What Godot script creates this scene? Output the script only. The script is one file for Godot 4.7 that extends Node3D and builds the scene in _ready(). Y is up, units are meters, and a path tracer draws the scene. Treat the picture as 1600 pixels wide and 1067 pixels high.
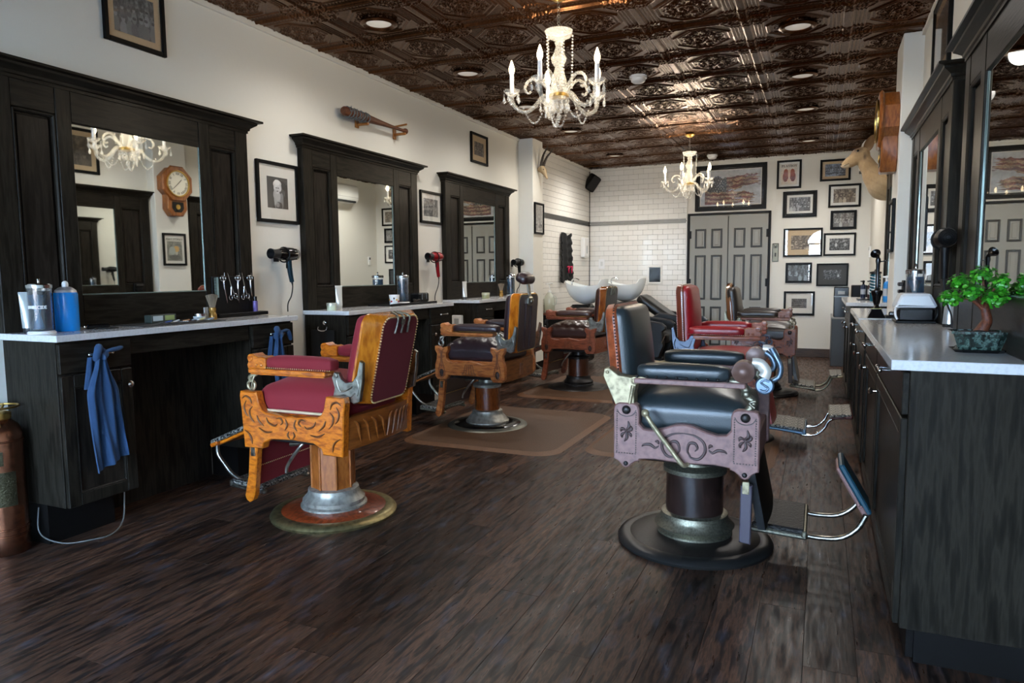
extends Node3D
# A barber shop: two rows of stations, six antique chairs, tin ceiling. Metres, y up, the room runs along -z; walls at x -3.36 and .59.
const XL := -3.36
const XR := 0.59
const ZB := -10.66
const ZF := 2.4
const CH := 2.803
var rng := RandomNumberGenerator.new()
var M := {}
var T := {}

class MB:
	var st := SurfaceTool.new()
	var X := Transform3D()
	var g := 0
	var tint := Color(1, 1, 1)
	func _init() -> void:
		st.begin(Mesh.PRIMITIVE_TRIANGLES)
	func t3(a: Vector3, b: Vector3, c: Vector3, h: Vector3, ua := Vector2(), ub := Vector2(), uc := Vector2(), s := 0) -> void:
		if (c - a).cross(b - a).dot(h) < 0.0:
			var t := b
			b = c
			c = t
			var w := ub
			ub = uc
			uc = w
		st.set_smooth_group(s)
		st.set_color(tint)
		st.set_uv(ua)
		st.add_vertex(X * a)
		st.set_uv(ub)
		st.add_vertex(X * b)
		st.set_uv(uc)
		st.add_vertex(X * c)
	func q4(a: Vector3, b: Vector3, c: Vector3, d: Vector3, h: Vector3, s := -1) -> void:
		t3(a, b, c, h, Vector2(), Vector2(), Vector2(), s)
		t3(a, c, d, h, Vector2(), Vector2(), Vector2(), s)
	func quv(a: Vector3, b: Vector3, c: Vector3, d: Vector3, h: Vector3, u0 := Vector2(0, 1), u1 := Vector2(1, 0)) -> void:   # a bottom-left, b bottom-right, c top-right
		t3(a, b, c, h, u0, Vector2(u1.x, u0.y), u1, -1)
		t3(a, c, d, h, u0, u1, Vector2(u0.x, u1.y), -1)
	func box(c: Vector3, s: Vector3, bv := 0.0) -> MB:
		var h := s * 0.5
		bv = minf(bv, minf(h.x, minf(h.y, h.z)) * 0.9)
		if bv <= 0.0:
			for ax in 3:
				for sg: float in [-1.0, 1.0]:
					var n := Vector3()
					n[ax] = sg
					var p: Array = []
					for k: Vector2 in [Vector2(-1, -1), Vector2(1, -1), Vector2(1, 1), Vector2(-1, 1)]:
						var v := Vector3()
						v[ax] = sg * h[ax]
						v[(ax + 1) % 3] = k.x * h[(ax + 1) % 3]
						v[(ax + 2) % 3] = k.y * h[(ax + 2) % 3]
						p.append(c + v)
					q4(p[0], p[1], p[2], p[3], n)
			return self
		for ax in 3:
			var u := (ax + 1) % 3
			var w := (ax + 2) % 3
			for sg: float in [-1.0, 1.0]:
				var n := Vector3()
				n[ax] = sg
				var p: Array = []
				for k: Vector2 in [Vector2(-1, -1), Vector2(1, -1), Vector2(1, 1), Vector2(-1, 1)]:
					var v := Vector3()
					v[ax] = sg * h[ax]
					v[u] = k.x * (h[u] - bv)
					v[w] = k.y * (h[w] - bv)
					p.append(c + v)
				q4(p[0], p[1], p[2], p[3], n)
			for su: float in [-1.0, 1.0]:
				for sw: float in [-1.0, 1.0]:
					var n2 := Vector3()
					n2[u] = su
					n2[w] = sw
					var a := Vector3()
					a[u] = su * h[u]
					a[w] = sw * (h[w] - bv)
					var b := Vector3()
					b[u] = su * (h[u] - bv)
					b[w] = sw * h[w]
					var e := Vector3()
					e[ax] = h[ax] - bv
					q4(c + a - e, c + a + e, c + b + e, c + b - e, n2)
		for sx: float in [-1.0, 1.0]:
			for sy: float in [-1.0, 1.0]:
				for sz: float in [-1.0, 1.0]:
					var k := Vector3(sx, sy, sz)
					var i := h - Vector3(bv, bv, bv)
					t3(c + k * Vector3(h.x, i.y, i.z), c + k * Vector3(i.x, h.y, i.z), c + k * Vector3(i.x, i.y, h.z), k, Vector2(), Vector2(), Vector2(), -1)
		return self
	func bar(a: Vector3, b: Vector3, w: float, d: float, up := Vector3.UP, bv := 0.0) -> MB:   # a box from a to b, w across and d along «up»
		var old := X
		var y := (b - a).normalized()
		var x := up.cross(y).normalized()
		X = old * Transform3D(Basis(x, y, x.cross(y)), (a + b) * 0.5)
		box(Vector3(), Vector3(w, (b - a).length(), d), bv)
		X = old
		return self
	func lathe(p: Array, o := Vector3(), axis := Vector3.UP, n := 24, flat := false) -> MB:   # p: [radius, height] pairs
		var y := axis.normalized()
		var x := (Vector3.RIGHT if absf(y.y) > 0.9 else Vector3.UP).cross(y).normalized()
		var z := x.cross(y)
		var e := Vector2()
		for i in p.size() - 1:
			var d := Vector2(p[i + 1][0] - p[i][0], p[i + 1][1] - p[i][1])
			if d.length() < 1e-6:
				continue
			d = d.normalized()
			if i > 0 and e.dot(d) < 0.8:
				g += 1
			e = d
			for k in n:
				var c0 := TAU * k / n
				var c1 := TAU * (k + 1) / n
				var r0 := x * cos(c0) + z * sin(c0)
				var r1 := x * cos(c1) + z * sin(c1)
				var ya: Vector3 = o + y * p[i][1]
				var yb: Vector3 = o + y * p[i + 1][1]
				var hint := (r0 + r1) * 0.5 * d.y - y * d.x
				var s := -1 if flat else g
				var u0 := float(k) / n
				var u1 := float(k + 1) / n
				var v0 := float(i) / (p.size() - 1)
				var v1 := float(i + 1) / (p.size() - 1)
				if p[i][0] > 1e-6:
					t3(ya + r0 * p[i][0], ya + r1 * p[i][0], yb + r1 * p[i + 1][0], hint, Vector2(u0, v0), Vector2(u1, v0), Vector2(u1, v1), s)
				if p[i + 1][0] > 1e-6:
					t3(ya + r0 * p[i][0], yb + r1 * p[i + 1][0], yb + r0 * p[i + 1][0], hint, Vector2(u0, v0), Vector2(u1, v1), Vector2(u0, v1), s)
		g += 1
		return self
	func ball(c: Vector3, r: Vector3, n := 10, m := 6) -> MB:
		for i in m:
			for k in n:
				var q: Array = []
				for e: Vector2 in [Vector2(k, i), Vector2(k + 1, i), Vector2(k + 1, i + 1), Vector2(k, i + 1)]:
					var a := TAU * e.x / n
					var b := PI * e.y / m
					q.append(Vector3(cos(a) * sin(b), cos(b), sin(a) * sin(b)))
				var hint: Vector3 = (q[0] + q[2]) * 0.5
				if i > 0:
					t3(c + q[0] * r, c + q[1] * r, c + q[2] * r, hint, Vector2(), Vector2(), Vector2(), g)
				if i < m - 1:
					t3(c + q[0] * r, c + q[2] * r, c + q[3] * r, hint, Vector2(), Vector2(), Vector2(), g)
		g += 1
		return self
	func tube(p: Array, r: Variant, n := 8, closed := false, squash := 1.0) -> MB:   # through the points, r one radius or one per point
		var m := p.size()
		var rings: Array = []
		var x := Vector3()
		for i in m:
			var t: Vector3
			if closed:
				t = p[(i + 1) % m] - p[(i - 1 + m) % m]
			else:
				t = p[mini(i + 1, m - 1)] - p[maxi(i - 1, 0)]
			t = t.normalized()
			if i == 0:
				x = (Vector3.UP if absf(t.y) < 0.8 else Vector3.RIGHT).cross(t).normalized()
			x = (x - t * x.dot(t)).normalized()
			var y := t.cross(x)
			var rad: float = r[i] if r is Array else r
			var ring: Array = []
			for k in n:
				var a := TAU * k / n
				ring.append(p[i] + (x * cos(a) + y * sin(a) * squash) * rad)
			rings.append(ring)
		for i in (m if closed else m - 1):
			var j := (i + 1) % m
			for k in n:
				var l := (k + 1) % n
				var hint: Vector3 = rings[i][k] + rings[i][l] - p[i] * 2.0
				q4(rings[i][k], rings[i][l], rings[j][l], rings[j][k], hint, g)
		if not closed:
			for e: int in [0, m - 1]:
				var out: Vector3 = (p[0] - p[1]) if e == 0 else (p[m - 1] - p[m - 2])
				for k in range(1, n - 1):
					t3(rings[e][0], rings[e][k], rings[e][k + 1], out, Vector2(), Vector2(), Vector2(), -1)
		g += 1
		return self
	func prism(o: Array, z0: float, z1: float, bv := 0.0) -> MB:   # outline in x,y (either way round) pushed from z0 to z1
		var pts := PackedVector2Array()
		for q in o:
			pts.append(Vector2(q[0], q[1]))
		if Geometry2D.is_polygon_clockwise(pts):
			pts.reverse()
		var n := pts.size()
		var ins := PackedVector2Array()
		for i in n:
			var a := (pts[i] - pts[(i - 1 + n) % n]).normalized()
			var b := (pts[(i + 1) % n] - pts[i]).normalized()
			var na := Vector2(-a.y, a.x)
			var nb := Vector2(-b.y, b.x)
			var mm := (na + nb)
			ins.append(pts[i] + mm * (bv / maxf(0.5, 1.0 + na.dot(nb))))
		var cap := ins if bv > 0.0 else pts
		var tri := Geometry2D.triangulate_polygon(pts)
		for i in range(0, tri.size(), 3):
			for s: float in [0.0, 1.0]:
				var z := z1 if s > 0.5 else z0
				var h := Vector3(0, 0, 1.0 if (z1 > z0) == (s > 0.5) else -1.0)
				t3(Vector3(cap[tri[i]].x, cap[tri[i]].y, z), Vector3(cap[tri[i + 1]].x, cap[tri[i + 1]].y, z), Vector3(cap[tri[i + 2]].x, cap[tri[i + 2]].y, z), h, Vector2(), Vector2(), Vector2(), -1)
		var sg := 1.0 if z1 > z0 else -1.0
		for i in n:
			var j := (i + 1) % n
			var d := (pts[j] - pts[i]).normalized()
			var e := (pts[i] - pts[(i - 1 + n) % n]).normalized()
			if e.dot(d) < 0.75:
				g += 1
			var h := Vector3(d.y, -d.x, 0)
			var za := z0 + sg * bv
			var zb := z1 - sg * bv
			q4(Vector3(pts[i].x, pts[i].y, za), Vector3(pts[j].x, pts[j].y, za), Vector3(pts[j].x, pts[j].y, zb), Vector3(pts[i].x, pts[i].y, zb), h, g)
			if bv > 0.0:
				q4(Vector3(ins[i].x, ins[i].y, z0), Vector3(ins[j].x, ins[j].y, z0), Vector3(pts[j].x, pts[j].y, za), Vector3(pts[i].x, pts[i].y, za), h + Vector3(0, 0, -sg), -1)
				q4(Vector3(ins[i].x, ins[i].y, z1), Vector3(ins[j].x, ins[j].y, z1), Vector3(pts[j].x, pts[j].y, zb), Vector3(pts[i].x, pts[i].y, zb), h + Vector3(0, 0, sg), -1)
		g += 1
		return self
	func pad(c: Vector3, s: Vector3, r: float, crown := 0.0, n := 10, f: Variant = null) -> MB:   # a cushion: rounded box, domed on top; f(u, w) in -1..1 lowers the top
		var h := s * 0.5
		for ax in 3:
			var u := (ax + 1) % 3
			var w := (ax + 2) % 3
			for sg: float in [-1.0, 1.0]:
				var grid: Array = []
				for i in n + 1:
					for k in n + 1:
						var p := Vector3()
						p[ax] = sg * h[ax]
						p[u] = (i * 2.0 / n - 1.0) * h[u]
						p[w] = (k * 2.0 / n - 1.0) * h[w]
						var i2 := Vector3(clampf(p.x, -h.x + r, h.x - r), clampf(p.y, -h.y + r, h.y - r), clampf(p.z, -h.z + r, h.z - r))
						var d := p - i2
						if d.length() > 1e-9:
							p = i2 + d.normalized() * r
						if p.y > 0.0:
							var k2 := p.y / h.y
							var a := p.x / h.x
							var b := p.z / h.z
							p.y += k2 * crown * (1.0 - a * a) * (1.0 - b * b)
							if f != null:
								p.y += k2 * float(f.call(a, b))
						grid.append(c + p)
				for i in n:
					for k in n:
						var q0: Vector3 = grid[i * (n + 1) + k]
						var q2: Vector3 = grid[(i + 1) * (n + 1) + k + 1]
						q4(q0, grid[(i + 1) * (n + 1) + k], q2, grid[i * (n + 1) + k + 1], (q0 + q2) * 0.5 - c, g)
		g += 1
		return self
	func sheet(nu: int, nv: int, f: Callable, hint: Vector3, s := 0) -> MB:   # f(u, v) in 0..1 gives a point
		var grid: Array = []
		for i in nu + 1:
			for k in nv + 1:
				grid.append(f.call(float(i) / nu, float(k) / nv))
		for i in nu:
			for k in nv:
				var a: Vector3 = grid[i * (nv + 1) + k]
				var b: Vector3 = grid[(i + 1) * (nv + 1) + k]
				var c: Vector3 = grid[(i + 1) * (nv + 1) + k + 1]
				var d: Vector3 = grid[i * (nv + 1) + k + 1]
				var u0 := Vector2(float(i) / nu, 1.0 - float(k) / nv)
				var u1 := Vector2(float(i + 1) / nu, 1.0 - float(k + 1) / nv)
				t3(a, b, c, hint, u0, Vector2(u1.x, u0.y), u1, g if s == 0 else s)
				t3(a, c, d, hint, u0, u1, Vector2(u0.x, u1.y), g if s == 0 else s)
		g += 1
		return self
	func slab(nu: int, nv: int, f: Callable, thick: Vector3) -> MB:   # a sheet with thickness
		sheet(nu, nv, f, thick)
		sheet(nu, nv, func(u: float, v: float) -> Vector3: return f.call(u, v) - thick, -thick)
		for e in nu:
			for v: float in [0.0, 1.0]:
				var a: Vector3 = f.call(float(e) / nu, v)
				var b: Vector3 = f.call(float(e + 1) / nu, v)
				var inn: Vector3 = f.call((e + 0.5) / nu, 0.5)
				q4(a, b, b - thick, a - thick, a - inn)
		for e in nv:
			for u: float in [0.0, 1.0]:
				var a: Vector3 = f.call(u, float(e) / nv)
				var b: Vector3 = f.call(u, float(e + 1) / nv)
				var inn: Vector3 = f.call(0.5, (e + 0.5) / nv)
				q4(a, b, b - thick, a - thick, a - inn)
		return self
	func end() -> ArrayMesh:
		st.generate_normals()
		return st.commit()

func spline(p: Array, n := 6) -> Array:   # Catmull-Rom through the points
	var out: Array = []
	for i in p.size() - 1:
		var a: Vector3 = p[maxi(i - 1, 0)]
		var b: Vector3 = p[i]
		var c: Vector3 = p[i + 1]
		var d: Vector3 = p[mini(i + 2, p.size() - 1)]
		for k in n:
			out.append(b.cubic_interpolate(c, a, d, float(k) / n))
	out.append(p[p.size() - 1])
	return out

func ring(c: Vector3, r: float, ax := 2, n := 16, r2 := 0.0) -> Array:
	var out: Array = []
	for k in n:
		var a := TAU * k / n
		var v := Vector3()
		v[(ax + 1) % 3] = cos(a) * r
		v[(ax + 2) % 3] = sin(a) * (r2 if r2 > 0.0 else r)
		out.append(c + v)
	return out

func v3(p: Array, z: float) -> Array:
	return p.map(func(q: Array) -> Vector3: return Vector3(q[0], q[1], z))

func thing(called: String, label: String, category: String, at := Vector3(), yaw := 0.0, group := "") -> Node3D:
	var o := Node3D.new()
	o.name = called
	add_child(o, true)
	o.position = at
	o.rotation.y = yaw
	tag(o, label, category, group)
	return o

func tag(o: Node, label: String, category: String, group := "") -> void:
	o.set_meta("label", label)
	o.set_meta("category", category)
	if group:
		o.set_meta("group", group)

func P(parent: Node, called: String, b: Variant, m: Material, kind := "") -> MeshInstance3D:
	var o := MeshInstance3D.new()
	o.name = called
	if b is MB:
		o.mesh = b.end()
	else:
		o.mesh = b
	o.material_override = m
	parent.add_child(o, true)
	if kind:
		o.set_meta("kind", kind)
	return o

func structure(called: String, b: Variant, m: Material) -> MeshInstance3D:
	return P(self, called, b, m, "structure")

func lettering(parent: Node, called: String, text: String, height: float, at: Vector3, turn: Basis, m: Material, deep := 0.002, font := "Droid Sans") -> void:
	var t := TextMesh.new()
	var f := SystemFont.new()
	f.font_names = PackedStringArray([font])
	f.font_weight = 700
	t.font = f
	t.text = text
	t.font_size = 64
	t.pixel_size = height / 46.0
	t.depth = deep
	t.curve_step = 4.0
	var o := P(parent, called, t, m)
	o.transform = Transform3D(turn, at)

func mat(col: Color, rough: float, metal := 0.0, o := {}) -> StandardMaterial3D:
	var m := StandardMaterial3D.new()
	m.albedo_color = col
	m.roughness = rough
	m.metallic = metal
	if o.has("tex"):
		m.albedo_texture = o.tex
	if o.has("bump"):
		m.heightmap_enabled = true
		m.heightmap_texture = o.bump
		m.heightmap_scale = o.get("depth", 0.2)
	if o.has("rt"):
		m.roughness_texture = o.rt
	if o.has("scale"):
		m.uv1_triplanar = true
		m.uv1_scale = o.scale
	if o.has("world"):
		m.uv1_world_triplanar = true
	if o.has("coat"):
		m.clearcoat_enabled = true
		m.clearcoat = o.coat
		m.clearcoat_roughness = o.get("coat_rough", 0.08)
	if o.has("rim"):
		m.rim_enabled = true
		m.rim = o.rim
		m.rim_tint = 0.6
	if o.has("spec"):
		m.metallic_specular = o.spec
	if o.has("glow"):
		m.emission_enabled = true
		m.emission = o.glow
		m.emission_energy_multiplier = o.get("power", 1.0)
	if o.has("vc"):
		m.vertex_color_use_as_albedo = true
	if col.a < 1.0:
		m.transparency = BaseMaterial3D.TRANSPARENCY_ALPHA
	return m

func c8(r: int, g: int, b: int, a := 1.0) -> Color:
	return Color(r / 255.0, g / 255.0, b / 255.0, a)

func noise(freq: float, oct := 4, seed_ := 1, kind := FastNoiseLite.TYPE_SIMPLEX_SMOOTH) -> FastNoiseLite:
	var n := FastNoiseLite.new()
	n.noise_type = kind
	n.seed = seed_
	n.frequency = freq
	n.fractal_octaves = oct
	return n

func ntex(freq: float, stops: Array, oct := 4, seed_ := 1, size := 512, kind := FastNoiseLite.TYPE_SIMPLEX_SMOOTH) -> NoiseTexture2D:
	var t := NoiseTexture2D.new()
	t.width = size
	t.height = size
	t.seamless = true
	t.noise = noise(freq, oct, seed_, kind)
	var gr := Gradient.new()
	var off := PackedFloat32Array()
	var cs := PackedColorArray()
	for s in stops:
		off.append(s[0])
		cs.append(s[1])
	gr.offsets = off
	gr.colors = cs
	t.color_ramp = gr
	return t

func grey(v: float) -> Color:
	return Color(v, v, v)

func _ready() -> void:
	rng.seed = 7
	# camera
	var cam := Camera3D.new()
	cam.name = "camera"
	cam.position = Vector3(0, 1.2, 0)
	cam.rotation = Vector3(deg_to_rad(-5.506), deg_to_rad(23.774), deg_to_rad(-0.491))
	cam.fov = 51.99
	cam.near = 0.05
	cam.current = true
	add_child(cam)
	# overcast sky, exposure
	var env := Environment.new()
	env.background_mode = Environment.BG_SKY
	var sm := ProceduralSkyMaterial.new()
	sm.sky_top_color = c8(150, 192, 240)
	sm.sky_horizon_color = c8(205, 228, 250)
	sm.ground_horizon_color = c8(150, 150, 150)
	sm.ground_bottom_color = c8(110, 110, 110)
	sm.sun_angle_max = 0.0
	env.sky = Sky.new()
	env.sky.sky_material = sm
	env.background_energy_multiplier = SKY
	env.tonemap_mode = Environment.TONE_MAPPER_LINEAR
	env.tonemap_exposure = EXPOSURE
	env.sdfgi_enabled = true
	env.ssao_enabled = true
	env.ssil_enabled = true
	var we := WorldEnvironment.new()
	we.name = "environment"
	we.environment = env
	add_child(we)
	textures()
	materials()
	room()
	ceiling()
	back_wall()
	lamps()
	stations()
	right_side()
	chairs()
	props_left()
	props_right()
	props_back()

const SKY := 42.0
const EXPOSURE := 1.0
const BULB := 0.17
const CAN := 1.35

func textures() -> void:
	T.grain = ntex(0.012, [[0.0, grey(0.55)], [0.38, grey(0.78)], [0.55, grey(1.0)], [0.8, grey(0.84)], [1.0, grey(1.0)]], 5, 3)
	T.soft = ntex(0.012, [[0.0, grey(0.78)], [0.5, grey(0.92)], [1.0, grey(1.0)]], 4, 19)
	T.grain_bump = ntex(0.03, [[0.0, grey(0)], [1.0, grey(1)]], 4, 4)
	T.oak = ntex(0.012, [[0.0, c8(150, 120, 90)], [0.4, c8(225, 205, 180)], [0.6, c8(255, 250, 240)], [1.0, c8(205, 180, 150)]], 5, 5)
	T.plaster = ntex(0.02, [[0.0, grey(0)], [1.0, grey(1)]], 5, 6)
	T.leather = ntex(0.05, [[0.0, grey(0)], [1.0, grey(1)]], 3, 7, 512, FastNoiseLite.TYPE_CELLULAR)
	T.wear = ntex(0.01, [[0.0, grey(0.6)], [0.5, grey(0.9)], [1.0, grey(1.0)]], 5, 8)
	T.floor = ntex(0.012, [[0.0, c8(24, 20, 19)], [0.36, c8(40, 31, 27)], [0.48, c8(66, 47, 37)], [0.58, c8(84, 60, 46)], [0.7, c8(56, 42, 35)], [0.82, c8(82, 60, 47)], [1.0, c8(110, 84, 67)]], 7, 9, 1024)
	T.scuff = ntex(0.016, [[0.0, Color(0.3, 0.3, 0.33, 0)], [0.66, Color(0.3, 0.3, 0.33, 0)], [0.85, Color(0.24, 0.25, 0.29, 0.35)], [1.0, Color(0.36, 0.37, 0.42, 0.7)]], 6, 10)
	T.floor_rough = ntex(0.02, [[0.0, grey(0.24)], [0.5, grey(0.36)], [1.0, grey(0.6)]], 5, 11)
	T.quartz = ntex(0.08, [[0.0, grey(0.93)], [0.6, grey(1.0)], [1.0, grey(0.97)]], 2, 12, 256)
	T.mottle = ntex(0.03, [[0.0, grey(0.55)], [0.5, grey(0.85)], [1.0, grey(1.0)]], 5, 13)
	T.relief = ntex(0.03, [[0.0, c8(20, 20, 20)], [0.46, c8(24, 23, 22)], [0.54, c8(150, 145, 135)], [1.0, c8(190, 185, 175)]], 2, 14, 256, FastNoiseLite.TYPE_PERLIN)
	T.towel = ntex(0.25, [[0.0, grey(0)], [1.0, grey(1)]], 2, 15, 256)
	T.patina = ntex(0.015, [[0.0, c8(90, 60, 45)], [0.45, c8(170, 110, 80)], [0.7, c8(215, 150, 115)], [1.0, c8(120, 85, 70)]], 5, 16)
	T.ink = ntex(0.02, [[0.0, grey(0.02)], [0.5, grey(0.12)], [1.0, grey(0.3)]], 3, 17, 256)

func materials() -> void:
	var w := c8(40, 36, 30)
	M.wood = mat(w, 0.32, 0, {spec = 0.2, tex = T.grain, bump = T.grain_bump, depth = 0.04, scale = Vector3(5, 0.5, 5)})
	M.wood_z = mat(w, 0.32, 0, {spec = 0.2, tex = T.grain, bump = T.grain_bump, depth = 0.04, scale = Vector3(5, 5, 0.5)})
	M.wood_x = mat(w, 0.32, 0, {spec = 0.2, tex = T.grain, bump = T.grain_bump, depth = 0.04, scale = Vector3(0.5, 5, 5)})
	M.wood_panel = mat(c8(42, 37, 32), 0.32, 0, {spec = 0.2, tex = T.grain, bump = T.grain_bump, depth = 0.04, scale = Vector3(3.5, 0.4, 3.5)})
	M.black_wood = mat(c8(18, 16, 15), 0.4, 0, {spec = 0.25})
	M.quartz = mat(c8(205, 205, 205), 0.12, 0, {tex = T.quartz, scale = Vector3(3, 3, 3)})
	M.wall = mat(c8(222, 219, 209), 0.75, 0, {bump = T.plaster, depth = 0.05, scale = Vector3(1.5, 1.5, 1.5)})
	M.trim_white = mat(c8(225, 222, 214), 0.5)
	M.grout = mat(c8(92, 84, 76), 0.9)
	M.tile = mat(c8(234, 231, 224), 0.1)
	M.tile_b = mat(c8(230, 227, 219), 0.12)
	M.mosaic = mat(c8(26, 26, 26), 0.2)
	M.mirror = mat(c8(238, 242, 240), 0.015, 1.0)
	M.glass_edge = mat(c8(150, 165, 160), 0.1, 0.6)
	M.chrome = mat(c8(215, 215, 215), 0.16, 1.0)
	M.nickel = mat(c8(176, 172, 160), 0.3, 1.0, {tex = T.wear, scale = Vector3(4, 4, 4)})
	M.old_nickel = mat(c8(160, 155, 135), 0.42, 0.9, {tex = T.mottle, scale = Vector3(5, 5, 5)})
	M.ivory_metal = mat(c8(186, 172, 138), 0.42, 0.55, {tex = T.wear, scale = Vector3(5, 5, 5)})
	M.pewter = mat(c8(186, 182, 170), 0.45, 0.65, {tex = T.wear, scale = Vector3(5, 5, 5)})
	M.dark_iron = mat(c8(46, 43, 42), 0.4, 0.6)
	M.brass = mat(c8(196, 160, 88), 0.28, 1.0)
	M.rim_brass = mat(c8(172, 158, 112), 0.38, 0.9, {tex = T.wear, scale = Vector3(5, 5, 5)})
	M.black = mat(c8(12, 12, 13), 0.45, 0, {spec = 0.3})
	M.gloss_black = mat(c8(10, 10, 11), 0.18)
	M.rubber = mat(c8(20, 20, 21), 0.7)
	M.white_plastic = mat(c8(232, 232, 230), 0.35)
	M.bronze = mat(c8(112, 74, 46), 0.27, 0.92, {tex = T.mottle, scale = Vector3(3, 3, 3)})
	M.frame_black = mat(c8(11, 12, 13), 0.4, 0, {spec = 0.25})
	M.mat_white = mat(c8(222, 220, 212), 0.8)
	M.mat_tan = mat(c8(196, 172, 136), 0.8)
	M.pane = mat(Color(1, 1, 1, 0.02), 0.0)
	M.floor_sub = mat(c8(14, 11, 10), 0.8)
	M.planks = []
	for k in 5:
		var f: float = [1.0, 0.84, 1.16, 0.94, 0.72][k]
		var m := mat(Color(f, f * 0.975, f * 0.955), 1.0, 0, {tex = T.floor, rt = T.floor_rough, bump = T.grain_bump, depth = 0.05, scale = Vector3(2.6, 1.0, 0.36), world = true, spec = 0.32})
		m.uv1_offset = Vector3(0.31 * k, 0, 0.23 * k)
		m.detail_enabled = true
		m.detail_albedo = T.scuff
		m.detail_uv_layer = BaseMaterial3D.DETAIL_UV_2
		m.uv2_triplanar = true
		m.uv2_world_triplanar = true
		m.uv2_scale = Vector3(1.3, 1, 0.45)
		M.planks.append(m)
	M.mat_rug = mat(c8(104, 72, 46), 0.62, 0, {tex = T.mottle, bump = T.leather, depth = 0.12, scale = Vector3(6, 6, 6)})
	M.rug_edge = mat(c8(122, 80, 48), 0.55, 0, {tex = T.mottle, scale = Vector3(6, 6, 6)})

func room() -> void:
	# floor: a slab with planks laid along the room
	var b := MB.new()
	b.box(Vector3(-1.4, -0.09, (ZB + ZF) / 2), Vector3(4.5, 0.15, ZF - ZB + 0.5))
	var fl := structure("floor", b, M.floor_sub)
	var w := 0.152
	var meshes: Array = []
	for L: float in [1.22, 0.6]:
		meshes.append(MB.new().box(Vector3(), Vector3(w - 0.0007, 0.015, L - 0.0007), 0.0007).end())
	var rest := MB.new()
	for i in 27:
		var x := XL + w * (i + 0.5)
		var z := 2.4 - rng.randf() * 1.2
		while z > ZB - 0.2:
			if z < -1.0 and z > -7.6:
				var o := P(fl, "plank", meshes[0], M.planks[rng.randi() % 5])
				o.position = Vector3(x, -0.0075, z - 0.61)
			else:
				rest.box(Vector3(x, -0.0075, z - 0.61), Vector3(w - 0.0016, 0.015, 1.2184))
			z -= 1.22
	P(fl, "far_planks", rest, M.planks[0], "stuff")
	# walls
	var t := 0.16
	b = MB.new()
	b.box(Vector3(XL - t / 2, CH / 2, (ZF + ZB) / 2), Vector3(t, CH + 0.3, ZF - ZB + 0.6))
	var wl := structure("wall_left", b, M.wall)
	b = MB.new()
	b.box(Vector3(XR + t / 2, CH / 2, (ZF + ZB) / 2), Vector3(t, CH + 0.3, ZF - ZB + 0.6))
	structure("wall_right", b, M.wall)
	b = MB.new()
	b.box(Vector3(-3.268, CH / 2, -8.02), Vector3(0.19, CH, 0.32), 0.004)
	structure("pillar_left", b, M.wall)
	b = MB.new()
	b.box(Vector3(0.53, CH / 2, -5.80), Vector3(0.13, CH, 0.43), 0.004)
	structure("pillar_right", b, M.wall)
	# front wall with two shop windows behind the camera
	b = MB.new()
	var zc := ZF + 0.1
	for s: Array in [[XL - 0.2, -3.1, 0.0, CH], [-0.95, -0.42, 0.0, CH], [0.52, XR + 0.2, 0.0, CH], [-3.1, -0.95, 0.0, 0.35], [-0.42, 0.52, 0.0, 0.1], [-3.1, -0.95, 2.6, CH]]:
		b.box(Vector3((s[0] + s[1]) / 2, (s[2] + s[3]) / 2, zc), Vector3(s[1] - s[0], s[3] - s[2], 0.2))
	var arch: Array = [[-0.42, CH], [-0.42, 2.05]]
	for k in 13:
		var a := PI - PI * k / 12.0
		arch.append([0.05 + cos(a) * 0.47, 2.05 + sin(a) * 0.42])
	arch.append_array([[0.52, CH]])
	b.prism(arch, ZF, ZF + 0.2)
	structure("wall_front", b, M.wall)
	for k in 2:
		b = MB.new()
		var x0: float = [-3.1, -0.42][k]
		var x1: float = [-0.95, 0.52][k]
		var y0: float = [0.35, 0.1][k]
		var y1: float = [2.6, 2.05][k]
		var xs: Array = [x0 + 0.025, x1 - 0.025] + ([(x0 + x1) / 2] if k == 0 else [0.05])
		for x: float in xs:
			b.box(Vector3(x, (y0 + y1) / 2, zc), Vector3(0.05, y1 - y0, 0.06))
		for y: float in ([y0 + 0.025, y1 - 0.025] if k == 0 else [y0 + 0.025, 1.2, y1]):
			b.box(Vector3((x0 + x1) / 2, y, zc), Vector3(x1 - x0, 0.05, 0.06))
		var wn := structure("window_%d" % (k + 1), b, M.trim_white)
		b = MB.new()
		b.box(Vector3((x0 + x1) / 2, (y0 + y1) / 2 + 0.2 * k, zc + 0.02), Vector3(x1 - x0, y1 - y0 + 0.42 * k, 0.004))
		P(wn, "pane", b, M.pane)
	b = MB.new()
	b.box(Vector3(-1.4, -0.11, ZF + 8.2), Vector3(40, 0.15, 16))
	structure("pavement", b, mat(c8(150, 148, 144), 0.9, 0, {tex = T.mottle, scale = Vector3(1, 1, 1)}))
	# baseboards
	b = MB.new()
	b.box(Vector3(XL + 0.008, 0.06, -7.0), Vector3(0.016, 0.12, 1.7))
	b.box(Vector3(-3.168, 0.06, -8.02), Vector3(0.014, 0.12, 0.35))
	b.box(Vector3(-3.268, 0.06, -7.853), Vector3(0.2, 0.12, 0.014))
	structure("baseboard_left", b, M.black_wood)
	b = MB.new()
	b.box(Vector3(-0.04, 0.06, ZB + 0.01), Vector3(1.26, 0.12, 0.02), 0.003)
	structure("baseboard_back", b, mat(c8(70, 52, 38), 0.5, 0, {tex = T.grain, scale = Vector3(0.6, 5, 5)}))
	b = MB.new()
	b.box(Vector3(0.458, 0.06, -5.80), Vector3(0.014, 0.12, 0.45))
	structure("baseboard_right", b, M.black_wood)
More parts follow.
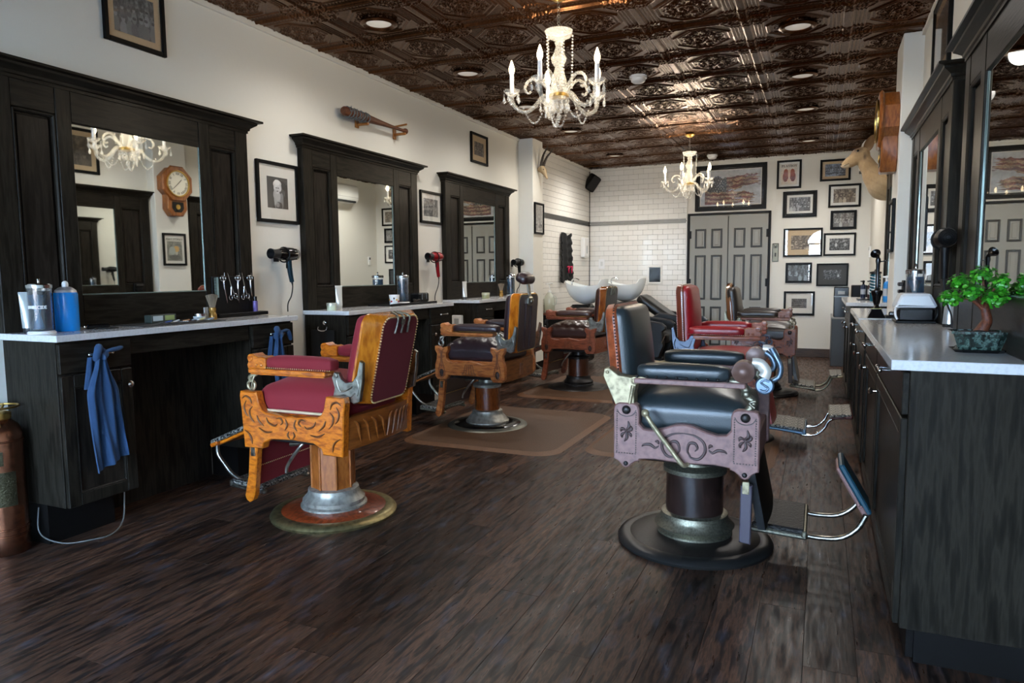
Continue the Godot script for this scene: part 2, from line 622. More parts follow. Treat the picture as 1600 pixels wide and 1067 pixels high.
	# tiled alcove on the left, behind the pillar
	b = MB.new()
	b.box(Vector3(XL + 0.003, CH / 2, -9.42), Vector3(0.006, CH, 2.48))
	structure("trim_left", b, M.grout)
	var tiles := MB.new()
	var row := 0
	var y := 0.02
	while y < CH - 0.03:
		if not (y > 1.93 and y < 1.975):
			var z := -8.18 - (0.0762 if row % 2 else 0.0)
			while z > ZB + 0.02:
				var z1 := maxf(z - 0.1504, ZB + 0.004)
				tiles.box(Vector3(XL + 0.009, y + 0.037, (z + z1) / 2), Vector3(0.008, 0.0735, z - z1 - 0.002), 0.0016)
				z -= 0.1524
		row += 1
		y += 0.0762
	P(wl, "tile", tiles, M.tile, "stuff")
	P(wl, "mosaic_band", MB.new().box(Vector3(XL + 0.009, 1.9635, -9.42), Vector3(0.012, 0.068, 2.46), 0.001), M.mosaic)
	P(wl, "corner_strip", MB.new().box(Vector3(XL + 0.012, CH / 2, ZB + 0.012), Vector3(0.02, CH, 0.02)), M.dark_iron)

func ceiling() -> void:
	var b := MB.new()
	b.box(Vector3(-1.4, CH + 0.1, (ZB + ZF) / 2), Vector3(4.5, 0.16, ZF - ZB + 0.8))
	var ce := structure("ceiling", b, M.bronze)
	# one pressed tile: stepped borders, an octagon and scrolls, as relief
	var h := 0.3035
	var relief := func(u: float, v: float) -> Vector3:
		var x := (u * 2 - 1) * h
		var z := (v * 2 - 1) * h
		var du := h - absf(x)
		var dv := h - absf(z)
		var y := 0.0
		var bead := func(d: float, at: float, w: float) -> float: return maxf(0.0, 1.0 - pow((d - at) / w, 2.0))
		y += 0.012 * smoothstep(0.034, 0.022, du)
		y += 0.015 * bead.call(dv, 0.0, 0.013)
		y += 0.007 * bead.call(dv, 0.034, 0.007)
		y += 0.006 * bead.call(dv, 0.052, 0.006) * (0.6 + 0.4 * sin(x * 260))
		y += 0.007 * bead.call(dv, 0.07, 0.008) * smoothstep(0.05, 0.08, du)
		var mid := smoothstep(0.215, 0.19, absf(z))
		for k in 3:
			y += 0.010 * bead.call(du, 0.05 + 0.022 * k, 0.009) * mid
		var oct := maxf(maxf(absf(x) + 0.03, absf(z) + 0.012), (absf(x) + absf(z)) * 0.78 + 0.014)
		y += 0.009 * bead.call(oct, 0.212, 0.010)
		y += 0.006 * bead.call(oct, 0.18, 0.006)
		var r := sqrt(x * x + z * z)
		var th := atan2(z, x)
		var ax := absf(x)
		var az := absf(z)
		if oct < 0.172:
			# rosette, four pairs of scrolls, studs
			y += 0.007 * bead.call(r, 0.052, 0.008) + 0.010 * bead.call(r, 0.0, 0.014)
			y += 0.007 * maxf(0.0, cos(8.0 * th)) * smoothstep(0.012, 0.022, r) * smoothstep(0.048, 0.038, r)
			for q: Vector3 in [Vector3(0.095, 0.045, 1.0), Vector3(0.045, 0.105, -1.0), Vector3(0.128, 0.105, 1.0)]:
				var d := Vector2(ax - q.x, az - q.y)
				var rr := d.length()
				if rr < 0.040:
					var f := fposmod(rr / 0.016 - q.z * d.angle() / TAU, 1.0) - 0.5
					y += 0.008 * maxf(0.0, 1.0 - pow(f / 0.3, 2.0)) * smoothstep(0.040, 0.034, rr)
			for q: Vector2 in [Vector2(0.0, 0.075), Vector2(0.0, 0.14), Vector2(0.075, 0.0), Vector2(0.14, 0.0), Vector2(0.075, 0.085), Vector2(0.02, 0.15), Vector2(0.15, 0.03), Vector2(0.15, 0.065)]:
				y += 0.009 * bead.call(Vector2(ax - q.x, az - q.y).length(), 0.0, 0.009)
			y += 0.006 * bead.call(absf(ax - 0.068 - 0.018 * sin(az * 60.0)), 0.0, 0.006) * smoothstep(0.16, 0.13, az)
		elif oct > 0.226:
			var d := Vector2(h - 0.06 - ax, h - 0.06 - az)
			var rr := d.length()
			y += 0.007 * (0.5 + 0.5 * cos(d.angle() * 16.0)) * smoothstep(0.085, 0.065, rr) * smoothstep(0.01, 0.025, rr)
			y += 0.007 * bead.call(rr, 0.09, 0.008) + 0.009 * bead.call(rr, 0.0, 0.013)
		return Vector3(x, -y, z)
	b = MB.new()
	b.sheet(84, 84, relief, Vector3.DOWN)
	var tm := b.end()
	var strip := 0
	for e: Array in [[XL + 0.008, -3.0, ZF, -7.86], [XR - 0.008, -3.0, ZF, -5.59], [XR - 0.008, 0, -6.01, ZB], [XL + 0.016, 0, -8.18, ZB]]:
		strip += 1
		structure("trim_%d" % strip, MB.new().box(Vector3(e[0], CH - 0.012, (e[2] + e[3]) / 2), Vector3(0.02, 0.036, absf(e[2] - e[3]))), M.wall)
	structure("trim_5", MB.new().box(Vector3(-1.385, CH - 0.012, ZB + 0.016), Vector3(3.92, 0.036, 0.02)), M.wall)
	for i in 8:
		for k in 22:
			var x := 0.11 + 0.303 - 0.607 * i
			var z := -3.586 + 0.3035 + 0.6115 * (9 - k)
			if x < XL - 0.25 or z < ZB - 0.3:
				continue
			var o := P(ce, "tile", tm, M.bronze)
			o.position = Vector3(x, CH + 0.005, z)
			o.scale = Vector3(1, 1, 1.007)

func frame_picture(label: String, at: Vector3, yaw: float, w: float, h: float, bw: float, mw: float, art: Texture2D, matm: Material, group := "", inner := false, pane := true) -> Node3D:
	# origin at the middle of the back, facing +z before it is turned
	var o := thing("framed_picture", label, "picture", at, yaw, group)
	var b := MB.new()
	for s: float in [-1.0, 1.0]:
		b.box(Vector3(s * (w - bw) / 2, 0, 0.011), Vector3(bw, h, 0.022), 0.003)
		b.box(Vector3(0, s * (h - bw) / 2, 0.011), Vector3(w - 2 * bw, bw, 0.0205), 0.003)
		if inner:
			b.box(Vector3(s * (w / 2 - bw - 0.012), 0, 0.008), Vector3(0.024, h - 2 * bw, 0.012), 0.003)
			b.box(Vector3(0, s * (h / 2 - bw - 0.012), 0.008), Vector3(w - 2 * bw, 0.024, 0.012), 0.003)
	P(o, "frame", b, M.frame_black)
	b = MB.new()
	b.box(Vector3(0, 0, 0.004), Vector3(w - bw, h - bw, 0.006))
	P(o, "mount", b, matm)
	b = MB.new()
	var iw := w / 2 - bw - mw
	var ih := h / 2 - bw - mw
	b.quv(Vector3(-iw, -ih, 0.0076), Vector3(iw, -ih, 0.0076), Vector3(iw, ih, 0.0076), Vector3(-iw, ih, 0.0076), Vector3.BACK)
	P(o, "print", b, mat(Color.WHITE, 0.5, 0, {tex = art}))
	if pane:
		P(o, "glass", MB.new().box(Vector3(0, 0, 0.014), Vector3(w - bw * 1.6, h - bw * 1.6, 0.002)), M.pane)
	return o

func ellipse(im: Image, cx: float, cy: float, rx: float, ry: float, c: Color) -> void:
	for y in range(maxi(0, int(cy - ry)), mini(im.get_height(), int(cy + ry) + 1)):
		for x in range(maxi(0, int(cx - rx)), mini(im.get_width(), int(cx + rx) + 1)):
			var d := pow((x - cx) / rx, 2) + pow((y - cy) / ry, 2)
			if d <= 1.0:
				im.set_pixel(x, y, c)

func photo(seed_: int, n: int, lo: Color, hi: Color, w := 128, h := 96, rows := 2) -> ImageTexture:   # an old photograph: figures in front of a dim room
	var im := Image.create(w, h, false, Image.FORMAT_RGB8)
	var ns := noise(0.045, 4, seed_)
	var r := RandomNumberGenerator.new()
	r.seed = seed_
	for y in h:
		for x in w:
			var v := 0.32 + 0.5 * ns.get_noise_2d(x * 1.4, y) + (0.22 if y < h * 0.3 and (x / 14) % 3 == 0 else 0.0) - 0.1 * float(y) / h
			im.set_pixel(x, y, lo.lerp(hi, clampf(v, 0, 1)))
	for row in rows:
		for k in n:
			var cx := w * (k + 0.5 + r.randf_range(-0.25, 0.25)) / n
			var s := h * (0.055 + 0.02 * row)
			var cy := h * (0.40 + 0.22 * row) + r.randf_range(-0.05, 0.05) * h
			var v := r.randf_range(0.05, 0.95)
			ellipse(im, cx, cy + s * 3.2, s * 1.5, s * 2.6, lo.lerp(hi, v))
			ellipse(im, cx, cy, s * 0.8, s, lo.lerp(hi, r.randf_range(0.6, 0.9)))
			ellipse(im, cx, cy - s * 0.7, s * 0.8, s * 0.5, lo.lerp(hi, r.randf_range(0.0, 0.4)))
	for y in h:
		for x in w:
			var c := im.get_pixel(x, y)
			im.set_pixel(x, y, c.lerp(lo.lerp(hi, 0.5 + ns.get_noise_2d(x * 9.0, y * 9.0)), 0.22))
	return ImageTexture.create_from_image(im)

func flag_picture() -> ImageTexture:   # a weathered flag streaming to the right, its fly end torn
	var w := 320
	var h := 212
	var im := Image.create(w, h, false, Image.FORMAT_RGB8)
	var ns := noise(0.03, 4, 61)
	for y in h:
		for x in w:
			var bg := 0.72 + 0.1 * ns.get_noise_2d(x, y)
			var c := Color(bg * 0.98, bg, bg * 1.02)
			var u := (x - 22.0) / (w - 26.0)
			var wave := 12.0 * sin(u * 5.2) + 6.0 * ns.get_noise_2d(x * 0.6, y * 0.6) * 3.0
			var top := 26.0 + wave + 18.0 * u
			var bot := h - 8.0 + wave * 0.3
			var v := (y - top) / (bot - top)
			var gap := 0.47 + 0.02 * ns.get_noise_2d(x * 3.0, 9.0)
			var torn := u > 0.42 and absf(v - gap - 0.05 * u) < (u - 0.42) * 0.30
			var limit := 0.98 + 0.2 * ns.get_noise_2d(30.0, y * 2.6) - 0.25 * absf(v - 0.3)
			if u > 0 and v > 0 and v < 1 and not torn and u < limit:
				var s := int(v * 13.0)
				c = c8(112, 52, 44) if s % 2 == 0 else c8(176, 146, 116)
				var shade := 0.85 + 0.35 * sin(u * 21.0 + v * 6.0) * 0.4 + 0.5 * ns.get_noise_2d(x * 2.5, y * 2.5)
				if u < 0.40 and v < 0.54:
					c = c8(52, 62, 66)
					var sx := fmod(u / 0.40 * 8.0 + (0.5 if int(v / 0.54 * 7.0) % 2 else 0.0), 1.0) - 0.5
					var sy := fmod(v / 0.54 * 7.0, 1.0) - 0.5
					if sx * sx + sy * sy < 0.06:
						c = c8(150, 150, 140)
				c = c * clampf(shade, 0.45, 1.3)
			im.set_pixel(x, y, c)
	return ImageTexture.create_from_image(im)

func door_leaf(parent: Node3D, x0: float, x1: float, h: float) -> void:
	var b := MB.new()
	b.box(Vector3((x0 + x1) / 2, h / 2, 0.02), Vector3(x1 - x0 - 0.006, h - 0.01, 0.04), 0.003)
	var leaf := P(parent, "door_leaf", b, mat(c8(140, 138, 129), 0.45, 0, {bump = T.grain_bump, depth = 0.03, scale = Vector3(3, 0.7, 3)}))
	var dark := mat(c8(34, 33, 30), 0.45)
	var w := x1 - x0
	for col in 2:
		for r: Array in [[0.13, 0.70], [0.80, 1.45], [1.55, 1.83]]:
			var cx := x0 + w * (0.29 if col == 0 else 0.71)
			var cy: float = (r[0] + r[1]) / 2
			var ph: float = r[1] - r[0]
			b = MB.new()
			for s: float in [-1.0, 1.0]:
				b.box(Vector3(cx + s * 0.065, cy, 0.044), Vector3(0.026, ph, 0.014), 0.005)
				b.box(Vector3(cx, cy + s * (ph / 2 - 0.013), 0.044), Vector3(0.104, 0.026, 0.013), 0.005)
			P(leaf, "moulding", b, dark)
			b = MB.new()
			b.box(Vector3(cx, cy, 0.042), Vector3(0.06, ph - 0.09, 0.012), 0.005)
			P(leaf, "panel", b, leaf.material_override)

func back_wall() -> void:
	var b := MB.new()
	b.box(Vector3(-1.4, CH / 2, ZB - 0.1), Vector3(4.6, CH + 0.3, 0.2))
	var wb := structure("wall_back", b, M.wall)
	# subway tile from the corner to the door
	b = MB.new()
	b.box(Vector3(-2.61, CH / 2, ZB + 0.003), Vector3(1.52, CH, 0.006))
	P(wb, "grout", b, M.grout)
	var full := MB.new().box(Vector3(), Vector3(0.1502, 0.0738, 0.008), 0.0018).end()
	var low := MB.new()
	var y := 0.02
	var row := 0
	while y < CH - 0.03:
		if not (y > 1.93 and y < 1.975):
			var x := XL + 0.02 - (0.0762 if row % 2 else 0.0)
			while x < -1.86:
				var x0 := maxf(x, XL + 0.02)
				var x1 := minf(x + 0.1524, -1.85)
				if x1 - x0 > 0.02:
					if y > 0.86:
						var o := P(wb, "tile", full, M.tile if rng.randf() < 0.7 else M.tile_b)
						o.position = Vector3((x0 + x1) / 2, y + 0.0381, ZB + 0.009)
						o.scale.x = (x1 - x0 - 0.0022) / 0.1502
						o.rotation = Vector3(rng.randf_range(-0.006, 0.006), rng.randf_range(-0.006, 0.006), 0)
					else:
						low.box(Vector3((x0 + x1) / 2, y + 0.0381, ZB + 0.009), Vector3(x1 - x0 - 0.0022, 0.0738, 0.008), 0.0018)
				x += 0.1524
		row += 1
		y += 0.0762
	P(wb, "low_tile", low, M.tile, "stuff")
	# mosaic band of small black rounds
	var band := P(wb, "mosaic_band", MB.new().box(Vector3(-2.61, 1.9635, ZB + 0.006), Vector3(1.5, 0.068, 0.008)), mat(c8(52, 50, 48), 0.8))
	var pen := MB.new()
	for k in 64:
		for r in 3:
			var px := -3.33 + 0.0232 * k + (0.0116 if r % 2 else 0.0)
			pen.lathe([[0.0105, 0.0], [0.0105, 0.004], [0.0, 0.005]], Vector3(px, 1.9430 + 0.0205 * r, ZB + 0.01), Vector3.BACK, 6)
	P(band, "mosaic_round", pen, M.mosaic, "stuff")
	P(wb, "edge_trim", MB.new().box(Vector3(-1.845, CH / 2, ZB + 0.008), Vector3(0.014, CH, 0.016), 0.003), M.trim_white)
	# little black niche in a pale surround
	var nb := MB.new()
	for s: float in [-1.0, 1.0]:
		nb.box(Vector3(-2.312 + s * 0.1, 1.17, ZB + 0.016), Vector3(0.03, 0.27, 0.018), 0.004)
		nb.box(Vector3(-2.312, 1.17 + s * 0.125, ZB + 0.016), Vector3(0.17, 0.03, 0.018), 0.004)
	var nf := P(wb, "niche_surround", nb, M.tile_b)
	P(nf, "niche_hatch", MB.new().box(Vector3(-2.312, 1.17, ZB + 0.012), Vector3(0.172, 0.222, 0.008)), M.gloss_black)
	# the double doors
	b = MB.new()
	for s: float in [-1.813, -0.685]:
		b.box(Vector3(s, 1.02, 0.025), Vector3(0.03, 2.06, 0.05), 0.004)
	b.box(Vector3(-1.249, 2.045, 0.025), Vector3(1.158, 0.03, 0.05), 0.004)
	var dr := structure("door_1", b, M.black_wood)
	dr.position = Vector3(0, 0, ZB)
	door_leaf(dr, -1.797, -1.249, 2.025)
	door_leaf(dr, -1.249, -0.701, 2.025)
	for x: float in [-1.785, -0.713]:
		for hy: float in [0.3, 1.05, 1.75]:
			P(dr, "hinge", MB.new().box(Vector3(x, hy, 0.046), Vector3(0.03, 0.11, 0.016), 0.003), M.black)
	P(dr, "meeting_strip", MB.new().box(Vector3(-1.249, 1.0, 0.043), Vector3(0.012, 2.0, 0.008)), M.black_wood)
	# pictures
	var bw := [c8(14, 14, 15), c8(225, 225, 222)]
	var sep := [c8(38, 28, 20), c8(222, 206, 178)]
	var zp := ZB + 0.001
	frame_picture("large black framed picture of a weathered striped flag hanging over the double doors", Vector3(-1.236, 2.414, zp), 0, 0.99, 0.65, 0.045, 0.035, flag_picture(), M.mat_white, "", true)
	var o := frame_picture("black framed magazine cover with a red-haired figure, right of the flag picture", Vector3(-0.452, 2.548, zp), 0, 0.32, 0.39, 0.028, 0.03, red_cover(), M.mat_white)
	lettering(o, "lettering", "PLAYBOY", 0.03, Vector3(0.0, 0.115, 0.009), Basis(), M.black, 0.001, "Droid Serif")
	frame_picture("thick black framed photograph of a barbershop crowd below the red-haired magazine cover", Vector3(-0.302, 2.132, zp), 0, 0.44, 0.36, 0.03, 0.055, photo(21, 6, bw[0], bw[1]), M.mat_white, "", true)
	frame_picture("framed dark group photograph on a tan mount behind the mounted animal head's nose", Vector3(0.133, 2.569, zp), 0, 0.38, 0.29, 0.028, 0.035, photo(22, 9, c8(10, 12, 16), c8(150, 160, 175), 128, 88, 3), M.mat_tan)
	frame_picture("black framed sepia photograph of barbers at work, under the tan mounted group photograph", Vector3(0.258, 2.22, zp), 0, 0.40, 0.31, 0.028, 0.035, photo(23, 5, sep[0], sep[1]), M.mat_white)
	frame_picture("small black framed street photograph without a mount, third down on the right", Vector3(0.254, 1.895, zp), 0, 0.323, 0.255, 0.034, 0.0, photo(24, 7, c8(40, 40, 38), c8(215, 212, 205)), M.mat_white)
	frame_picture("black framed sepia group photograph on a tan mount with the window mirrored in its glass", Vector3(-0.249, 1.603, zp), 0, 0.504, 0.394, 0.025, 0.075, photo(25, 6, sep[0], sep[1], 128, 96, 3), M.mat_tan)
	frame_picture("black framed photograph of one standing barber on a pale grey mount", Vector3(0.217, 1.566, zp), 0, 0.40, 0.31, 0.024, 0.05, photo(26, 2, bw[0], bw[1], 128, 96, 1), M.mat_white, "", false, false)
	frame_picture("small black framed bluish photograph of a line of barber chairs without a mount", Vector3(-0.291, 1.182, zp), 0, 0.342, 0.283, 0.03, 0.0, photo(27, 4, c8(12, 18, 22), c8(190, 205, 210)), M.mat_white)
	frame_picture("frame of dark grey mount and dark photograph, right of the bluish chairs photograph", Vector3(0.139, 1.152, zp), 0, 0.40, 0.312, 0.02, 0.07, photo(28, 2, c8(14, 16, 17), c8(190, 195, 198), 128, 96, 1), mat(c8(62, 64, 64), 0.7), "", false, false)
	frame_picture("grey framed photograph of a crowd on a wide white mount, lowest on the back wall", Vector3(-0.273, 0.755, zp), 0, 0.404, 0.337, 0.028, 0.075, photo(29, 12, c8(30, 30, 30), c8(160, 160, 158), 128, 80, 4), M.mat_white)
	# ornamental switch plate
	o = thing("switch_plate", "ornate tall metal wall plate between the double doors and the pictures", "wall plate", Vector3(-0.604, 1.47, ZB))
	P(o, "plate", MB.new().box(Vector3(0, 0, 0.004), Vector3(0.086, 0.26, 0.008), 0.003), mat(c8(118, 112, 96), 0.4, 0.8))
	b = MB.new()
	for s: float in [-1.0, 1.0]:
		b.tube(spline([Vector3(s * 0.03, 0.11, 0.009), Vector3(s * 0.012, 0.1, 0.009), Vector3(s * 0.022, 0.08, 0.009), Vector3(s * 0.006, 0.06, 0.009)]), 0.004, 5)
		b.box(Vector3(s * 0.036, 0, 0.009), Vector3(0.006, 0.24, 0.006))
		b.box(Vector3(0, s * 0.122, 0.009), Vector3(0.07, 0.006, 0.006))
	b.ball(Vector3(0, 0.08, 0.009), Vector3(0.012, 0.014, 0.006))
	P(o, "ornament", b, M.dark_iron)
	P(o, "switch", MB.new().box(Vector3(0, -0.03, 0.01), Vector3(0.02, 0.05, 0.014), 0.003), M.dark_iron)

func red_cover() -> ImageTexture:
	var im := Image.create(96, 128, false, Image.FORMAT_RGB8)
	var ns := noise(0.06, 3, 77)
	for y in 128:
		for x in 96:
			var v := 0.86 + 0.08 * ns.get_noise_2d(x, y)
			im.set_pixel(x, y, Color(v, v * 0.94, v * 0.86))
	for k in 2:
		var s := -1.0 if k == 0 else 1.0
		ellipse(im, 48 + s * 22, 78, 17, 32, c8(138, 62, 44))
		ellipse(im, 48 + s * 20, 52, 14, 24, c8(158, 76, 52))
		ellipse(im, 48 + s * 24, 92, 10, 16, c8(120, 48, 36))
	ellipse(im, 48, 66, 8, 22, c8(228, 196, 160))
	ellipse(im, 48, 44, 9, 11, c8(224, 188, 152))
	ellipse(im, 48, 104, 12, 14, c8(226, 200, 168))
	return ImageTexture.create_from_image(im)

func chandelier(label: String, x: float, z: float, drop: float, turn: float) -> void:
	# origin at the ceiling; «drop» is the height of the crown below it
	var o := thing("chandelier", label, "chandelier", Vector3(x, CH, z), turn, "crystal chandeliers")
	var gl := mat(Color(0.95, 0.94, 0.90, 0.16), 0.03)
	var crystal := mat(Color(0.97, 0.96, 0.93, 0.22), 0.03)
	var cream := mat(c8(236, 236, 238), 0.4)
	P(o, "canopy", MB.new().lathe([[0.0, 0.0], [0.055, 0.0], [0.06, -0.012], [0.03, -0.035], [0.0, -0.04]], Vector3(0, -0.012, 0)), M.brass)
	var b := MB.new()
	var n := int((drop - 0.03) / 0.022)
	for k in n:
		b.tube(ring(Vector3(0, -0.05 - k * (drop - 0.05) / n, 0), 0.007, 2 if k % 2 else 0, 8, 0.014), 0.0022, 4, true)
	P(o, "chain", b, M.nickel)
	var y0 := -drop
	P(o, "crown_dish", MB.new().lathe([[0.0, 0.0], [0.05, 0.004], [0.078, 0.022], [0.082, 0.02], [0.07, -0.012], [0.03, -0.03], [0.0, -0.03]], Vector3(0, y0, 0), Vector3.UP, 16, true), crystal)
	P(o, "baluster", MB.new().lathe([[0.012, -0.03], [0.026, -0.045], [0.018, -0.065], [0.03, -0.10], [0.046, -0.13], [0.04, -0.155], [0.022, -0.18], [0.03, -0.21], [0.044, -0.25], [0.046, -0.31], [0.034, -0.335]], Vector3(0, y0, 0), Vector3.UP, 14), gl)
	P(o, "hub", MB.new().lathe([[0.034, -0.325], [0.058, -0.335], [0.058, -0.352], [0.03, -0.36], [0.0, -0.36]], Vector3(0, y0, 0)), M.brass)
	P(o, "bowl", MB.new().lathe([[0.056, -0.35], [0.062, -0.37], [0.048, -0.40], [0.02, -0.425], [0.0, -0.43]], Vector3(0, y0, 0), Vector3.UP, 14, true), gl)
	var drop_mesh := MB.new().lathe([[0.0, 0.0], [0.004, -0.01], [0.0105, -0.034], [0.0, -0.048]], Vector3(), Vector3.UP, 6, true).ball(Vector3(0, 0.005, 0), Vector3(0.006, 0.006, 0.006), 6, 4).end()
	for k in 12:
		var a := TAU * k / 12
		P(o, "crystal_drop", drop_mesh, crystal).position = Vector3(cos(a) * 0.056, y0 - 0.385, sin(a) * 0.056)
	P(o, "finial", MB.new().lathe([[0.0, 0.0], [0.006, -0.012], [0.017, -0.03], [0.0, -0.055]], Vector3(0, y0 - 0.43, 0), Vector3.UP, 8, true), crystal)
	var ends: Array = []
	for k in 5:
		var a := TAU * k / 5
		var d := Vector3(cos(a), 0, sin(a))
		var R := 0.275
		var yt := y0 - 0.325
		var arm := MB.new()
		var pts: Array = []
		for q: Array in [[0.04, -0.02], [0.09, -0.015], [0.14, -0.07], [0.19, -0.10], [0.24, -0.085], [0.27, -0.045], [R, 0.0]]:
			pts.append(d * q[0] + Vector3(0, yt + q[1], 0))
		arm.tube(spline(pts, 5), 0.0115, 7)
		pts = []
		for q: Array in [[0.045, 0.0], [0.09, 0.05], [0.14, 0.085], [0.19, 0.075], [0.215, 0.035], [0.195, 0.005], [0.175, 0.015]]:
			pts.append(d * q[0] * 0.92 + Vector3(0, yt + q[1], 0))
		var rr: Array = []
		var sp := spline(pts, 5)
		for i in sp.size():
			rr.append(0.011 - 0.005 * i / sp.size())
		arm.tube(sp, rr, 7)
		P(o, "arm", arm, gl)
		var e := d * R + Vector3(0, yt, 0)
		ends.append(e)
		var cup := P(o, "drip_cup", MB.new().lathe([[0.0, -0.006], [0.022, 0.0], [0.046, 0.02], [0.05, 0.024], [0.04, 0.01], [0.016, -0.012], [0.0, -0.012]], e, Vector3.UP, 12, true), crystal)
		for m in 5:
			var aa := TAU * m / 5 + a
			P(cup, "crystal_drop", drop_mesh, crystal).position = e + Vector3(cos(aa) * 0.046, -0.002, sin(aa) * 0.046)
		P(o, "candle", MB.new().lathe([[0.0, 0.005], [0.0125, 0.005], [0.0125, 0.108], [0.0, 0.11]], e, Vector3.UP, 12), cream)
		var bulb := P(o, "bulb", MB.new().lathe([[0.008, 0.108], [0.0165, 0.132], [0.017, 0.148], [0.010, 0.172], [0.003, 0.192], [0.0, 0.196]], e, Vector3.UP, 12), mat(c8(255, 240, 214), 0.3, 0, {glow = c8(255, 226, 178), power = 14.0}))
		var l := OmniLight3D.new()
		l.name = "bulb_light"
		l.light_color = c8(255, 238, 212)
		l.light_energy = BULB
		l.light_size = 0.017
		l.omni_range = 16
		l.omni_attenuation = 2
		l.shadow_enabled = true
		l.position = e + Vector3(0, 0.14, 0)
		o.add_child(l, true)
	# strings of beads from the crown to the arms, and swags below
	for k in 5:
		var a := TAU * (k + 0.5) / 5
		var d := Vector3(cos(a), 0, sin(a))
		var beads := MB.new()
		for i in 17:
			var t := i / 16.0
			beads.ball(Vector3(0, y0 - 0.01 - t * 0.29, 0) + d * (0.079 - 0.004 * t), Vector3.ONE * (0.0058 if i % 3 else 0.0072), 6, 4)
		P(o, "bead_string", beads, crystal)
		beads = MB.new()
		var p0: Vector3 = ends[k] * Vector3(0.75, 1, 0.75) + Vector3(0, -0.08, 0)
		var p1 := Vector3(cos(TAU * (k + 0.4) / 5) * 0.09, y0 - 0.37, sin(TAU * (k + 0.4) / 5) * 0.09)
		for i in 17:
			var t := i / 16.0
			beads.ball(p0.lerp(p1, t) + Vector3(0, -0.10 * sin(PI * t), 0), Vector3.ONE * 0.0062, 6, 4)
		P(o, "bead_swag", beads, crystal)
		beads = MB.new()
		var q0 := Vector3(cos(a) * 0.06, y0 - 0.39, sin(a) * 0.06)
		var q1 := Vector3(cos(a + 2.1) * 0.06, y0 - 0.39, sin(a + 2.1) * 0.06)
		if k < 3:
			for i in 19:
				var t := i / 18.0
				beads.ball(q0.lerp(q1, t) + Vector3(0, -0.12 * sin(PI * t), 0), Vector3.ONE * 0.0062, 6, 4)
			P(o, "bead_swag", beads, crystal)

func lamps() -> void:
	chandelier("nearer and larger-looking crystal chandelier with lit candle bulbs, hanging over the maroon chair's end", -1.425, -3.94, 0.235, -deg_to_rad(20))
	chandelier("farther crystal chandelier with lit candle bulbs, hanging in front of the flag picture", -1.44, -8.42, 0.235, -deg_to_rad(26))
	var names := ["recessed ceiling light nearest the large framed picture high on the left wall", "recessed ceiling light left of the near chandelier", "recessed ceiling light hidden behind the near chandelier", "recessed ceiling light at the far left, below the near chandelier's swags", "recessed ceiling light farthest down the left row, over the tiled alcove",
		"recessed ceiling light first in the right row, before the tall wooden clock", "recessed ceiling light second in the right row", "recessed ceiling light third in the right row, level with the far chandelier's chain", "recessed ceiling light fourth and farthest in the right row"]
	var n := 0
	for x: float in [-2.625, -0.19]:
		for z: float in ([-3.9, -5.13, -6.36, -7.65, -9.48] if x < -1 else [-5.1, -6.36, -7.65, -9.48]):
			var o := thing("recessed_light", names[n], "ceiling light", Vector3(x, CH, z), 0, "recessed ceiling lights")
			n += 1
			P(o, "trim_ring", MB.new().lathe([[0.115, -0.006], [0.118, -0.016], [0.098, -0.026], [0.08, -0.016], [0.078, 0.03]], Vector3(), Vector3.UP, 28), M.bronze)
			P(o, "lens", MB.new().lathe([[0.0, -0.012], [0.05, -0.0135], [0.082, -0.010], [0.082, 0.0]], Vector3(), Vector3.UP, 24), mat(c8(225, 225, 220), 0.25, 0, {glow = c8(255, 244, 228), power = 0.22}))
			var l := SpotLight3D.new()
			l.name = "downlight"
			l.light_color = c8(255, 250, 243)
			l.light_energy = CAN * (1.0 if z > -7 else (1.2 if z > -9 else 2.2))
			l.light_size = 0.08
			l.spot_angle = 80
			l.spot_angle_attenuation = 0.9
			l.spot_range = 14
			l.spot_attenuation = 2
			l.shadow_enabled = true
			l.position = Vector3(0, -0.03, 0)
			l.rotation.x = -PI / 2
			o.add_child(l)
	n = 0
	for z: float in [-5.83, -10.1]:
		var o := thing("smoke_detector", ["white round smoke detector on the ceiling right of the near chandelier", "white round smoke detector on the ceiling above the flag picture"][n], "smoke detector", Vector3(-1.42, CH, z), 0, "smoke detectors")
		n += 1
		P(o, "base", MB.new().lathe([[0.0, 0.0], [0.07, 0.0], [0.07, -0.022], [0.0, -0.022]]), M.white_plastic)
		P(o, "cap", MB.new().lathe([[0.06, -0.02], [0.056, -0.045], [0.04, -0.056], [0.0, -0.058]]), M.white_plastic)

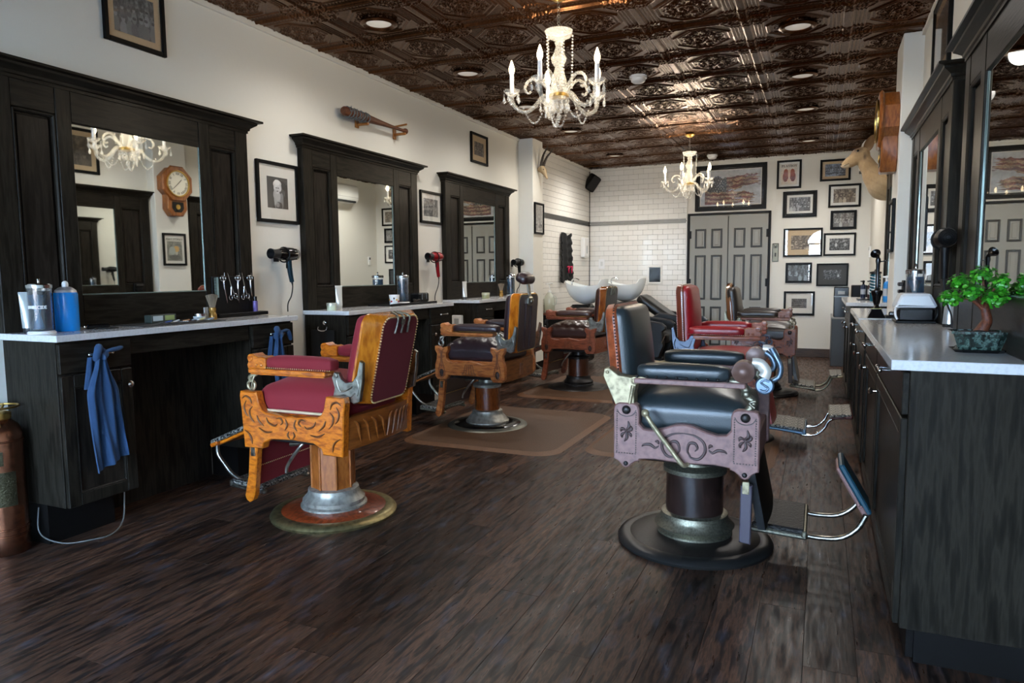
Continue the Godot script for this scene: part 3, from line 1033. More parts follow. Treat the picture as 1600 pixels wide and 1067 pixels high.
func mirror_surround(label: String, at: Vector3, yaw: float, w: float, mw: float, floor_y: float, tilt := 0.0) -> Node3D:
	# local: x out of the wall, z along it, origin on the wall at floor height
	var o := thing("mirror_surround", label, "mirror", at, yaw)
	var top := 2.105
	var mb := 1.115
	var mt := 1.941
	var b := MB.new()
	b.box(Vector3(0.012, (floor_y + top) / 2, 0), Vector3(0.024, top - floor_y, w - 0.01))
	P(o, "backing", b, M.wood_panel)
	var pw := (w - mw) / 2 - 0.175
	for s: float in [-1.0, 1.0]:
		P(o, "stile", MB.new().box(Vector3(0.026, (floor_y + top) / 2, s * (w / 2 - 0.05)), Vector3(0.05, top - floor_y, 0.10), 0.003), M.wood)
		P(o, "stile", MB.new().box(Vector3(0.026, (floor_y + top) / 2, s * (mw / 2 + 0.0375)), Vector3(0.05, top - floor_y, 0.075), 0.003), M.wood)
		var zc := s * (mw / 2 + 0.075 + pw / 2)
		P(o, "rail", MB.new().box(Vector3(0.025, (1.965 + top) / 2, zc), Vector3(0.046, top - 1.965, pw), 0.003), M.wood_z)
		P(o, "rail", MB.new().box(Vector3(0.025, (floor_y + mb) / 2, zc), Vector3(0.046, mb - floor_y, pw), 0.003), M.wood_z)
	P(o, "frieze", MB.new().box(Vector3(0.025, (mt + top) / 2, 0), Vector3(0.047, top - mt, mw), 0.003), M.wood_z)
	P(o, "apron", MB.new().box(Vector3(0.025, (floor_y + mb) / 2, 0), Vector3(0.047, mb - floor_y, mw), 0.003), M.wood_z)
	for s: float in [-1.0, 1.0]:
		var zc := s * (mw / 2 + 0.075 + pw / 2)
		b = MB.new()
		b.box(Vector3(0.028, (1.965 + mb) / 2, zc), Vector3(0.012, 1.965 - mb - 0.05, pw - 0.05), 0.008)
		P(o, "panel", b, M.wood_panel)
		b = MB.new()
		for e: float in [-1.0, 1.0]:
			b.box(Vector3(0.036, (1.965 + mb) / 2, zc + e * (pw / 2 - 0.008)), Vector3(0.026, 1.965 - mb, 0.016), 0.006)
			b.box(Vector3(0.036, (1.965 + mb) / 2 + e * ((1.965 - mb) / 2 - 0.008), zc), Vector3(0.026, 0.016, pw), 0.006)
		P(o, "panel_moulding", b, M.wood)
	var mi := P(o, "mirror_glass", MB.new().box(Vector3(), Vector3(0.006, mt - mb, mw)), M.mirror)
	mi.position = Vector3(0.035, (mb + mt) / 2, 0)
	mi.rotation.y = deg_to_rad(tilt)   # hung a touch out of true
	b = MB.new()
	b.X.origin = -Vector3(0.030, (mb + mt) / 2, 0)
	for e: float in [-1.0, 1.0]:
		b.box(Vector3(0.035, (mb + mt) / 2, e * (mw / 2 - 0.005)), Vector3(0.005, mt - mb, 0.006), 0.0015)
	b.box(Vector3(0.036, mb + 0.003, 0), Vector3(0.008, 0.006, mw), 0.001)
	P(mi, "mirror_edge", b, M.glass_edge)
	# crown: a stepped moulding that returns to the wall at both ends
	b = MB.new()
	var prof: Array = [[0.0, 0.0], [0.056, 0.0], [0.056, 0.014], [0.064, 0.018], [0.066, 0.03], [0.084, 0.044], [0.096, 0.052], [0.098, 0.062], [0.122, 0.066], [0.122, 0.078], [0.0, 0.078]]
	for i in prof.size() - 1:
		var p: Array = prof[i]
		var q: Array = prof[i + 1]
		var hp := w / 2 + maxf(0.0, p[0] - 0.05)
		var hq := w / 2 + maxf(0.0, q[0] - 0.05)
		var y0: float = 2.085 + p[1]
		var y1: float = 2.085 + q[1]
		var hint := Vector3(q[1] - p[1], -(q[0] - p[0]), 0)
		b.q4(Vector3(p[0], y0, -hp), Vector3(p[0], y0, hp), Vector3(q[0], y1, hq), Vector3(q[0], y1, -hq), hint)
		for s: float in [-1.0, 1.0]:
			b.q4(Vector3(0, y0, s * hp), Vector3(p[0], y0, s * hp), Vector3(q[0], y1, s * hq), Vector3(0, y1, s * hq), Vector3(0, -(q[0] - p[0]), s * maxf(0.01, q[1] - p[1])))
	P(o, "cornice", b, M.wood_z)
	return o

func pull(parent: Node3D, at: Vector3, length := 0.11) -> void:   # a bar handle with ball ends, along z, standing off along x
	var b := MB.new()
	b.tube([at + Vector3(0.03, 0, -length / 2), at + Vector3(0.03, 0, length / 2)], 0.005, 8)
	for s: float in [-1.0, 1.0]:
		b.tube([at + Vector3(0, 0, s * length * 0.32), at + Vector3(0.03, 0, s * length * 0.32)], 0.0045, 6)
		b.ball(at + Vector3(0.03, 0, s * length / 2), Vector3(0.009, 0.009, 0.009), 8, 6)
	P(parent, "handle", b, M.chrome)

func knob(parent: Node3D, at: Vector3) -> void:
	P(parent, "knob", MB.new().lathe([[0.007, 0.0], [0.006, 0.014], [0.014, 0.02], [0.0155, 0.027], [0.009, 0.033], [0.0, 0.034]], at, Vector3.RIGHT, 14), M.chrome)

func cabinet(label: String, at: Vector3, yaw: float, w: float, depth: float, low: float, top: float, toe: float, knob_side: float, two := false) -> Node3D:
	# local: back on x = 0, front at x = depth; z from 0 to w
	var o := thing("cabinet", label, "cabinet", at, yaw)
	var b := MB.new()
	b.box(Vector3(depth / 2 - 0.01, (low + top) / 2, w / 2), Vector3(depth - 0.02, top - low, w), 0.002)
	P(o, "body", b, M.wood)
	P(o, "toe_kick", MB.new().box(Vector3((depth - toe) / 2, low / 2, w / 2), Vector3(depth - toe, low, w - 0.03)), M.black_wood)
	var ds := 0.0
	b = MB.new()
	b.box(Vector3(depth - 0.009, top - 0.075, w / 2), Vector3(0.02, 0.13, w - 0.008), 0.003)
	var dr := P(o, "drawer", b, M.wood_z)
	pull(dr, Vector3(depth, top - 0.065, w / 2))
	var dh := top - 0.15 - low
	var doors := 2 if two else 1
	for k in doors:
		var dw := (w - 0.008) / doors
		var zc := 0.004 + dw * (k + 0.5)
		b = MB.new()
		for s: float in [-1.0, 1.0]:
			b.box(Vector3(depth - 0.009, low + dh / 2, zc + s * (dw / 2 - 0.0285)), Vector3(0.02, dh, 0.055), 0.003)
			b.box(Vector3(depth - 0.009, low + dh / 2 + s * (dh / 2 - 0.0275), zc), Vector3(0.02, 0.055, dw - 0.113), 0.003)
		var d := P(o, "door", b, M.wood)
		P(d, "panel", MB.new().box(Vector3(depth - 0.016, low + dh / 2, zc), Vector3(0.008, dh - 0.11, dw - 0.11)), M.wood_panel)
		b = MB.new()
		for s: float in [-1.0, 1.0]:
			b.box(Vector3(depth - 0.008, low + dh / 2, zc + s * (dw / 2 - 0.06)), Vector3(0.016, dh - 0.11, 0.009), 0.004)
			b.box(Vector3(depth - 0.008, low + dh / 2 + s * (dh / 2 - 0.058), zc), Vector3(0.016, 0.009, dw - 0.12), 0.004)
		P(d, "bead", b, M.wood)
		var ks := knob_side if not two else (1.0 if k == 0 else -1.0)
		knob(d, Vector3(depth, low + dh - 0.075, zc + ks * (dw / 2 - 0.028)))
	return o

func stations() -> void:
	var frames := ["dark wooden mirror surround over the nearest left counter, scissors hung on its right panel", "dark wooden mirror surround over the middle left counter, between the black and red hairdryers", "dark wooden mirror surround over the farthest left counter, beside the white pillar"]
	var tops := ["pale stone counter at the near left, with the blue spray can on it", "pale stone counter in the middle on the left, behind the maroon chair", "pale stone counter farthest on the left, behind the tufted chair with a headrest"]
	var cl := ["dark wooden cabinet at the near left with the long blue towel on its handle", "dark wooden cabinet behind the maroon chair, a black cloth hung on its side", "dark wooden cabinet under the near end of the farthest left counter"]
	var cr := ["dark wooden cabinet with the small knotted blue towel, behind the maroon chair's arm", "dark wooden cabinet under the middle left counter's far end, beside the white outlet box", "dark wooden cabinet farthest on the left, behind the tufted chair's backrest"]
	for k in 3:
		var c: float = [-2.68, -4.70, -6.715][k]
		mirror_surround(frames[k], Vector3(XL, 0, c), 0, 1.505, 0.755, 0.955, [-1.4, 0.35, 0.0][k])
		var t := thing("counter", tops[k], "counter", Vector3(XL, 0.955, c))
		P(t, "worktop", MB.new().box(Vector3(0.2, -0.0145, 0), Vector3(0.40, 0.029, 1.505), 0.002), M.quartz)
		var kp := thing("kneehole_panel", ["dark wooden apron and back panel between the two nearest left cabinets", "dark wooden apron and back panel between the two middle left cabinets", "dark wooden apron and back panel between the two farthest left cabinets"][k], "panel", Vector3(XL, 0.0, c + 0.002))
		P(kp, "apron", MB.new().box(Vector3(0.35, 0.88, 0), Vector3(0.018, 0.09, 0.764)), M.wood_z)
		P(kp, "back_panel", MB.new().box(Vector3(0.012, 0.463, 0), Vector3(0.02, 0.925, 0.764)), M.wood_panel)
		cabinet(cl[k], Vector3(XL + 0.002, 0, c + 0.735 - 0.35), 0, 0.35, 0.375, 0.19, 0.925, 0.17, -1.0)
		cabinet(cr[k], Vector3(XL + 0.002, 0, c - 0.735), 0, 0.345, 0.375, 0.19, 0.925, 0.17, 1.0)

func right_side() -> void:
	var frames := ["dark wooden mirror surround at the near right whose glass shows the flag picture", "dark wooden mirror surround behind the white-lidded warmer, second on the right", "dark wooden mirror surround beyond the right pillar, under the mounted animal head"]
	for k in 3:
		var c: float = [-2.80, -4.745, -6.83][k]
		mirror_surround(frames[k], Vector3(XR, 0, c), PI, [1.62, 1.63, 1.46][k], 0.80 if k < 2 else 0.7, 0.936)
	var tops := ["pale stone counter at the near right with the bonsai on it", "pale stone counter second on the right, holding the black candlestick telephone", "pale stone counter beyond the right pillar, farthest on the right"]
	var ends := [[-2.352, -4.27], [-4.38, -5.575], [-6.56, -7.95]]
	var units := [[[-2.385, -3.42], [-3.44, -4.25]], [[-4.40, -4.97], [-4.98, -5.56]], [[-6.58, -7.25], [-7.26, -7.93]]]
	var names := [["dark wooden cabinet under the bonsai at the near right, its plain end facing out", "dark wooden cabinet under the white-lidded warmer, second from the near right end"],
		["dark wooden cabinet third from the near right end, under the candlestick telephone", "dark wooden cabinet fourth from the near right end, against the right pillar"],
		["dark wooden cabinet just beyond the right pillar", "dark wooden cabinet farthest on the right, beyond the pillar"]]
	for k in 3:
		var z0: float = ends[k][0]
		var z1: float = ends[k][1]
		var t := thing("counter", tops[k], "counter", Vector3(XR, 0.936, (z0 + z1) / 2))
		P(t, "worktop", MB.new().box(Vector3(-0.195, -0.0155, 0), Vector3(0.39, 0.031, z0 - z1), 0.002), M.quartz)
		for u in 2:
			var a: float = units[k][u][0]
			var e: float = units[k][u][1]
			cabinet(names[k][u], Vector3(XR - 0.002, 0, a), PI, a - e, 0.352, 0.105, 0.905, 0.04, 1.0)
	# the plain end panel that faces the room's front
	var o := thing("end_panel", "plain dark wooden end panel below the bonsai counter, facing the front", "panel", Vector3(0.42, 0, -2.385))
	P(o, "board", MB.new().box(Vector3(0, 0.505, 0.012), Vector3(0.335, 0.80, 0.022), 0.002), M.wood)
	P(o, "plinth", MB.new().box(Vector3(0.02, 0.0525, 0.006), Vector3(0.29, 0.105, 0.012)), M.black_wood)

# An antique barber chair. Local axes: it faces +x, origin on the floor under its column.
func chair(c: Dictionary) -> void:
	var o := thing("barber_chair", c.label, "barber chair", c.at, c.yaw)
	var wood: Material = c.wood
	var metal: Material = c.metal
	var style: String = c.style
	var b: MB
	# base and column
	var br: float = c.get("base_r", 0.32)
	var off: Vector3 = c.get("base_off", Vector3())
	P(o, "base_rim", MB.new().lathe([[br - 0.05, 0.0], [br, 0.0], [br + 0.004, 0.012], [br - 0.006, 0.026], [br - 0.03, 0.034], [br - 0.052, 0.033]], off, Vector3.UP, 56), c.rim)
	P(o, "base_disc", MB.new().lathe([[br - 0.05, 0.030], [br - 0.055, 0.034], [0.19, 0.045], [0.10, 0.05], [0.0, 0.05]], off, Vector3.UP, 48), c.disc)
	var cr: float = c.get("col_r", 0.1)
	var fr: float = c.get("flare_r", 0.17)
	P(o, "flare", MB.new().lathe([[fr, 0.04], [fr, 0.055], [fr - 0.012, 0.064], [cr + 0.05, 0.082], [cr + 0.028, 0.105], [cr + 0.022, 0.118], [cr + 0.02, 0.135], [cr + 0.006, 0.142], [0.05, 0.142]], off, Vector3.UP, 40), c.flare)
	if c.get("octagon", false):
		P(o, "column", MB.new().lathe([[cr, 0.138], [cr, 0.42], [0.03, 0.42]], off, Vector3.UP, 8, true), c.colw)
		b = MB.new()
		for k in 8:
			var a := TAU * k / 8 
			b.tube([off + Vector3(sin(a) * cr, 0.14, cos(a) * cr), off + Vector3(sin(a) * cr, 0.42, cos(a) * cr)], 0.006, 6)
		P(o, "column_bead", b, c.colw)
	else:
		P(o, "column", MB.new().lathe([[cr, 0.138], [cr, 0.33], [0.03, 0.33]], off, Vector3.UP, 32), c.colw)
		P(o, "collar", MB.new().lathe([[cr, 0.318], [cr + 0.012, 0.322], [cr + 0.014, 0.342], [cr - 0.004, 0.352], [cr - 0.03, 0.357], [cr - 0.032, 0.42], [0.03, 0.42]], off, Vector3.UP, 32), c.flare)
	P(o, "under_frame", MB.new().box(Vector3(0, 0.435, 0), Vector3(0.46, 0.05, 0.50), 0.008), M.dark_iron)
	# side panels
	var half: Array
	if style == "carved":
		half = [[0, 0.44], [0.12, 0.434], [0.165, 0.412], [0.175, 0.385], [0.283, 0.383], [0.288, 0.45], [0.294, 0.56], [0.302, 0.63], [0.297, 0.655], [0.20, 0.655], [0.193, 0.63], [0.187, 0.60], [0.172, 0.572], [0.15, 0.558], [0.07, 0.552], [0.03, 0.546], [0, 0.553]]
	elif style == "spoon":
		half = [[0, 0.44], [0.178, 0.44], [0.178, 0.428], [0.198, 0.405], [0.272, 0.405], [0.293, 0.43], [0.293, 0.52], [0.279, 0.56], [0.275, 0.60], [0.293, 0.63], [0.292, 0.66], [0.258, 0.653], [0.235, 0.638], [0.213, 0.653], [0.18, 0.66], [0.178, 0.63], [0.197, 0.60], [0.193, 0.565], [0.178, 0.548], [0.11, 0.536], [0.06, 0.548], [0, 0.557]]
	else:
		half = [[0, 0.425], [0.12, 0.432], [0.18, 0.425], [0.182, 0.418], [0.20, 0.413], [0.214, 0.402], [0.224, 0.389], [0.238, 0.384], [0.252, 0.389], [0.262, 0.402], [0.276, 0.413], [0.291, 0.42], [0.291, 0.635], [0.284, 0.653], [0.268, 0.661], [0.206, 0.661], [0.19, 0.653], [0.183, 0.635], [0.183, 0.575], [0.165, 0.556], [0.13, 0.552], [0.085, 0.564], [0.035, 0.583], [0, 0.587]]
	var outline := half.duplicate()
	for i in range(half.size() - 2, 0, -1):
		outline.append([-half[i][0], half[i][1]])
	for s: float in [-1.0, 1.0]:
		b = MB.new()
		b.prism(outline, s * 0.255, s * 0.302, 0.005)
		var side := P(o, "side_panel", b, wood)
		var zz := s * 0.303
		b = MB.new()
		if style == "carved":
			for e: float in [-1.0, 1.0]:
				for st: Array in [[[0.284, 0.62], [0.262, 0.634], [0.235, 0.622], [0.226, 0.598]], [[0.258, 0.612], [0.272, 0.585], [0.266, 0.555], [0.25, 0.535]], [[0.222, 0.585], [0.24, 0.565], [0.236, 0.535], [0.215, 0.51]], [[0.198, 0.545], [0.186, 0.518], [0.158, 0.495]], [[0.142, 0.538], [0.13, 0.515], [0.095, 0.502], [0.078, 0.512]], [[0.085, 0.535], [0.06, 0.54], [0.046, 0.522], [0.06, 0.508]], [[0.11, 0.472], [0.15, 0.468], [0.19, 0.486]], [[0.276, 0.468], [0.25, 0.452], [0.236, 0.43], [0.232, 0.402]], [[0.03, 0.538], [0.02, 0.51], [0.035, 0.485]], [[0.012, 0.48], [0.02, 0.462], [0.008, 0.446]]]:
					var p := spline(v3(st.map(func(q: Array) -> Array: return [q[0] * e, q[1]]), zz), 5)
					var rr: Array = []
					for i in p.size():
						rr.append(0.0012 + 0.0042 * sin(PI * (i + 0.5) / p.size()))
					b.tube(p, rr, 5)
			P(side, "carving", b, mat(c8(96, 48, 14), 0.4))
		elif style == "spoon":
			for e: float in [-1.0, 1.0]:
				b.tube(v3([[e * 0.235, 0.50], [e * 0.232, 0.56], [e * 0.235, 0.632]], zz), 0.003, 5)
				b.tube(spline(v3([[e * 0.262, 0.643], [e * 0.245, 0.62], [e * 0.24, 0.56], [e * 0.256, 0.50], [e * 0.262, 0.45], [e * 0.235, 0.418], [e * 0.208, 0.45], [e * 0.214, 0.50], [e * 0.23, 0.56], [e * 0.225, 0.62], [e * 0.208, 0.643]], zz), 4), 0.0026, 5)
			for k in 5:
				var x := (k - 2) * 0.021
				b.tube(spline(v3([[x * 1.35, 0.455], [x * 0.95, 0.475], [x * 0.8, 0.51], [x * 0.6, 0.53]], zz), 4), 0.003, 5)
				b.tube(ring(Vector3(x * 1.2, 0.456, zz), 0.008, 2, 8), 0.002, 4, true)
			P(side, "carving", b, mat(c8(110, 62, 34), 0.5))
			b = MB.new()
			for e: float in [-1.0, 1.0]:
				b.ball(Vector3(e * 0.235, 0.458, zz - s * 0.002), Vector3(0.02, 0.03, 0.006), 14, 8)
			P(side, "boss", b, mat(c8(120, 66, 44), 0.6, 0, {tex = T.relief, scale = Vector3(14, 14, 14)}))
		else:
			for e: float in [-1.0, 1.0]:
				var x := e * 0.237
				for st: Array in [[[-0.006, 0.545], [0.012, 0.56], [0.008, 0.585]], [[0, 0.545], [-0.018, 0.552], [-0.022, 0.538]], [[0.002, 0.54], [0.022, 0.55], [0.02, 0.565]], [[0, 0.54], [0.004, 0.515], [-0.008, 0.498]], [[0.004, 0.538], [0.018, 0.53], [0.022, 0.518]], [[-0.004, 0.538], [-0.018, 0.525], [-0.016, 0.512]]]:
					var p := spline(v3(st.map(func(q: Array) -> Array: return [x + q[0], q[1]]), zz), 4)
					var rr: Array = []
					for i in p.size():
						rr.append(0.001 + 0.006 * sin(PI * (i + 0.5) / p.size()))
					b.tube(p, rr, 6)
				b.ball(Vector3(x, 0.542, zz + s * 0.002), Vector3(0.006, 0.006, 0.004), 8, 5)
			for e: float in [-1.0, 1.0]:
				for st: Array in [[[e * 0.02, 0.476], [e * 0.03, 0.455], [e * 0.062, 0.452], [e * 0.085, 0.482], [e * 0.08, 0.52], [e * 0.045, 0.545], [0.0, 0.552]], [[e * 0.03, 0.458], [e * 0.016, 0.48], [e * 0.024, 0.512], [e * 0.046, 0.514], [e * 0.056, 0.495], [e * 0.046, 0.482]], [[e * 0.10, 0.492], [e * 0.115, 0.482], [e * 0.135, 0.494], [e * 0.16, 0.492], [e * 0.17, 0.483]], [[e * 0.10, 0.498], [e * 0.105, 0.51], [e * 0.115, 0.508]]]:
					var p := spline(v3(st, zz), 5)
					var rr: Array = []
					for i in p.size():
						rr.append(0.002 + 0.0046 * sin(PI * (i + 0.5) / p.size()))
					b.tube(p, rr, 6)
			P(side, "carving", b, mat(c8(72, 54, 52), 0.42))
			b = MB.new()
			for e: float in [-1.0, 1.0]:
				for k in 18:
					for x: float in [0.196, 0.277]:
						b.ball(Vector3(e * x, 0.455 + k * 0.0098, zz), Vector3(0.0032, 0.0032, 0.0022), 6, 4)
				for k in 8:
					b.ball(Vector3(e * (0.198 + k * 0.0115), 0.448, zz), Vector3(0.0032, 0.0032, 0.0022), 6, 4)
				b.tube(spline(v3([[e * 0.196, 0.632], [e * 0.21, 0.612], [e * 0.237, 0.604], [e * 0.264, 0.612], [e * 0.277, 0.632]], zz), 4), 0.0024, 5)
			P(side, "bead_border", b, mat(c8(92, 76, 72), 0.4))
			for e: float in [-1.0, 1.0]:
				P(side, "bolt", MB.new().ball(Vector3(e * 0.237, 0.632, zz), Vector3(0.019, 0.019, 0.012), 14, 8), M.dark_iron)
				P(side, "bolt", MB.new().ball(Vector3(e * 0.238, 0.404, zz), Vector3(0.0105, 0.0105, 0.007), 10, 6), M.dark_iron)
	# rear and front rails
	b = MB.new()
	var bulge := 0.05 if style == "carved" else 0.012
	b.slab(14, 5, func(u: float, v: float) -> Vector3: return Vector3(-0.285 - bulge * sin(PI * u), 0.405 + 0.15 * v + (0.012 * sin(PI * u) - 0.012 * sin(PI * v) if style == "carved" else 0.0), (u - 0.5) * 0.515), Vector3(-0.028, 0, 0))
	var rail := P(o, "rear_rail", b, c.get("rail", wood))
	b = MB.new()
	if style == "carved":
		for k in 9:
			var u := 0.1 + 0.1 * k
			var x := -0.289 - bulge * sin(PI * u)
			var zc := (u - 0.5) * 0.515
			var f := -0.03 if k < 4 else 0.03
			b.tube(spline([Vector3(x, 0.43, zc - f * 0.7), Vector3(x - 0.002, 0.48, zc - f * 0.2), Vector3(x - 0.002, 0.52, zc + f * 0.2), Vector3(x, 0.54, zc + f)], 4), [0.002, 0.003, 0.004, 0.006, 0.0065, 0.007, 0.0075, 0.007, 0.007, 0.006, 0.005, 0.003, 0.002], 6)
	else:
		for k in 5:
			b.tube([Vector3(-0.298, 0.43, (k - 2) * 0.018), Vector3(-0.298, 0.52, (k - 2) * 0.012)], 0.003, 5)
	P(rail, "carving", b, c.get("rail", wood))
	b = MB.new()
	b.box(Vector3(0.265, 0.48, 0), Vector3(0.03, 0.13, 0.515), 0.004)
	P(o, "front_rail", b, wood)
	# seat
	b = MB.new()
	var tuft: Variant = null
	if c.get("tufted", false):
		tuft = func(u: float, v: float) -> float:
			var a := (u + v) * 2.6
			var e := (u - v) * 2.6
			var fa := absf(a - roundf(a))
			var fe := absf(e - roundf(e))
			return -0.010 * exp(-fa * fa * 90.0) - 0.010 * exp(-fe * fe * 90.0) - 0.014 * exp(-(fa * fa + fe * fe) * 60.0)
	b.pad(Vector3(0.0, 0.60 - c.get("seat_drop", 0.0), 0), Vector3(0.50, 0.15, 0.505), 0.055, c.get("crown", 0.06), 26 if tuft != null else 14, tuft)
	var seat := P(o, "seat", b, c.pad)
	P(seat, "seat_base", MB.new().box(Vector3(0, 0.525, 0), Vector3(0.51, 0.05, 0.508), 0.006), c.get("seatbase", wood))
	if style == "carved":
		b = MB.new()
		b.tube(v3([[-0.17, 0.565], [0.17, 0.565]], -0.262) , 0.007, 6)
		P(seat, "seat_piping", b, mat(c8(196, 170, 140), 0.6))
	# backrest: a leaning slab whose sides taper towards the rear
	var lean: float = c.get("lean", 0.22)
	var bh: float = c.get("back_h", 0.42)
	var hw: float = c.get("back_w", 0.225)
	var hr: float = c.get("back_wr", 0.19)
	var bd: float = c.get("back_d", 0.055)
	var tr: float = c.get("top_r", 0.05)
	var tk: float = c.get("top_k", 1.0)
	var org := Vector3(c.get("back_x", -0.27), 0.615, 0)
	var Bx := Transform3D(Basis(Vector3.BACK, lean), org) * Transform3D(Basis(Vector3(0, 0, -1), Vector3.UP, Vector3.RIGHT), Vector3())   # outline x -> -z, y up the back, z -> forward
	var shape := func(w: float, k: float) -> Array:
		var ol: Array = []
		for i in 7:
			var a := -PI / 2 + PI / 2 * i / 6
			ol.append([w - 0.04 + cos(a) * 0.04, 0.04 + sin(a) * 0.04])
		for i in 9:
			var a := PI / 2 * i / 8
			ol.append([w - tr + cos(a) * tr, bh - tr * tk + sin(a) * tr * tk])
		var whole := ol.duplicate()
		for i in range(ol.size() - 1, -1, -1):
			whole.append([-ol[i][0], ol[i][1]])
		return whole.map(func(q: Array) -> Array: return [q[0] * k, bh / 2 + (q[1] - bh / 2) * k])
	var front: Array = shape.call(hw, 1.0)
	var rear: Array = shape.call(hr, 1.0)
	b = MB.new()
	b.X = Bx
	var loops: Array = [[shape.call(hw, 0.95), 0.0], [front, -0.008], [front, -0.018], [rear, -bd + 0.006], [shape.call(hr, 0.97), -bd]]
	for i in loops.size() - 1:
		for k in front.size():
			var j := (k + 1) % front.size()
			var p: Array = loops[i][0]
			var q: Array = loops[i + 1][0]
			b.q4(Vector3(p[k][0], p[k][1], loops[i][1]), Vector3(p[j][0], p[j][1], loops[i][1]), Vector3(q[j][0], q[j][1], loops[i + 1][1]), Vector3(q[k][0], q[k][1], loops[i + 1][1]), Vector3(p[k][0], p[k][1] - bh / 2, 0), i + 1)
	b.g = 9
	b.prism(shape.call(hr, 0.97), -bd, -bd + 0.003)
	b.prism(shape.call(hw, 0.95), 0.0, -0.003)
	var back := P(o, "back_frame", b, c.backw)
	b = MB.new()
	b.X = Bx
	b.prism(shape.call(hr, 0.955), -bd + 0.004, -bd - 0.006, 0.004)
	P(back, "rear_upholstery", b, c.get("pad_rear", c.pad))
	# front pad, bulging forward, along the slab
	b = MB.new()
	b.X = Transform3D(Basis(Vector3.BACK, lean), org) * Transform3D(Basis(Vector3(0, 1, 0), Vector3(1, 0, 0), Vector3(0, 0, -1)), Vector3(0.0, bh / 2, 0))   # pad x up, pad y forward
	b.pad(Vector3(0, 0, 0), Vector3(bh * c.get("pad_k", 0.95), 0.09, hw * 2 * 0.95), 0.042, 0.03, 16)
	P(back, "front_pad", b, c.pad)
	b = MB.new()
	b.X = Bx
	for z: float in c.get("nail_planes", [-1.0]):
		var per: Array = rear if z < -0.5 else front
		var zn := -bd - 0.004 if z < -0.5 else z
		var kk := 0.965 if z < -0.5 else 1.0
		var carry := 0.0
		for i in per.size():
			var p := Vector2(per[i][0] * kk, bh / 2 + (per[i][1] - bh / 2) * kk)
			var i2 := (i + 1) % per.size()
			var q := Vector2(per[i2][0] * kk, bh / 2 + (per[i2][1] - bh / 2) * kk)
			var L := p.distance_to(q)
			while carry < L:
				var m := p.lerp(q, carry / L)
				b.ball(Vector3(m.x, m.y, zn), Vector3.ONE * c.get("nail", 0.0036), 6, 4)
				carry += c.get("nail_step", 0.0125)
			carry -= L
	P(back, "nailhead_trim", b, c.get("nails", M.brass))
	# arms
	var knobby: bool = style == "leaf" and c.get("knob", false)
	for s: float in [-1.0, 1.0]:
		var z := s * 0.272
		var arm: MeshInstance3D
		b = MB.new()
		b.box(Vector3(0.015, 0.757, z), Vector3(0.44, 0.022, 0.075), 0.004)
		if not knobby:
			b.box(Vector3(0.015, 0.744, z), Vector3(0.42, 0.01, 0.066), 0.003)
		arm = P(o, "armrest", b, c.get("armw", wood))
		b = MB.new()
		var px := -0.055 if not knobby else -0.01
		b.pad(Vector3(px, 0.797, z), Vector3(0.37, 0.062, 0.083), 0.025, 0.006, 8)
		P(arm, "arm_pad", b, c.get("armpad", c.pad))
		b = MB.new()
		var step := 0.012 if not knobby else 0.04
		var rad := 0.0034 if not knobby else 0.0066
		var x := px - 0.18
		while x <= px + 0.185:
			if knobby:
				P(arm, "nailhead", MB.new().ball(Vector3(x, 0.777, z + s * 0.041), Vector3(rad, rad, rad), 8, 6), M.dark_iron)
			else:
				b.ball(Vector3(x, 0.776, z + s * 0.041), Vector3(rad, rad, rad), 7, 5)
			x += step
		if not knobby:
			P(arm, "nailhead_trim", b, c.get("nails", M.brass))
		b = MB.new()
		if knobby:
			b.lathe([[0.0, -0.045], [0.02, -0.044], [0.042, -0.038], [0.045, -0.02], [0.045, 0.02], [0.042, 0.038], [0.03, 0.042], [0.024, 0.046], [0.014, 0.052], [0.0, 0.053]], Vector3(0.225, 0.812, z), Vector3(0, 0, s), 24)
			P(arm, "arm_knob", b, mat(c8(104, 76, 66), 0.35, 0.2))
			b = MB.new()
			b.tube(spline([Vector3(0.255, 0.845, z), Vector3(0.285, 0.842, z), Vector3(0.305, 0.815, z), Vector3(0.298, 0.792, z)], 5), 0.011, 6, false, 2.2)
			P(arm, "arm_hook", b, mat(c8(214, 208, 196), 0.4, 0.3))
		else:
			b.prism([[0.13, 0.768], [0.235, 0.768], [0.24, 0.785], [0.232, 0.80], [0.238, 0.815], [0.226, 0.835], [0.205, 0.838], [0.19, 0.826], [0.17, 0.822], [0.15, 0.826], [0.13, 0.82]], z - 0.037, z + 0.037, 0.004)
			b.lathe([[0.0, -0.04], [0.014, -0.039], [0.017, -0.036], [0.017, 0.036], [0.014, 0.039], [0.0, 0.04]], Vector3(0.218, 0.818, z), Vector3.BACK, 14)
			for k in 2:
				b.ball(Vector3(0.185 - 0.03 * k, 0.785, z + s * 0.037), Vector3(0.009, 0.009, 0.004), 8, 5)
			P(arm, "arm_scroll", b, c.get("armw", wood))
		# what carries the arm: ring and hook at the front, a cast bracket at the back
		b = MB.new()
		if knobby:
			b.tube(spline([Vector3(0.245, 0.655, z), Vector3(0.262, 0.69, z), Vector3(0.235, 0.715, z), Vector3(0.232, 0.74, z), Vector3(0.205, 0.765, z), Vector3(0.16, 0.77, z)], 5), 0.014, 7, false, 1.3)
			b.ball(Vector3(0.236, 0.722, z + s * 0.012), Vector3(0.014, 0.014, 0.008))
			b.tube(spline([Vector3(0.27, 0.672, z + s * 0.02), Vector3(0.25, 0.69, z + s * 0.02), Vector3(0.272, 0.70, z + s * 0.02)], 4), 0.006, 6)
		else:
			b.tube(ring(Vector3(0.25, 0.682, z), 0.021, 2, 16), 0.0075, 8, true)
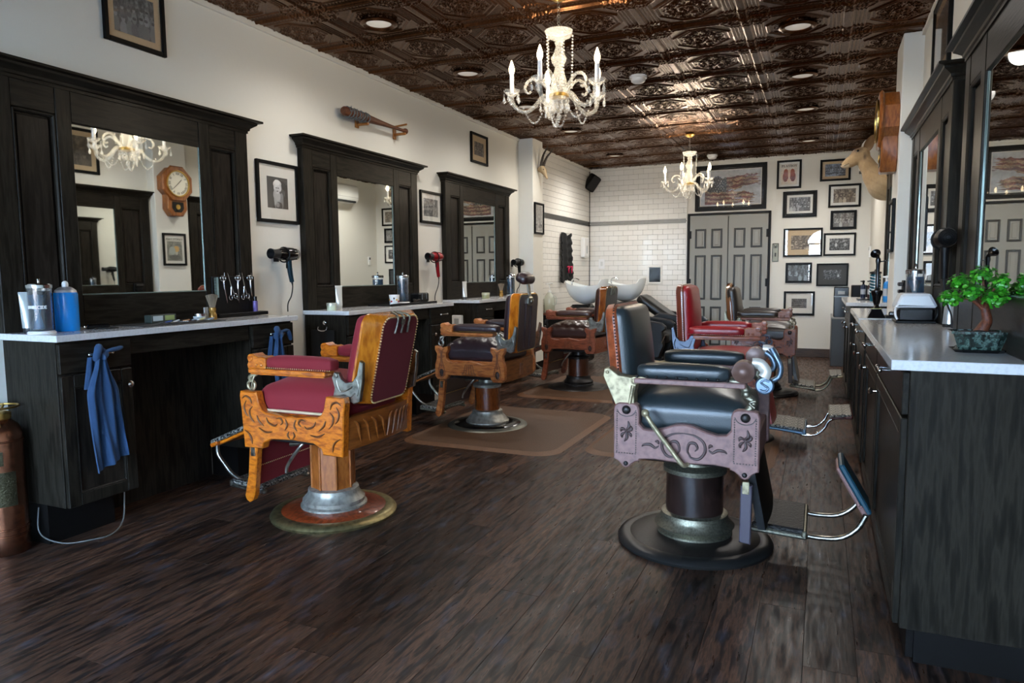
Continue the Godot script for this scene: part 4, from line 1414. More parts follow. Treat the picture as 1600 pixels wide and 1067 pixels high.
			b.tube(spline([Vector3(0.25, 0.705, z), Vector3(0.256, 0.716, z), Vector3(0.244, 0.726, z), Vector3(0.222, 0.732, z), Vector3(0.212, 0.745, z)], 5), [0.008] + range(19).map(func(i: int) -> float: return 0.010 + 0.003 * sin(i * 0.33)) + [0.008], 7)
			b.tube(spline([Vector3(0.243, 0.655, z), Vector3(0.236, 0.69, z + s * 0.012), Vector3(0.226, 0.74, z)], 4), 0.004, 5)
		P(o, "arm_link", b, c.get("link", metal))
		b = MB.new()
		if knobby:
			b.prism([[-0.255, 0.64], [-0.205, 0.64], [-0.208, 0.70], [-0.20, 0.735], [-0.175, 0.752], [-0.03, 0.762], [-0.03, 0.768], [-0.19, 0.775], [-0.225, 0.768], [-0.275, 0.775], [-0.315, 0.805], [-0.335, 0.80], [-0.34, 0.77], [-0.31, 0.70], [-0.285, 0.645]], s * 0.23, s * 0.294, 0.003)
			b.lathe([[0.0, 0.0], [0.018, 0.0], [0.016, 0.008], [0.009, 0.010], [0.008, 0.006], [0.0, 0.006]], Vector3(-0.205, 0.755, z + s * 0.02), Vector3(0, 0, s), 14)
			b.ball(Vector3(-0.322, 0.785, z + s * 0.022), Vector3(0.008, 0.008, 0.004), 8, 5)
			b.tube([Vector3(-0.225, 0.65, z + s * 0.022), Vector3(-0.212, 0.735, z + s * 0.022)], 0.008, 6)
		else:
			b.prism([[-0.285, 0.635], [-0.20, 0.64], [-0.212, 0.69], [-0.198, 0.735], [-0.212, 0.762], [-0.235, 0.76], [-0.248, 0.735], [-0.275, 0.717], [-0.31, 0.722], [-0.335, 0.752], [-0.352, 0.82], [-0.368, 0.81], [-0.362, 0.72], [-0.345, 0.632], [-0.315, 0.62]], s * 0.226, s * 0.25, 0.003)
			b.lathe([[0.0, 0.0], [0.012, 0.0], [0.011, 0.008], [0.0, 0.010]], Vector3(-0.222, 0.746, s * 0.248), Vector3(0, 0, s), 12)
			for st: Array in [[[-0.225, 0.725], [-0.235, 0.69], [-0.25, 0.675], [-0.285, 0.685], [-0.31, 0.70]], [[-0.24, 0.655], [-0.27, 0.662], [-0.30, 0.655], [-0.325, 0.672]], [[-0.335, 0.735], [-0.345, 0.70], [-0.335, 0.66]]]:
				b.tube(spline(v3(st, s * 0.25), 4), 0.0038, 5)
		P(o, "arm_bracket", b, metal if style != "leaf" or not knobby else M.ivory_metal)
		# front legs of the skirt
		b = MB.new()
		var lx := 0.243
		if style == "leaf":
			b.prism([[lx - 0.022, 0.385], [lx + 0.022, 0.385], [lx + 0.03, 0.15], [lx - 0.006, 0.15]] if not knobby else [[lx - 0.02, 0.36], [lx + 0.024, 0.36], [lx + 0.022, 0.12], [lx - 0.022, 0.125]], z - 0.018, z + 0.018, 0.004)
		else:
			b.prism([[lx - 0.03, 0.40], [lx + 0.02, 0.40], [lx + 0.036, 0.24], [lx + 0.05, 0.19], [lx + 0.062, 0.14], [lx + 0.054, 0.118], [lx + 0.036, 0.108], [lx + 0.016, 0.118], [lx + 0.002, 0.15], [lx - 0.006, 0.20]], z - 0.02, z + 0.02, 0.005)
		var leg := P(o, "front_leg", b, c.get("legw", wood))
		P(leg, "leg_plate", MB.new().box(Vector3(lx, 0.365 if not knobby else 0.35, z + s * 0.019), Vector3(0.026, 0.05, 0.006), 0.002), metal if not knobby else M.ivory_metal)
	# leg rest between the front legs
	b = MB.new()
	b.slab(4, 10, func(u: float, v: float) -> Vector3: return Vector3(0.268 + 0.05 * (1 - u) + 0.012 * sin(PI * v), 0.17 + 0.25 * u, (v - 0.5) * 0.48), Vector3(0.03, 0, 0))
	var calf := P(o, "leg_rest", b, c.get("calf", c.pad))
	b = MB.new()
	for k in 36:
		b.ball(Vector3(0.265, 0.275, (k / 35.0 - 0.5) * 0.46), Vector3.ONE * 0.0034, 6, 4)
	P(calf, "nailhead_trim", b, c.get("nails", M.brass))
	# footrest
	var relief := mat(Color.WHITE, 0.45, 0.5, {tex = T.relief, bump = T.relief, depth = 0.3, scale = Vector3(11, 11, 11)})
	var pads: Array = c.foot.lower
	b = MB.new()
	b.X = Transform3D(Basis(Vector3.BACK, pads[2]), Vector3(pads[0], pads[1], 0))
	b.box(Vector3(), Vector3(c.foot.get("lower_len", 0.22), 0.022, 0.36), 0.006)
	var lower := P(o, "foot_plate", b, c.foot.get("lower_mat", relief))
	b = MB.new()
	b.X = Transform3D(Basis(Vector3.BACK, pads[2]), Vector3(pads[0], pads[1], 0))
	for s: float in [-1.0, 1.0]:
		b.box(Vector3(0.0, -0.02, s * 0.165), Vector3(c.foot.get("lower_len", 0.22) + 0.03, 0.024, 0.03), 0.008)
	b.box(Vector3(c.foot.get("lower_len", 0.22) / 2, -0.008, 0), Vector3(0.02, 0.03, 0.37), 0.006)
	P(lower, "plate_edge", b, c.foot.get("edge", metal))
	for s: float in [-1.0, 1.0]:
		b = MB.new()
		b.tube(spline(c.foot.arm.map(func(q: Array) -> Vector3: return Vector3(q[0], q[1], s * 0.145)), 6), 0.0105, 8)
		P(o, "foot_arm", b, c.foot.get("arm_mat", M.chrome))
	var up: Array = c.foot.upper
	b = MB.new()
	b.X = Transform3D(Basis(Vector3.BACK, up[2]), Vector3(up[0], up[1], 0))
	b.box(Vector3(), Vector3(up[3], 0.022, c.foot.get("upper_w", 0.38)), 0.006)
	var board := P(o, "foot_board", b, c.foot.get("upper_mat", relief))
	b = MB.new()
	b.X = Transform3D(Basis(Vector3.BACK, up[2]), Vector3(up[0], up[1], 0))
	b.box(Vector3(up[3] * 0.5 - 0.02, -0.014, 0), Vector3(0.05, 0.022, c.foot.get("upper_w", 0.38) + 0.005), 0.006)
	b.box(Vector3(0, -0.018, 0), Vector3(up[3] - 0.02, 0.018, c.foot.get("upper_w", 0.38) - 0.04), 0.006)
	P(board, "board_backing", b, c.foot.get("backing", wood))
	# lever
	b = MB.new()
	if knobby:
		b.tube(spline([Vector3(-0.148, 0.625, 0.335), Vector3(-0.11, 0.57, 0.335), Vector3(-0.04, 0.48, 0.33), Vector3(0.0, 0.43, 0.33), Vector3(0.016, 0.424, 0.30)], 5), 0.010, 8)
		b.ball(Vector3(-0.15, 0.63, 0.335), Vector3(0.017, 0.017, 0.017))
		b.tube([Vector3(0.016, 0.424, 0.31), Vector3(0.016, 0.424, 0.1)], 0.009, 8)
		P(o, "lever", b, M.ivory_metal)
	else:
		var s: float = c.get("lever_side", -1.0)
		b.tube(spline([Vector3(-0.02, 0.43, s * 0.2), Vector3(0.0, 0.40, s * 0.235), Vector3(0.05, 0.34, s * 0.24), Vector3(0.085, 0.29, s * 0.24), Vector3(0.09, 0.26, s * 0.24)], 5), 0.0085, 8)
		b.tube([Vector3(0.0, 0.41, s * 0.22), Vector3(0.075, 0.395, s * 0.22)], 0.011, 8)
		P(o, "lever", b, metal)
	if c.get("headrest", false):
		b = MB.new()
		b.X = Transform3D(Basis(Vector3.BACK, 0.5), Vector3(-0.335, 1.165, 0))
		b.pad(Vector3(), Vector3(0.10, 0.075, 0.2), 0.034, 0.008, 10)
		var h := P(o, "headrest", b, c.pad)
		P(h, "headrest_post", MB.new().bar(Vector3(-0.375, 0.99, 0), Vector3(-0.355, 1.14, 0), 0.04, 0.016, Vector3.RIGHT, 0.004), M.nickel)
		b = MB.new()
		b.X = Transform3D(Basis(Vector3.BACK, lean), org)
		b.box(Vector3(-bd - 0.012, 0.385, 0), Vector3(0.03, 0.07, 0.075), 0.01)
		b.ball(Vector3(-bd - 0.028, 0.385, 0), Vector3(0.014, 0.02, 0.02))
		P(h, "headrest_clamp", b, M.nickel)
		b = MB.new()
		b.X = Transform3D(Basis(Vector3.BACK, lean), org)
		for z: float in [-0.05, 0.05]:
			b.box(Vector3(-bd - 0.008, 0.2, z), Vector3(0.012, 0.34, 0.02), 0.004)
		P(back, "rear_strap", b, c.pad)
	elif c.get("clasp", false):
		b = MB.new()
		b.X = Transform3D(Basis(Vector3.BACK, lean), org)
		for z: float in [-0.05, 0.0, 0.05]:
			b.tube(spline([Vector3(-0.03, bh + 0.004, z * 0.5), Vector3(-bd - 0.01, bh - 0.005, z), Vector3(-bd - 0.014, bh - 0.04, z), Vector3(-bd - 0.012, bh - 0.085, z * 1.1)], 5), 0.006, 6)
		b.box(Vector3(-bd - 0.012, bh - 0.03, 0.0), Vector3(0.014, 0.03, 0.03), 0.004)
		P(back, "headrest_clasp", b, M.old_nickel)
	if knobby:   # the ratchet dial and the linkage in front of the seat
		b = MB.new()
		b.lathe([[0.0, 0.0], [0.034, 0.0], [0.036, 0.008], [0.03, 0.014], [0.0, 0.016]], Vector3(0.30, 0.755, 0.235), Vector3.BACK, 20)
		b.tube(spline(v3([[0.318, 0.772], [0.30, 0.778], [0.287, 0.768], [0.30, 0.757], [0.314, 0.747], [0.302, 0.734], [0.284, 0.738]], 0.252), 5), 0.0045, 6)
		b.tube(spline([Vector3(0.32, 0.77, 0.22), Vector3(0.35, 0.79, 0.22), Vector3(0.355, 0.83, 0.21), Vector3(0.335, 0.87, 0.2), Vector3(0.318, 0.90, 0.2)], 5), 0.011, 8)
		b.tube(spline([Vector3(0.29, 0.76, 0.2), Vector3(0.30, 0.80, 0.18), Vector3(0.33, 0.82, 0.18), Vector3(0.32, 0.86, 0.18), Vector3(0.295, 0.88, 0.18)], 5), 0.012, 8)
		P(o, "ratchet_dial", b, mat(c8(112, 130, 148), 0.38, 0.8))

func chairs() -> void:
	var leather_b := {bump = T.leather, depth = 0.05, scale = Vector3(9, 9, 9), coat = 0.25, coat_rough = 0.25}
	var oak := mat(c8(206, 118, 26), 0.28, 0, {tex = T.oak, scale = Vector3(2, 6, 6), coat = 0.5})
	var oak_back := mat(c8(206, 128, 36), 0.22, 0, {tex = T.oak, scale = Vector3(5, 1.2, 5), coat = 0.7})
	var rail1 := mat(c8(136, 80, 34), 0.3, 0, {tex = T.oak, scale = Vector3(5, 5, 1), coat = 0.4})
	var velvet := mat(c8(122, 15, 28), 0.8, 0, {rim = 0.5, bump = T.towel, depth = 0.02, scale = Vector3(6, 6, 6)})
	var velvet_rear := mat(c8(98, 10, 24), 0.85, 0, {rim = 0.4, bump = T.towel, depth = 0.02, scale = Vector3(6, 6, 6)})
	var plum := mat(c8(44, 30, 34), 0.3, 0, leather_b)
	var brown := mat(c8(58, 32, 24), 0.28, 0, leather_b)
	var teal := mat(c8(36, 44, 47), 0.33, 0, leather_b)
	var red := mat(c8(138, 10, 24), 0.3, 0, leather_b)
	var dark := mat(c8(40, 32, 28), 0.32, 0, leather_b)
	var foot1 := {lower = [0.40, 0.15, 0.08], lower_len = 0.2, upper = [0.50, 0.40, -0.40, 0.26], arm = [[0.615, 0.33], [0.612, 0.28], [0.57, 0.23], [0.53, 0.19], [0.48, 0.165], [0.42, 0.155]]}
	var copper := mat(c8(186, 122, 84), 0.36, 0.1, {tex = T.patina, scale = Vector3(4, 4, 4), coat = 0.3})
	chair({label = "oak barber chair with maroon velvet upholstery and brass nailheads, front left, seen from behind", at = Vector3(-2.235, 0, -2.81), yaw = PI + 0.022, style = "carved",
		wood = oak, backw = oak_back, rail = rail1, pad = velvet, pad_rear = velvet_rear, metal = M.nickel, link = M.ivory_metal, disc = copper, rim = M.rim_brass, flare = M.pewter, colw = mat(c8(164, 98, 44), 0.4, 0, {tex = T.oak, scale = Vector3(6, 1.5, 6)}), octagon = true,
		base_r = 0.31, col_r = 0.105, flare_r = 0.165, nails = mat(c8(226, 196, 140), 0.3, 0.9), nail = 0.0048, nail_step = 0.0135, back_x = -0.258, back_w = 0.225, back_wr = 0.158, back_d = 0.075, lean = 0.225, back_h = 0.425, clasp = true, foot = foot1.merged({edge = M.nickel, backing = oak, arm_mat = M.nickel})})
	var oak2 := mat(c8(178, 112, 58), 0.38, 0, {tex = T.oak, scale = Vector3(1.5, 7, 7), coat = 0.3})
	chair({label = "light oak barber chair with tufted plum leather and a headrest, on the left", at = Vector3(-2.385, 0, -4.92), yaw = PI - 0.012, style = "spoon",
		wood = oak2, backw = oak_back, rail = mat(c8(120, 76, 36), 0.4, 0, {tex = T.oak, scale = Vector3(5, 5, 1)}), pad = plum, metal = M.nickel, disc = M.gloss_black, rim = mat(c8(150, 150, 140), 0.4, 0.9, {tex = T.mottle, bump = T.mottle, depth = 0.1, scale = Vector3(12, 12, 12)}), flare = M.pewter, colw = mat(c8(126, 66, 26), 0.26, 0, {tex = T.oak, scale = Vector3(6, 1.5, 6), coat = 0.6}),
		base_r = 0.315, col_r = 0.098, flare_r = 0.17, tufted = true, crown = 0.095, back_x = -0.272, back_w = 0.22, back_wr = 0.185, back_d = 0.06, lean = 0.07, back_h = 0.445, headrest = true, nail = 0.0032, nail_step = 0.011, foot = foot1.merged({upper_w = 0.32, edge = M.old_nickel, backing = oak2, arm_mat = M.nickel, upper = [0.52, 0.40, -0.12, 0.24], arm = [[0.615, 0.38], [0.62, 0.31], [0.585, 0.24], [0.54, 0.20], [0.48, 0.165], [0.42, 0.155]]})})
	var oak3 := mat(c8(140, 78, 52), 0.42, 0, {tex = T.oak, scale = Vector3(1.5, 7, 7)})
	chair({label = "reddish oak barber chair with tufted brown leather seat, before the white shampoo basins", at = Vector3(-2.295, 0, -6.93), yaw = PI - 0.045, style = "spoon",
		wood = oak3, backw = mat(c8(150, 84, 30), 0.25, 0, {tex = T.oak, scale = Vector3(5, 1.2, 5), coat = 0.6}), pad = brown, pad_rear = dark, metal = M.nickel, link = M.dark_iron, disc = M.dark_iron, rim = M.dark_iron, flare = M.dark_iron, colw = mat(c8(84, 44, 26), 0.3, 0, {tex = T.oak, scale = Vector3(6, 1.5, 6), coat = 0.5}),
		base_r = 0.32, col_r = 0.105, flare_r = 0.16, tufted = true, crown = 0.06, back_x = -0.275, back_w = 0.22, back_wr = 0.185, back_d = 0.06, lean = 0.06, back_h = 0.455, nail = 0.003, nail_step = 0.012, clasp = true, foot = foot1.merged({edge = M.nickel, backing = oak3, arm_mat = M.nickel})})
	var mauve := mat(c8(146, 108, 102), 0.45, 0, {tex = T.soft, bump = T.mottle, depth = 0.015, scale = Vector3(4, 4, 4)})
	var faded := mat(c8(214, 160, 124), 0.4, 0, {tex = T.patina, scale = Vector3(2.2, 2.2, 2.2)})
	chair({label = "dark teal leather barber chair with mauve carved side panels, nearest on the right", at = Vector3(-0.49, 0, -3.13), yaw = 0.0, style = "leaf", knob = true,
		wood = mauve, backw = faded, seatbase = M.black, pad = teal, metal = M.old_nickel, disc = mat(c8(44, 38, 34), 0.4, 0.3, {tex = T.mottle, scale = Vector3(4, 4, 4)}), rim = mat(c8(40, 39, 38), 0.32, 0.4), flare = M.old_nickel, colw = mat(c8(46, 32, 28), 0.26, 0, {tex = T.grain, scale = Vector3(6, 0.8, 6), coat = 0.4}), calf = M.black, legw = mat(c8(70, 62, 72), 0.4),
		base_r = 0.335, col_r = 0.125, flare_r = 0.165, crown = 0.075, back_x = -0.262, back_w = 0.23, back_wr = 0.21, back_d = 0.055, lean = 0.10, back_h = 0.455, nails = M.dark_iron, nail = 0.004, nail_step = 0.014, nail_planes = [-0.012], armw = mauve, top_r = 0.06,
		foot = {lower = [0.36, 0.165, -0.05], lower_len = 0.2, upper = [0.64, 0.335, -1.05, 0.22], upper_w = 0.22, arm = [[0.42, 0.145], [0.50, 0.135], [0.59, 0.145], [0.65, 0.19], [0.68, 0.25]], edge = M.old_nickel, backing = mauve, arm_mat = M.nickel, lower_mat = mat(c8(42, 38, 35), 0.45, 0.4, {tex = T.mottle, bump = T.relief, depth = 0.4, scale = Vector3(11, 11, 11)}), upper_mat = mat(c8(20, 62, 78), 0.4)}})
	var oak5 := mat(c8(150, 76, 34), 0.32, 0, {tex = T.oak, scale = Vector3(2, 6, 6), coat = 0.5})
	var foot5 := {lower = [0.40, 0.145, -0.10], lower_len = 0.24, upper = [0.735, 0.25, 0.10, 0.14], arm = [[0.46, 0.11], [0.52, 0.095], [0.59, 0.105], [0.64, 0.15], [0.665, 0.20], [0.72, 0.235]]}
	chair({label = "barber chair with glossy red leather, second on the right, mostly behind the teal chair", at = Vector3(-0.59, 0, -5.22), yaw = 0.0, style = "leaf",
		wood = oak5, backw = mat(c8(118, 46, 24), 0.3, 0, {tex = T.oak, scale = Vector3(5, 1.2, 5), coat = 0.5}), pad = red, metal = mat(c8(96, 106, 122), 0.4, 0.85, {tex = T.mottle, scale = Vector3(8, 8, 8)}), disc = M.dark_iron, rim = M.dark_iron, flare = M.nickel, colw = mat(c8(84, 48, 30), 0.3, 0, {tex = T.oak, scale = Vector3(6, 1.5, 6)}),
		seat_drop = 0.035, base_r = 0.32, col_r = 0.11, crown = 0.03, lean = 0.05, back_h = 0.50, nails = mat(c8(230, 215, 200), 0.3, 0.8), nail_planes = [-1.0, -0.012], pad_k = 0.97, foot = foot5.merged({edge = mat(c8(110, 135, 155), 0.3, 0.9), backing = mat(c8(84, 24, 20), 0.4)})})
	chair({label = "brown leather barber chair with a rounded back, farthest on the right, before the double doors", at = Vector3(-0.49, 0, -7.33), yaw = 0.0, style = "leaf",
		wood = mat(c8(126, 70, 34), 0.35, 0, {tex = T.oak, scale = Vector3(2, 6, 6), coat = 0.4}), backw = mat(c8(128, 76, 30), 0.28, 0, {tex = T.oak, scale = Vector3(5, 1.2, 5), coat = 0.5}), pad = dark, metal = M.old_nickel, disc = M.dark_iron, rim = M.dark_iron, flare = M.dark_iron, colw = mat(c8(52, 34, 28), 0.3, 0, {tex = T.oak, scale = Vector3(6, 1.5, 6)}), legw = mat(c8(54, 44, 38), 0.5),
		base_r = 0.32, col_r = 0.11, crown = 0.05, lean = 0.1, back_h = 0.48, top_r = 0.24, top_k = 0.8, pad_k = 0.84, nails = mat(c8(190, 180, 150), 0.35, 0.8), nail_planes = [-1.0, -0.012], foot = {lower = [0.36, 0.12, -0.1], lower_len = 0.2, upper = [0.645, 0.23, 0.1, 0.11], arm = [[0.40, 0.09], [0.46, 0.075], [0.52, 0.08], [0.57, 0.12], [0.60, 0.18], [0.63, 0.21]], edge = M.old_nickel, backing = M.ivory_metal, arm_mat = M.old_nickel}})
	# floor mats
	for m: Array in [[-2.17, -4.95, 1.22, 1.5, "brown anti-fatigue mat under the tufted chair with the headrest"], [-0.84, -5.15, 1.22, 1.55, "brown anti-fatigue mat under the red leather chair"], [-2.15, -7.0, 1.2, 1.55, "brown anti-fatigue mat under the farthest chair on the left"]]:
		var o := thing("floor_mat", m[4], "mat", Vector3(m[0], 0, m[1]), 0, "")
		var hx: float = m[2] / 2
		var hz: float = m[3] / 2
		var out: Array = []
		for q: Array in [[1, 1, 0.0], [-1, 1, PI / 2], [-1, -1, PI], [1, -1, PI * 1.5]]:
			for k in 7:
				var a: float = q[2] + PI / 2 * k / 6
				out.append([q[0] * (hx - 0.17) + cos(a) * 0.17, q[1] * (hz - 0.17) + sin(a) * 0.17])
		var top := out.map(func(q: Array) -> Array: return [q[0] * (1 - 0.045 / hx), q[1] * (1 - 0.045 / hz)])
		var b := MB.new()
		b.X = Transform3D(Basis(Vector3.RIGHT, PI / 2), Vector3())
		b.prism(top, -0.0175, -0.006)
		P(o, "surface", b, M.mat_rug)
		b = MB.new()
		for i in out.size():
			var j := (i + 1) % out.size()
			b.q4(Vector3(out[i][0], 0.001, out[i][1]), Vector3(out[j][0], 0.001, out[j][1]), Vector3(top[j][0], 0.0172, top[j][1]), Vector3(top[i][0], 0.0172, top[i][1]), Vector3(0, 1, 0))
			b.q4(Vector3(out[i][0], 0.001, out[i][1]), Vector3(out[j][0], 0.001, out[j][1]), Vector3(0, 0.001, 0), Vector3(0, 0.001, 0), Vector3.DOWN)
		P(o, "bevel_edge", b, M.rug_edge)

func disinfectant_jar(label: String, at: Vector3, h: float, text := true) -> void:
	var o := thing("disinfectant_jar", label, "jar", at, 0, "")
	var liquid := mat(Color(0.01, 0.22, 0.40, 0.0), 0.02)
	liquid.refraction_enabled = true
	liquid.refraction_scale = 0.033
	var k := h / 0.25
	var b := MB.new()
	b.lathe([[0.0, 0.0], [0.054, 0.0], [0.056, 0.006], [0.05, 0.012], [0.0, 0.012]], Vector3(), Vector3.UP, 28)
	P(o, "foot", b, M.white_plastic)
	P(o, "glass_wall", MB.new().lathe([[0.046, 0.012], [0.047, 0.02], [0.047, 0.205 * k], [0.044, 0.205 * k], [0.044, 0.02], [0.0, 0.016]], Vector3(), Vector3.UP, 28), mat(Color(0.9, 0.97, 1.0, 0.03), 0.02))
	P(o, "blue_liquid", MB.new().lathe([[0.0, 0.018], [0.043, 0.018], [0.043, 0.192 * k], [0.0, 0.192 * k]], Vector3(), Vector3.UP, 24), liquid)
	P(o, "lid", MB.new().lathe([[0.0, 0.205 * k], [0.05, 0.205 * k], [0.051, 0.219 * k], [0.046, 0.224 * k], [0.012, 0.226 * k], [0.006, 0.229 * k], [0.004, 0.238 * k], [0.007, 0.245 * k], [0.0, h + 0.004]], Vector3(), Vector3.UP, 28), M.chrome)
	P(o, "lift_rod", MB.new().tube([Vector3(-0.008, 0.03, 0.008), Vector3(-0.008, 0.205 * k, 0.008)], 0.003, 6), M.chrome)
	var cols := [c8(120, 205, 205), c8(220, 235, 232), c8(60, 150, 160), c8(150, 60, 60)]
	for i in 4:
		b = MB.new()
		var a := -0.5 + 0.34 * i
		b.bar(Vector3(0.028 - 0.018 * i, 0.022, 0.012), Vector3(-0.022 + 0.012 * i, 0.175 * k, 0.012 - 0.008 * i), 0.016, 0.003, Vector3(0.3, 0, 1))
		P(o, "comb", b, mat(cols[i], 0.4))
	if text:
		for i in 9:   # one letter after another round the glass
			var a := PI * 0.28 - 0.19 * (i - 4) + 0.0
			lettering(o, "lettering", "BARBICIDE"[i], 0.014, Vector3(cos(a) * 0.0473, 0.12 * k, sin(a) * 0.0473), Basis(Vector3.UP, PI / 2 - a), M.white_plastic, 0.0006)

func squeeze_tube(label: String, at: Vector3, yaw: float, h: float, col: Color, cap: Color) -> void:
	var o := thing("squeeze_tube", label, "tube", at, yaw, "")
	var b := MB.new()
	b.sheet(24, 10, func(u: float, v: float) -> Vector3:
		var a := TAU * u
		var r := 0.024
		return Vector3(cos(a) * lerpf(r, 0.030, v), 0.024 + v * (h - 0.024), sin(a) * lerpf(r, 0.0015, pow(v, 1.2))), Vector3(0, 0, 0.001), 0)
	P(o, "body", b, mat(col, 0.3, 0.35))
	P(o, "seal", MB.new().box(Vector3(0, h, 0), Vector3(0.062, 0.012, 0.003), 0.001), mat(col, 0.35, 0.2))
	P(o, "cap", MB.new().lathe([[0.0, 0.0], [0.021, 0.0], [0.022, 0.003], [0.022, 0.026], [0.0, 0.027]], Vector3(), Vector3.UP, 20), mat(cap, 0.4))

func cream_jar(label: String, at: Vector3, r: float, h: float, col: Color, lid: Material) -> void:
	var o := thing("cream_jar", label, "jar", at)
	P(o, "pot", MB.new().lathe([[0.0, 0.0], [r - 0.002, 0.0], [r, 0.004], [r, h * 0.6], [0.0, h * 0.6]], Vector3(), Vector3.UP, 24), mat(col, 0.3))
	P(o, "lid", MB.new().lathe([[r * 0.6, h * 0.58], [r + 0.002, h * 0.62], [r + 0.002, h * 0.96], [r - 0.002, h], [0.0, h]], Vector3(), Vector3.UP, 24), lid)

func shaving_brush(label: String, at: Vector3) -> void:
	var o := thing("shaving_brush", label, "brush", at)
	P(o, "handle", MB.new().lathe([[0.0, 0.0], [0.021, 0.0], [0.023, 0.008], [0.022, 0.03], [0.016, 0.042], [0.02, 0.056], [0.018, 0.068], [0.012, 0.07], [0.0, 0.07]], Vector3(), Vector3.UP, 22), mat(c8(150, 112, 52), 0.25, 0.4))
	var b := MB.new()
	for k in 70:
		var a := k * 2.399
		var r := sqrt(k / 70.0)
		var d := Vector3(cos(a), 0, sin(a))
		b.tube([d * r * 0.013 + Vector3(0, 0.066, 0), d * r * 0.022 + Vector3(0, 0.10, 0), d * r * 0.034 + Vector3(0, 0.145 - r * r * 0.008, 0)], [0.0022, 0.0028, 0.0032], 4)
	var br := P(o, "bristles", b, mat(c8(128, 112, 92), 0.8))
	P(br, "bristle_core", MB.new().lathe([[0.012, 0.066], [0.02, 0.10], [0.03, 0.14], [0.0, 0.144]], Vector3(), Vector3.UP, 18), mat(c8(92, 80, 68), 0.9))

func hair_dryer(label: String, at: Vector3, yaw: float, body: Material, handle: Material, floor_y: float, s := 1.0) -> void:
	# local: the nozzle points along +z, the handle hangs down, the wall is at x = -0.08
	var o := thing("hair_dryer", label, "hair dryer", at, yaw, "")
	P(o, "barrel", MB.new().lathe([[0.0, -0.105], [0.02, -0.104], [0.038, -0.09], [0.044, -0.06], [0.045, -0.02], [0.04, 0.03], [0.033, 0.06], [0.03, 0.068], [0.0, 0.068]], Vector3(), Vector3.BACK, 24), body)
	P(o, "nozzle", MB.new().lathe([[0.029, 0.06], [0.031, 0.066], [0.028, 0.10], [0.034, 0.135], [0.031, 0.135], [0.02, 0.07]], Vector3(), Vector3.BACK, 18), M.rubber)
	var b := MB.new()
	for k in 5:
		b.tube(ring(Vector3(0, 0, -0.108 + k * 0.001), 0.01 + 0.0065 * k, 2, 16), 0.0018, 4, true)
	P(o, "intake_grille", b, M.black)
	b = MB.new()
	b.tube(spline([Vector3(0, -0.03, -0.03), Vector3(0, -0.08, -0.036), Vector3(0, -0.13, -0.044), Vector3(0, -0.185, -0.056)], 5), range(16).map(func(i: int) -> float: return 0.021 - 0.0004 * i), 12)
	var h := P(o, "handle", b, handle)
	P(h, "switch", MB.new().box(Vector3(0, -0.08, -0.012), Vector3(0.012, 0.03, 0.008), 0.002), M.black)
	b = MB.new()
	b.tube(spline([Vector3(0, -0.18, -0.055), Vector3(0.0, -0.22, -0.06), Vector3(-0.01, -0.28, -0.056), Vector3(-0.035, floor_y - at.y + 0.06, -0.05), Vector3(-0.04, floor_y - at.y + 0.004, -0.05)], 6), range(25).map(func(i: int) -> float: return maxf(0.0042, 0.010 - i * 0.0012)), 7)
	P(o, "cord", b, M.rubber)
	b = MB.new()
	b.tube(ring(Vector3(0, -0.005, 0.012), 0.049, 2, 20), 0.005, 6, true)
	b.tube([Vector3(-0.078, -0.02, 0.0), Vector3(-0.045, -0.015, 0.012)], 0.008, 6)
	b.box(Vector3(-0.077, -0.02, 0.0), Vector3(0.006, 0.06, 0.05), 0.002)
	P(o, "wall_bracket", b, M.black)

func towel(label: String, at: Vector3, long: float, w: float, tail: float) -> void:
	# knotted on a handle; hangs on the +x side of it
	var o := thing("towel", label, "towel", at, 0, "blue towels knotted on drawer handles")
	var m := mat(c8(38, 68, 104), 0.95, 0, {bump = T.towel, depth = 0.35, scale = Vector3(9, 9, 9), rim = 0.4})
	var b := MB.new()
	b.slab(26, 34, func(u: float, v: float) -> Vector3:
		var t := 1.0 - v
		var ww := lerpf(0.045, w, smoothstep(0.0, 0.35, t))
		var hem := 0.05 * (u - 0.4) * smoothstep(0.5, 1.0, t)
		var fold := 0.012 * sin(u * 11.0 + t * 2.0) * (0.4 + 0.8 * t) + 0.008 * sin(u * 23.0 - t * 3.0)
		return Vector3(0.012 + fold + 0.012 * sin(t * 3.0), -0.02 - t * long + hem, (0.5 - u) * ww + 0.02 * sin(t * 2.6) - 0.03 * t), Vector3(0.01, 0, 0))
	P(o, "hanging_end", b, m)
	b = MB.new()
	b.slab(10, 12, func(u: float, v: float) -> Vector3:
		var t := 1.0 - v
		return Vector3(-0.004 + 0.008 * sin(u * 8.0), -0.02 - t * long * 0.28, (0.5 - u) * (0.04 + 0.05 * t) + 0.03), Vector3(0.01, 0, 0))
	P(o, "short_end", b, m)
	b = MB.new()
	b.tube(spline([Vector3(0.0, -0.03, 0.02), Vector3(0.02, 0.0, 0.024), Vector3(0.004, 0.022, 0.006), Vector3(-0.012, 0.012, -0.008), Vector3(0.012, -0.01, -0.016), Vector3(0.022, -0.022, 0.004)], 5), 0.016, 9)
	P(o, "knot", b, m)
	b = MB.new()
	b.tube(spline([Vector3(0.012, -0.004, -0.01), Vector3(0.016, 0.006, -0.04), Vector3(0.012, 0.008 - tail * 0.1, -0.075), Vector3(0.006, 0.014 - tail, -0.105)], 5), [0.012, 0.012, 0.013, 0.014, 0.0145, 0.015, 0.016, 0.017, 0.017, 0.018, 0.018, 0.018, 0.017, 0.016, 0.013, 0.008], 8, false, 0.55)
	P(o, "knot_tail", b, m)

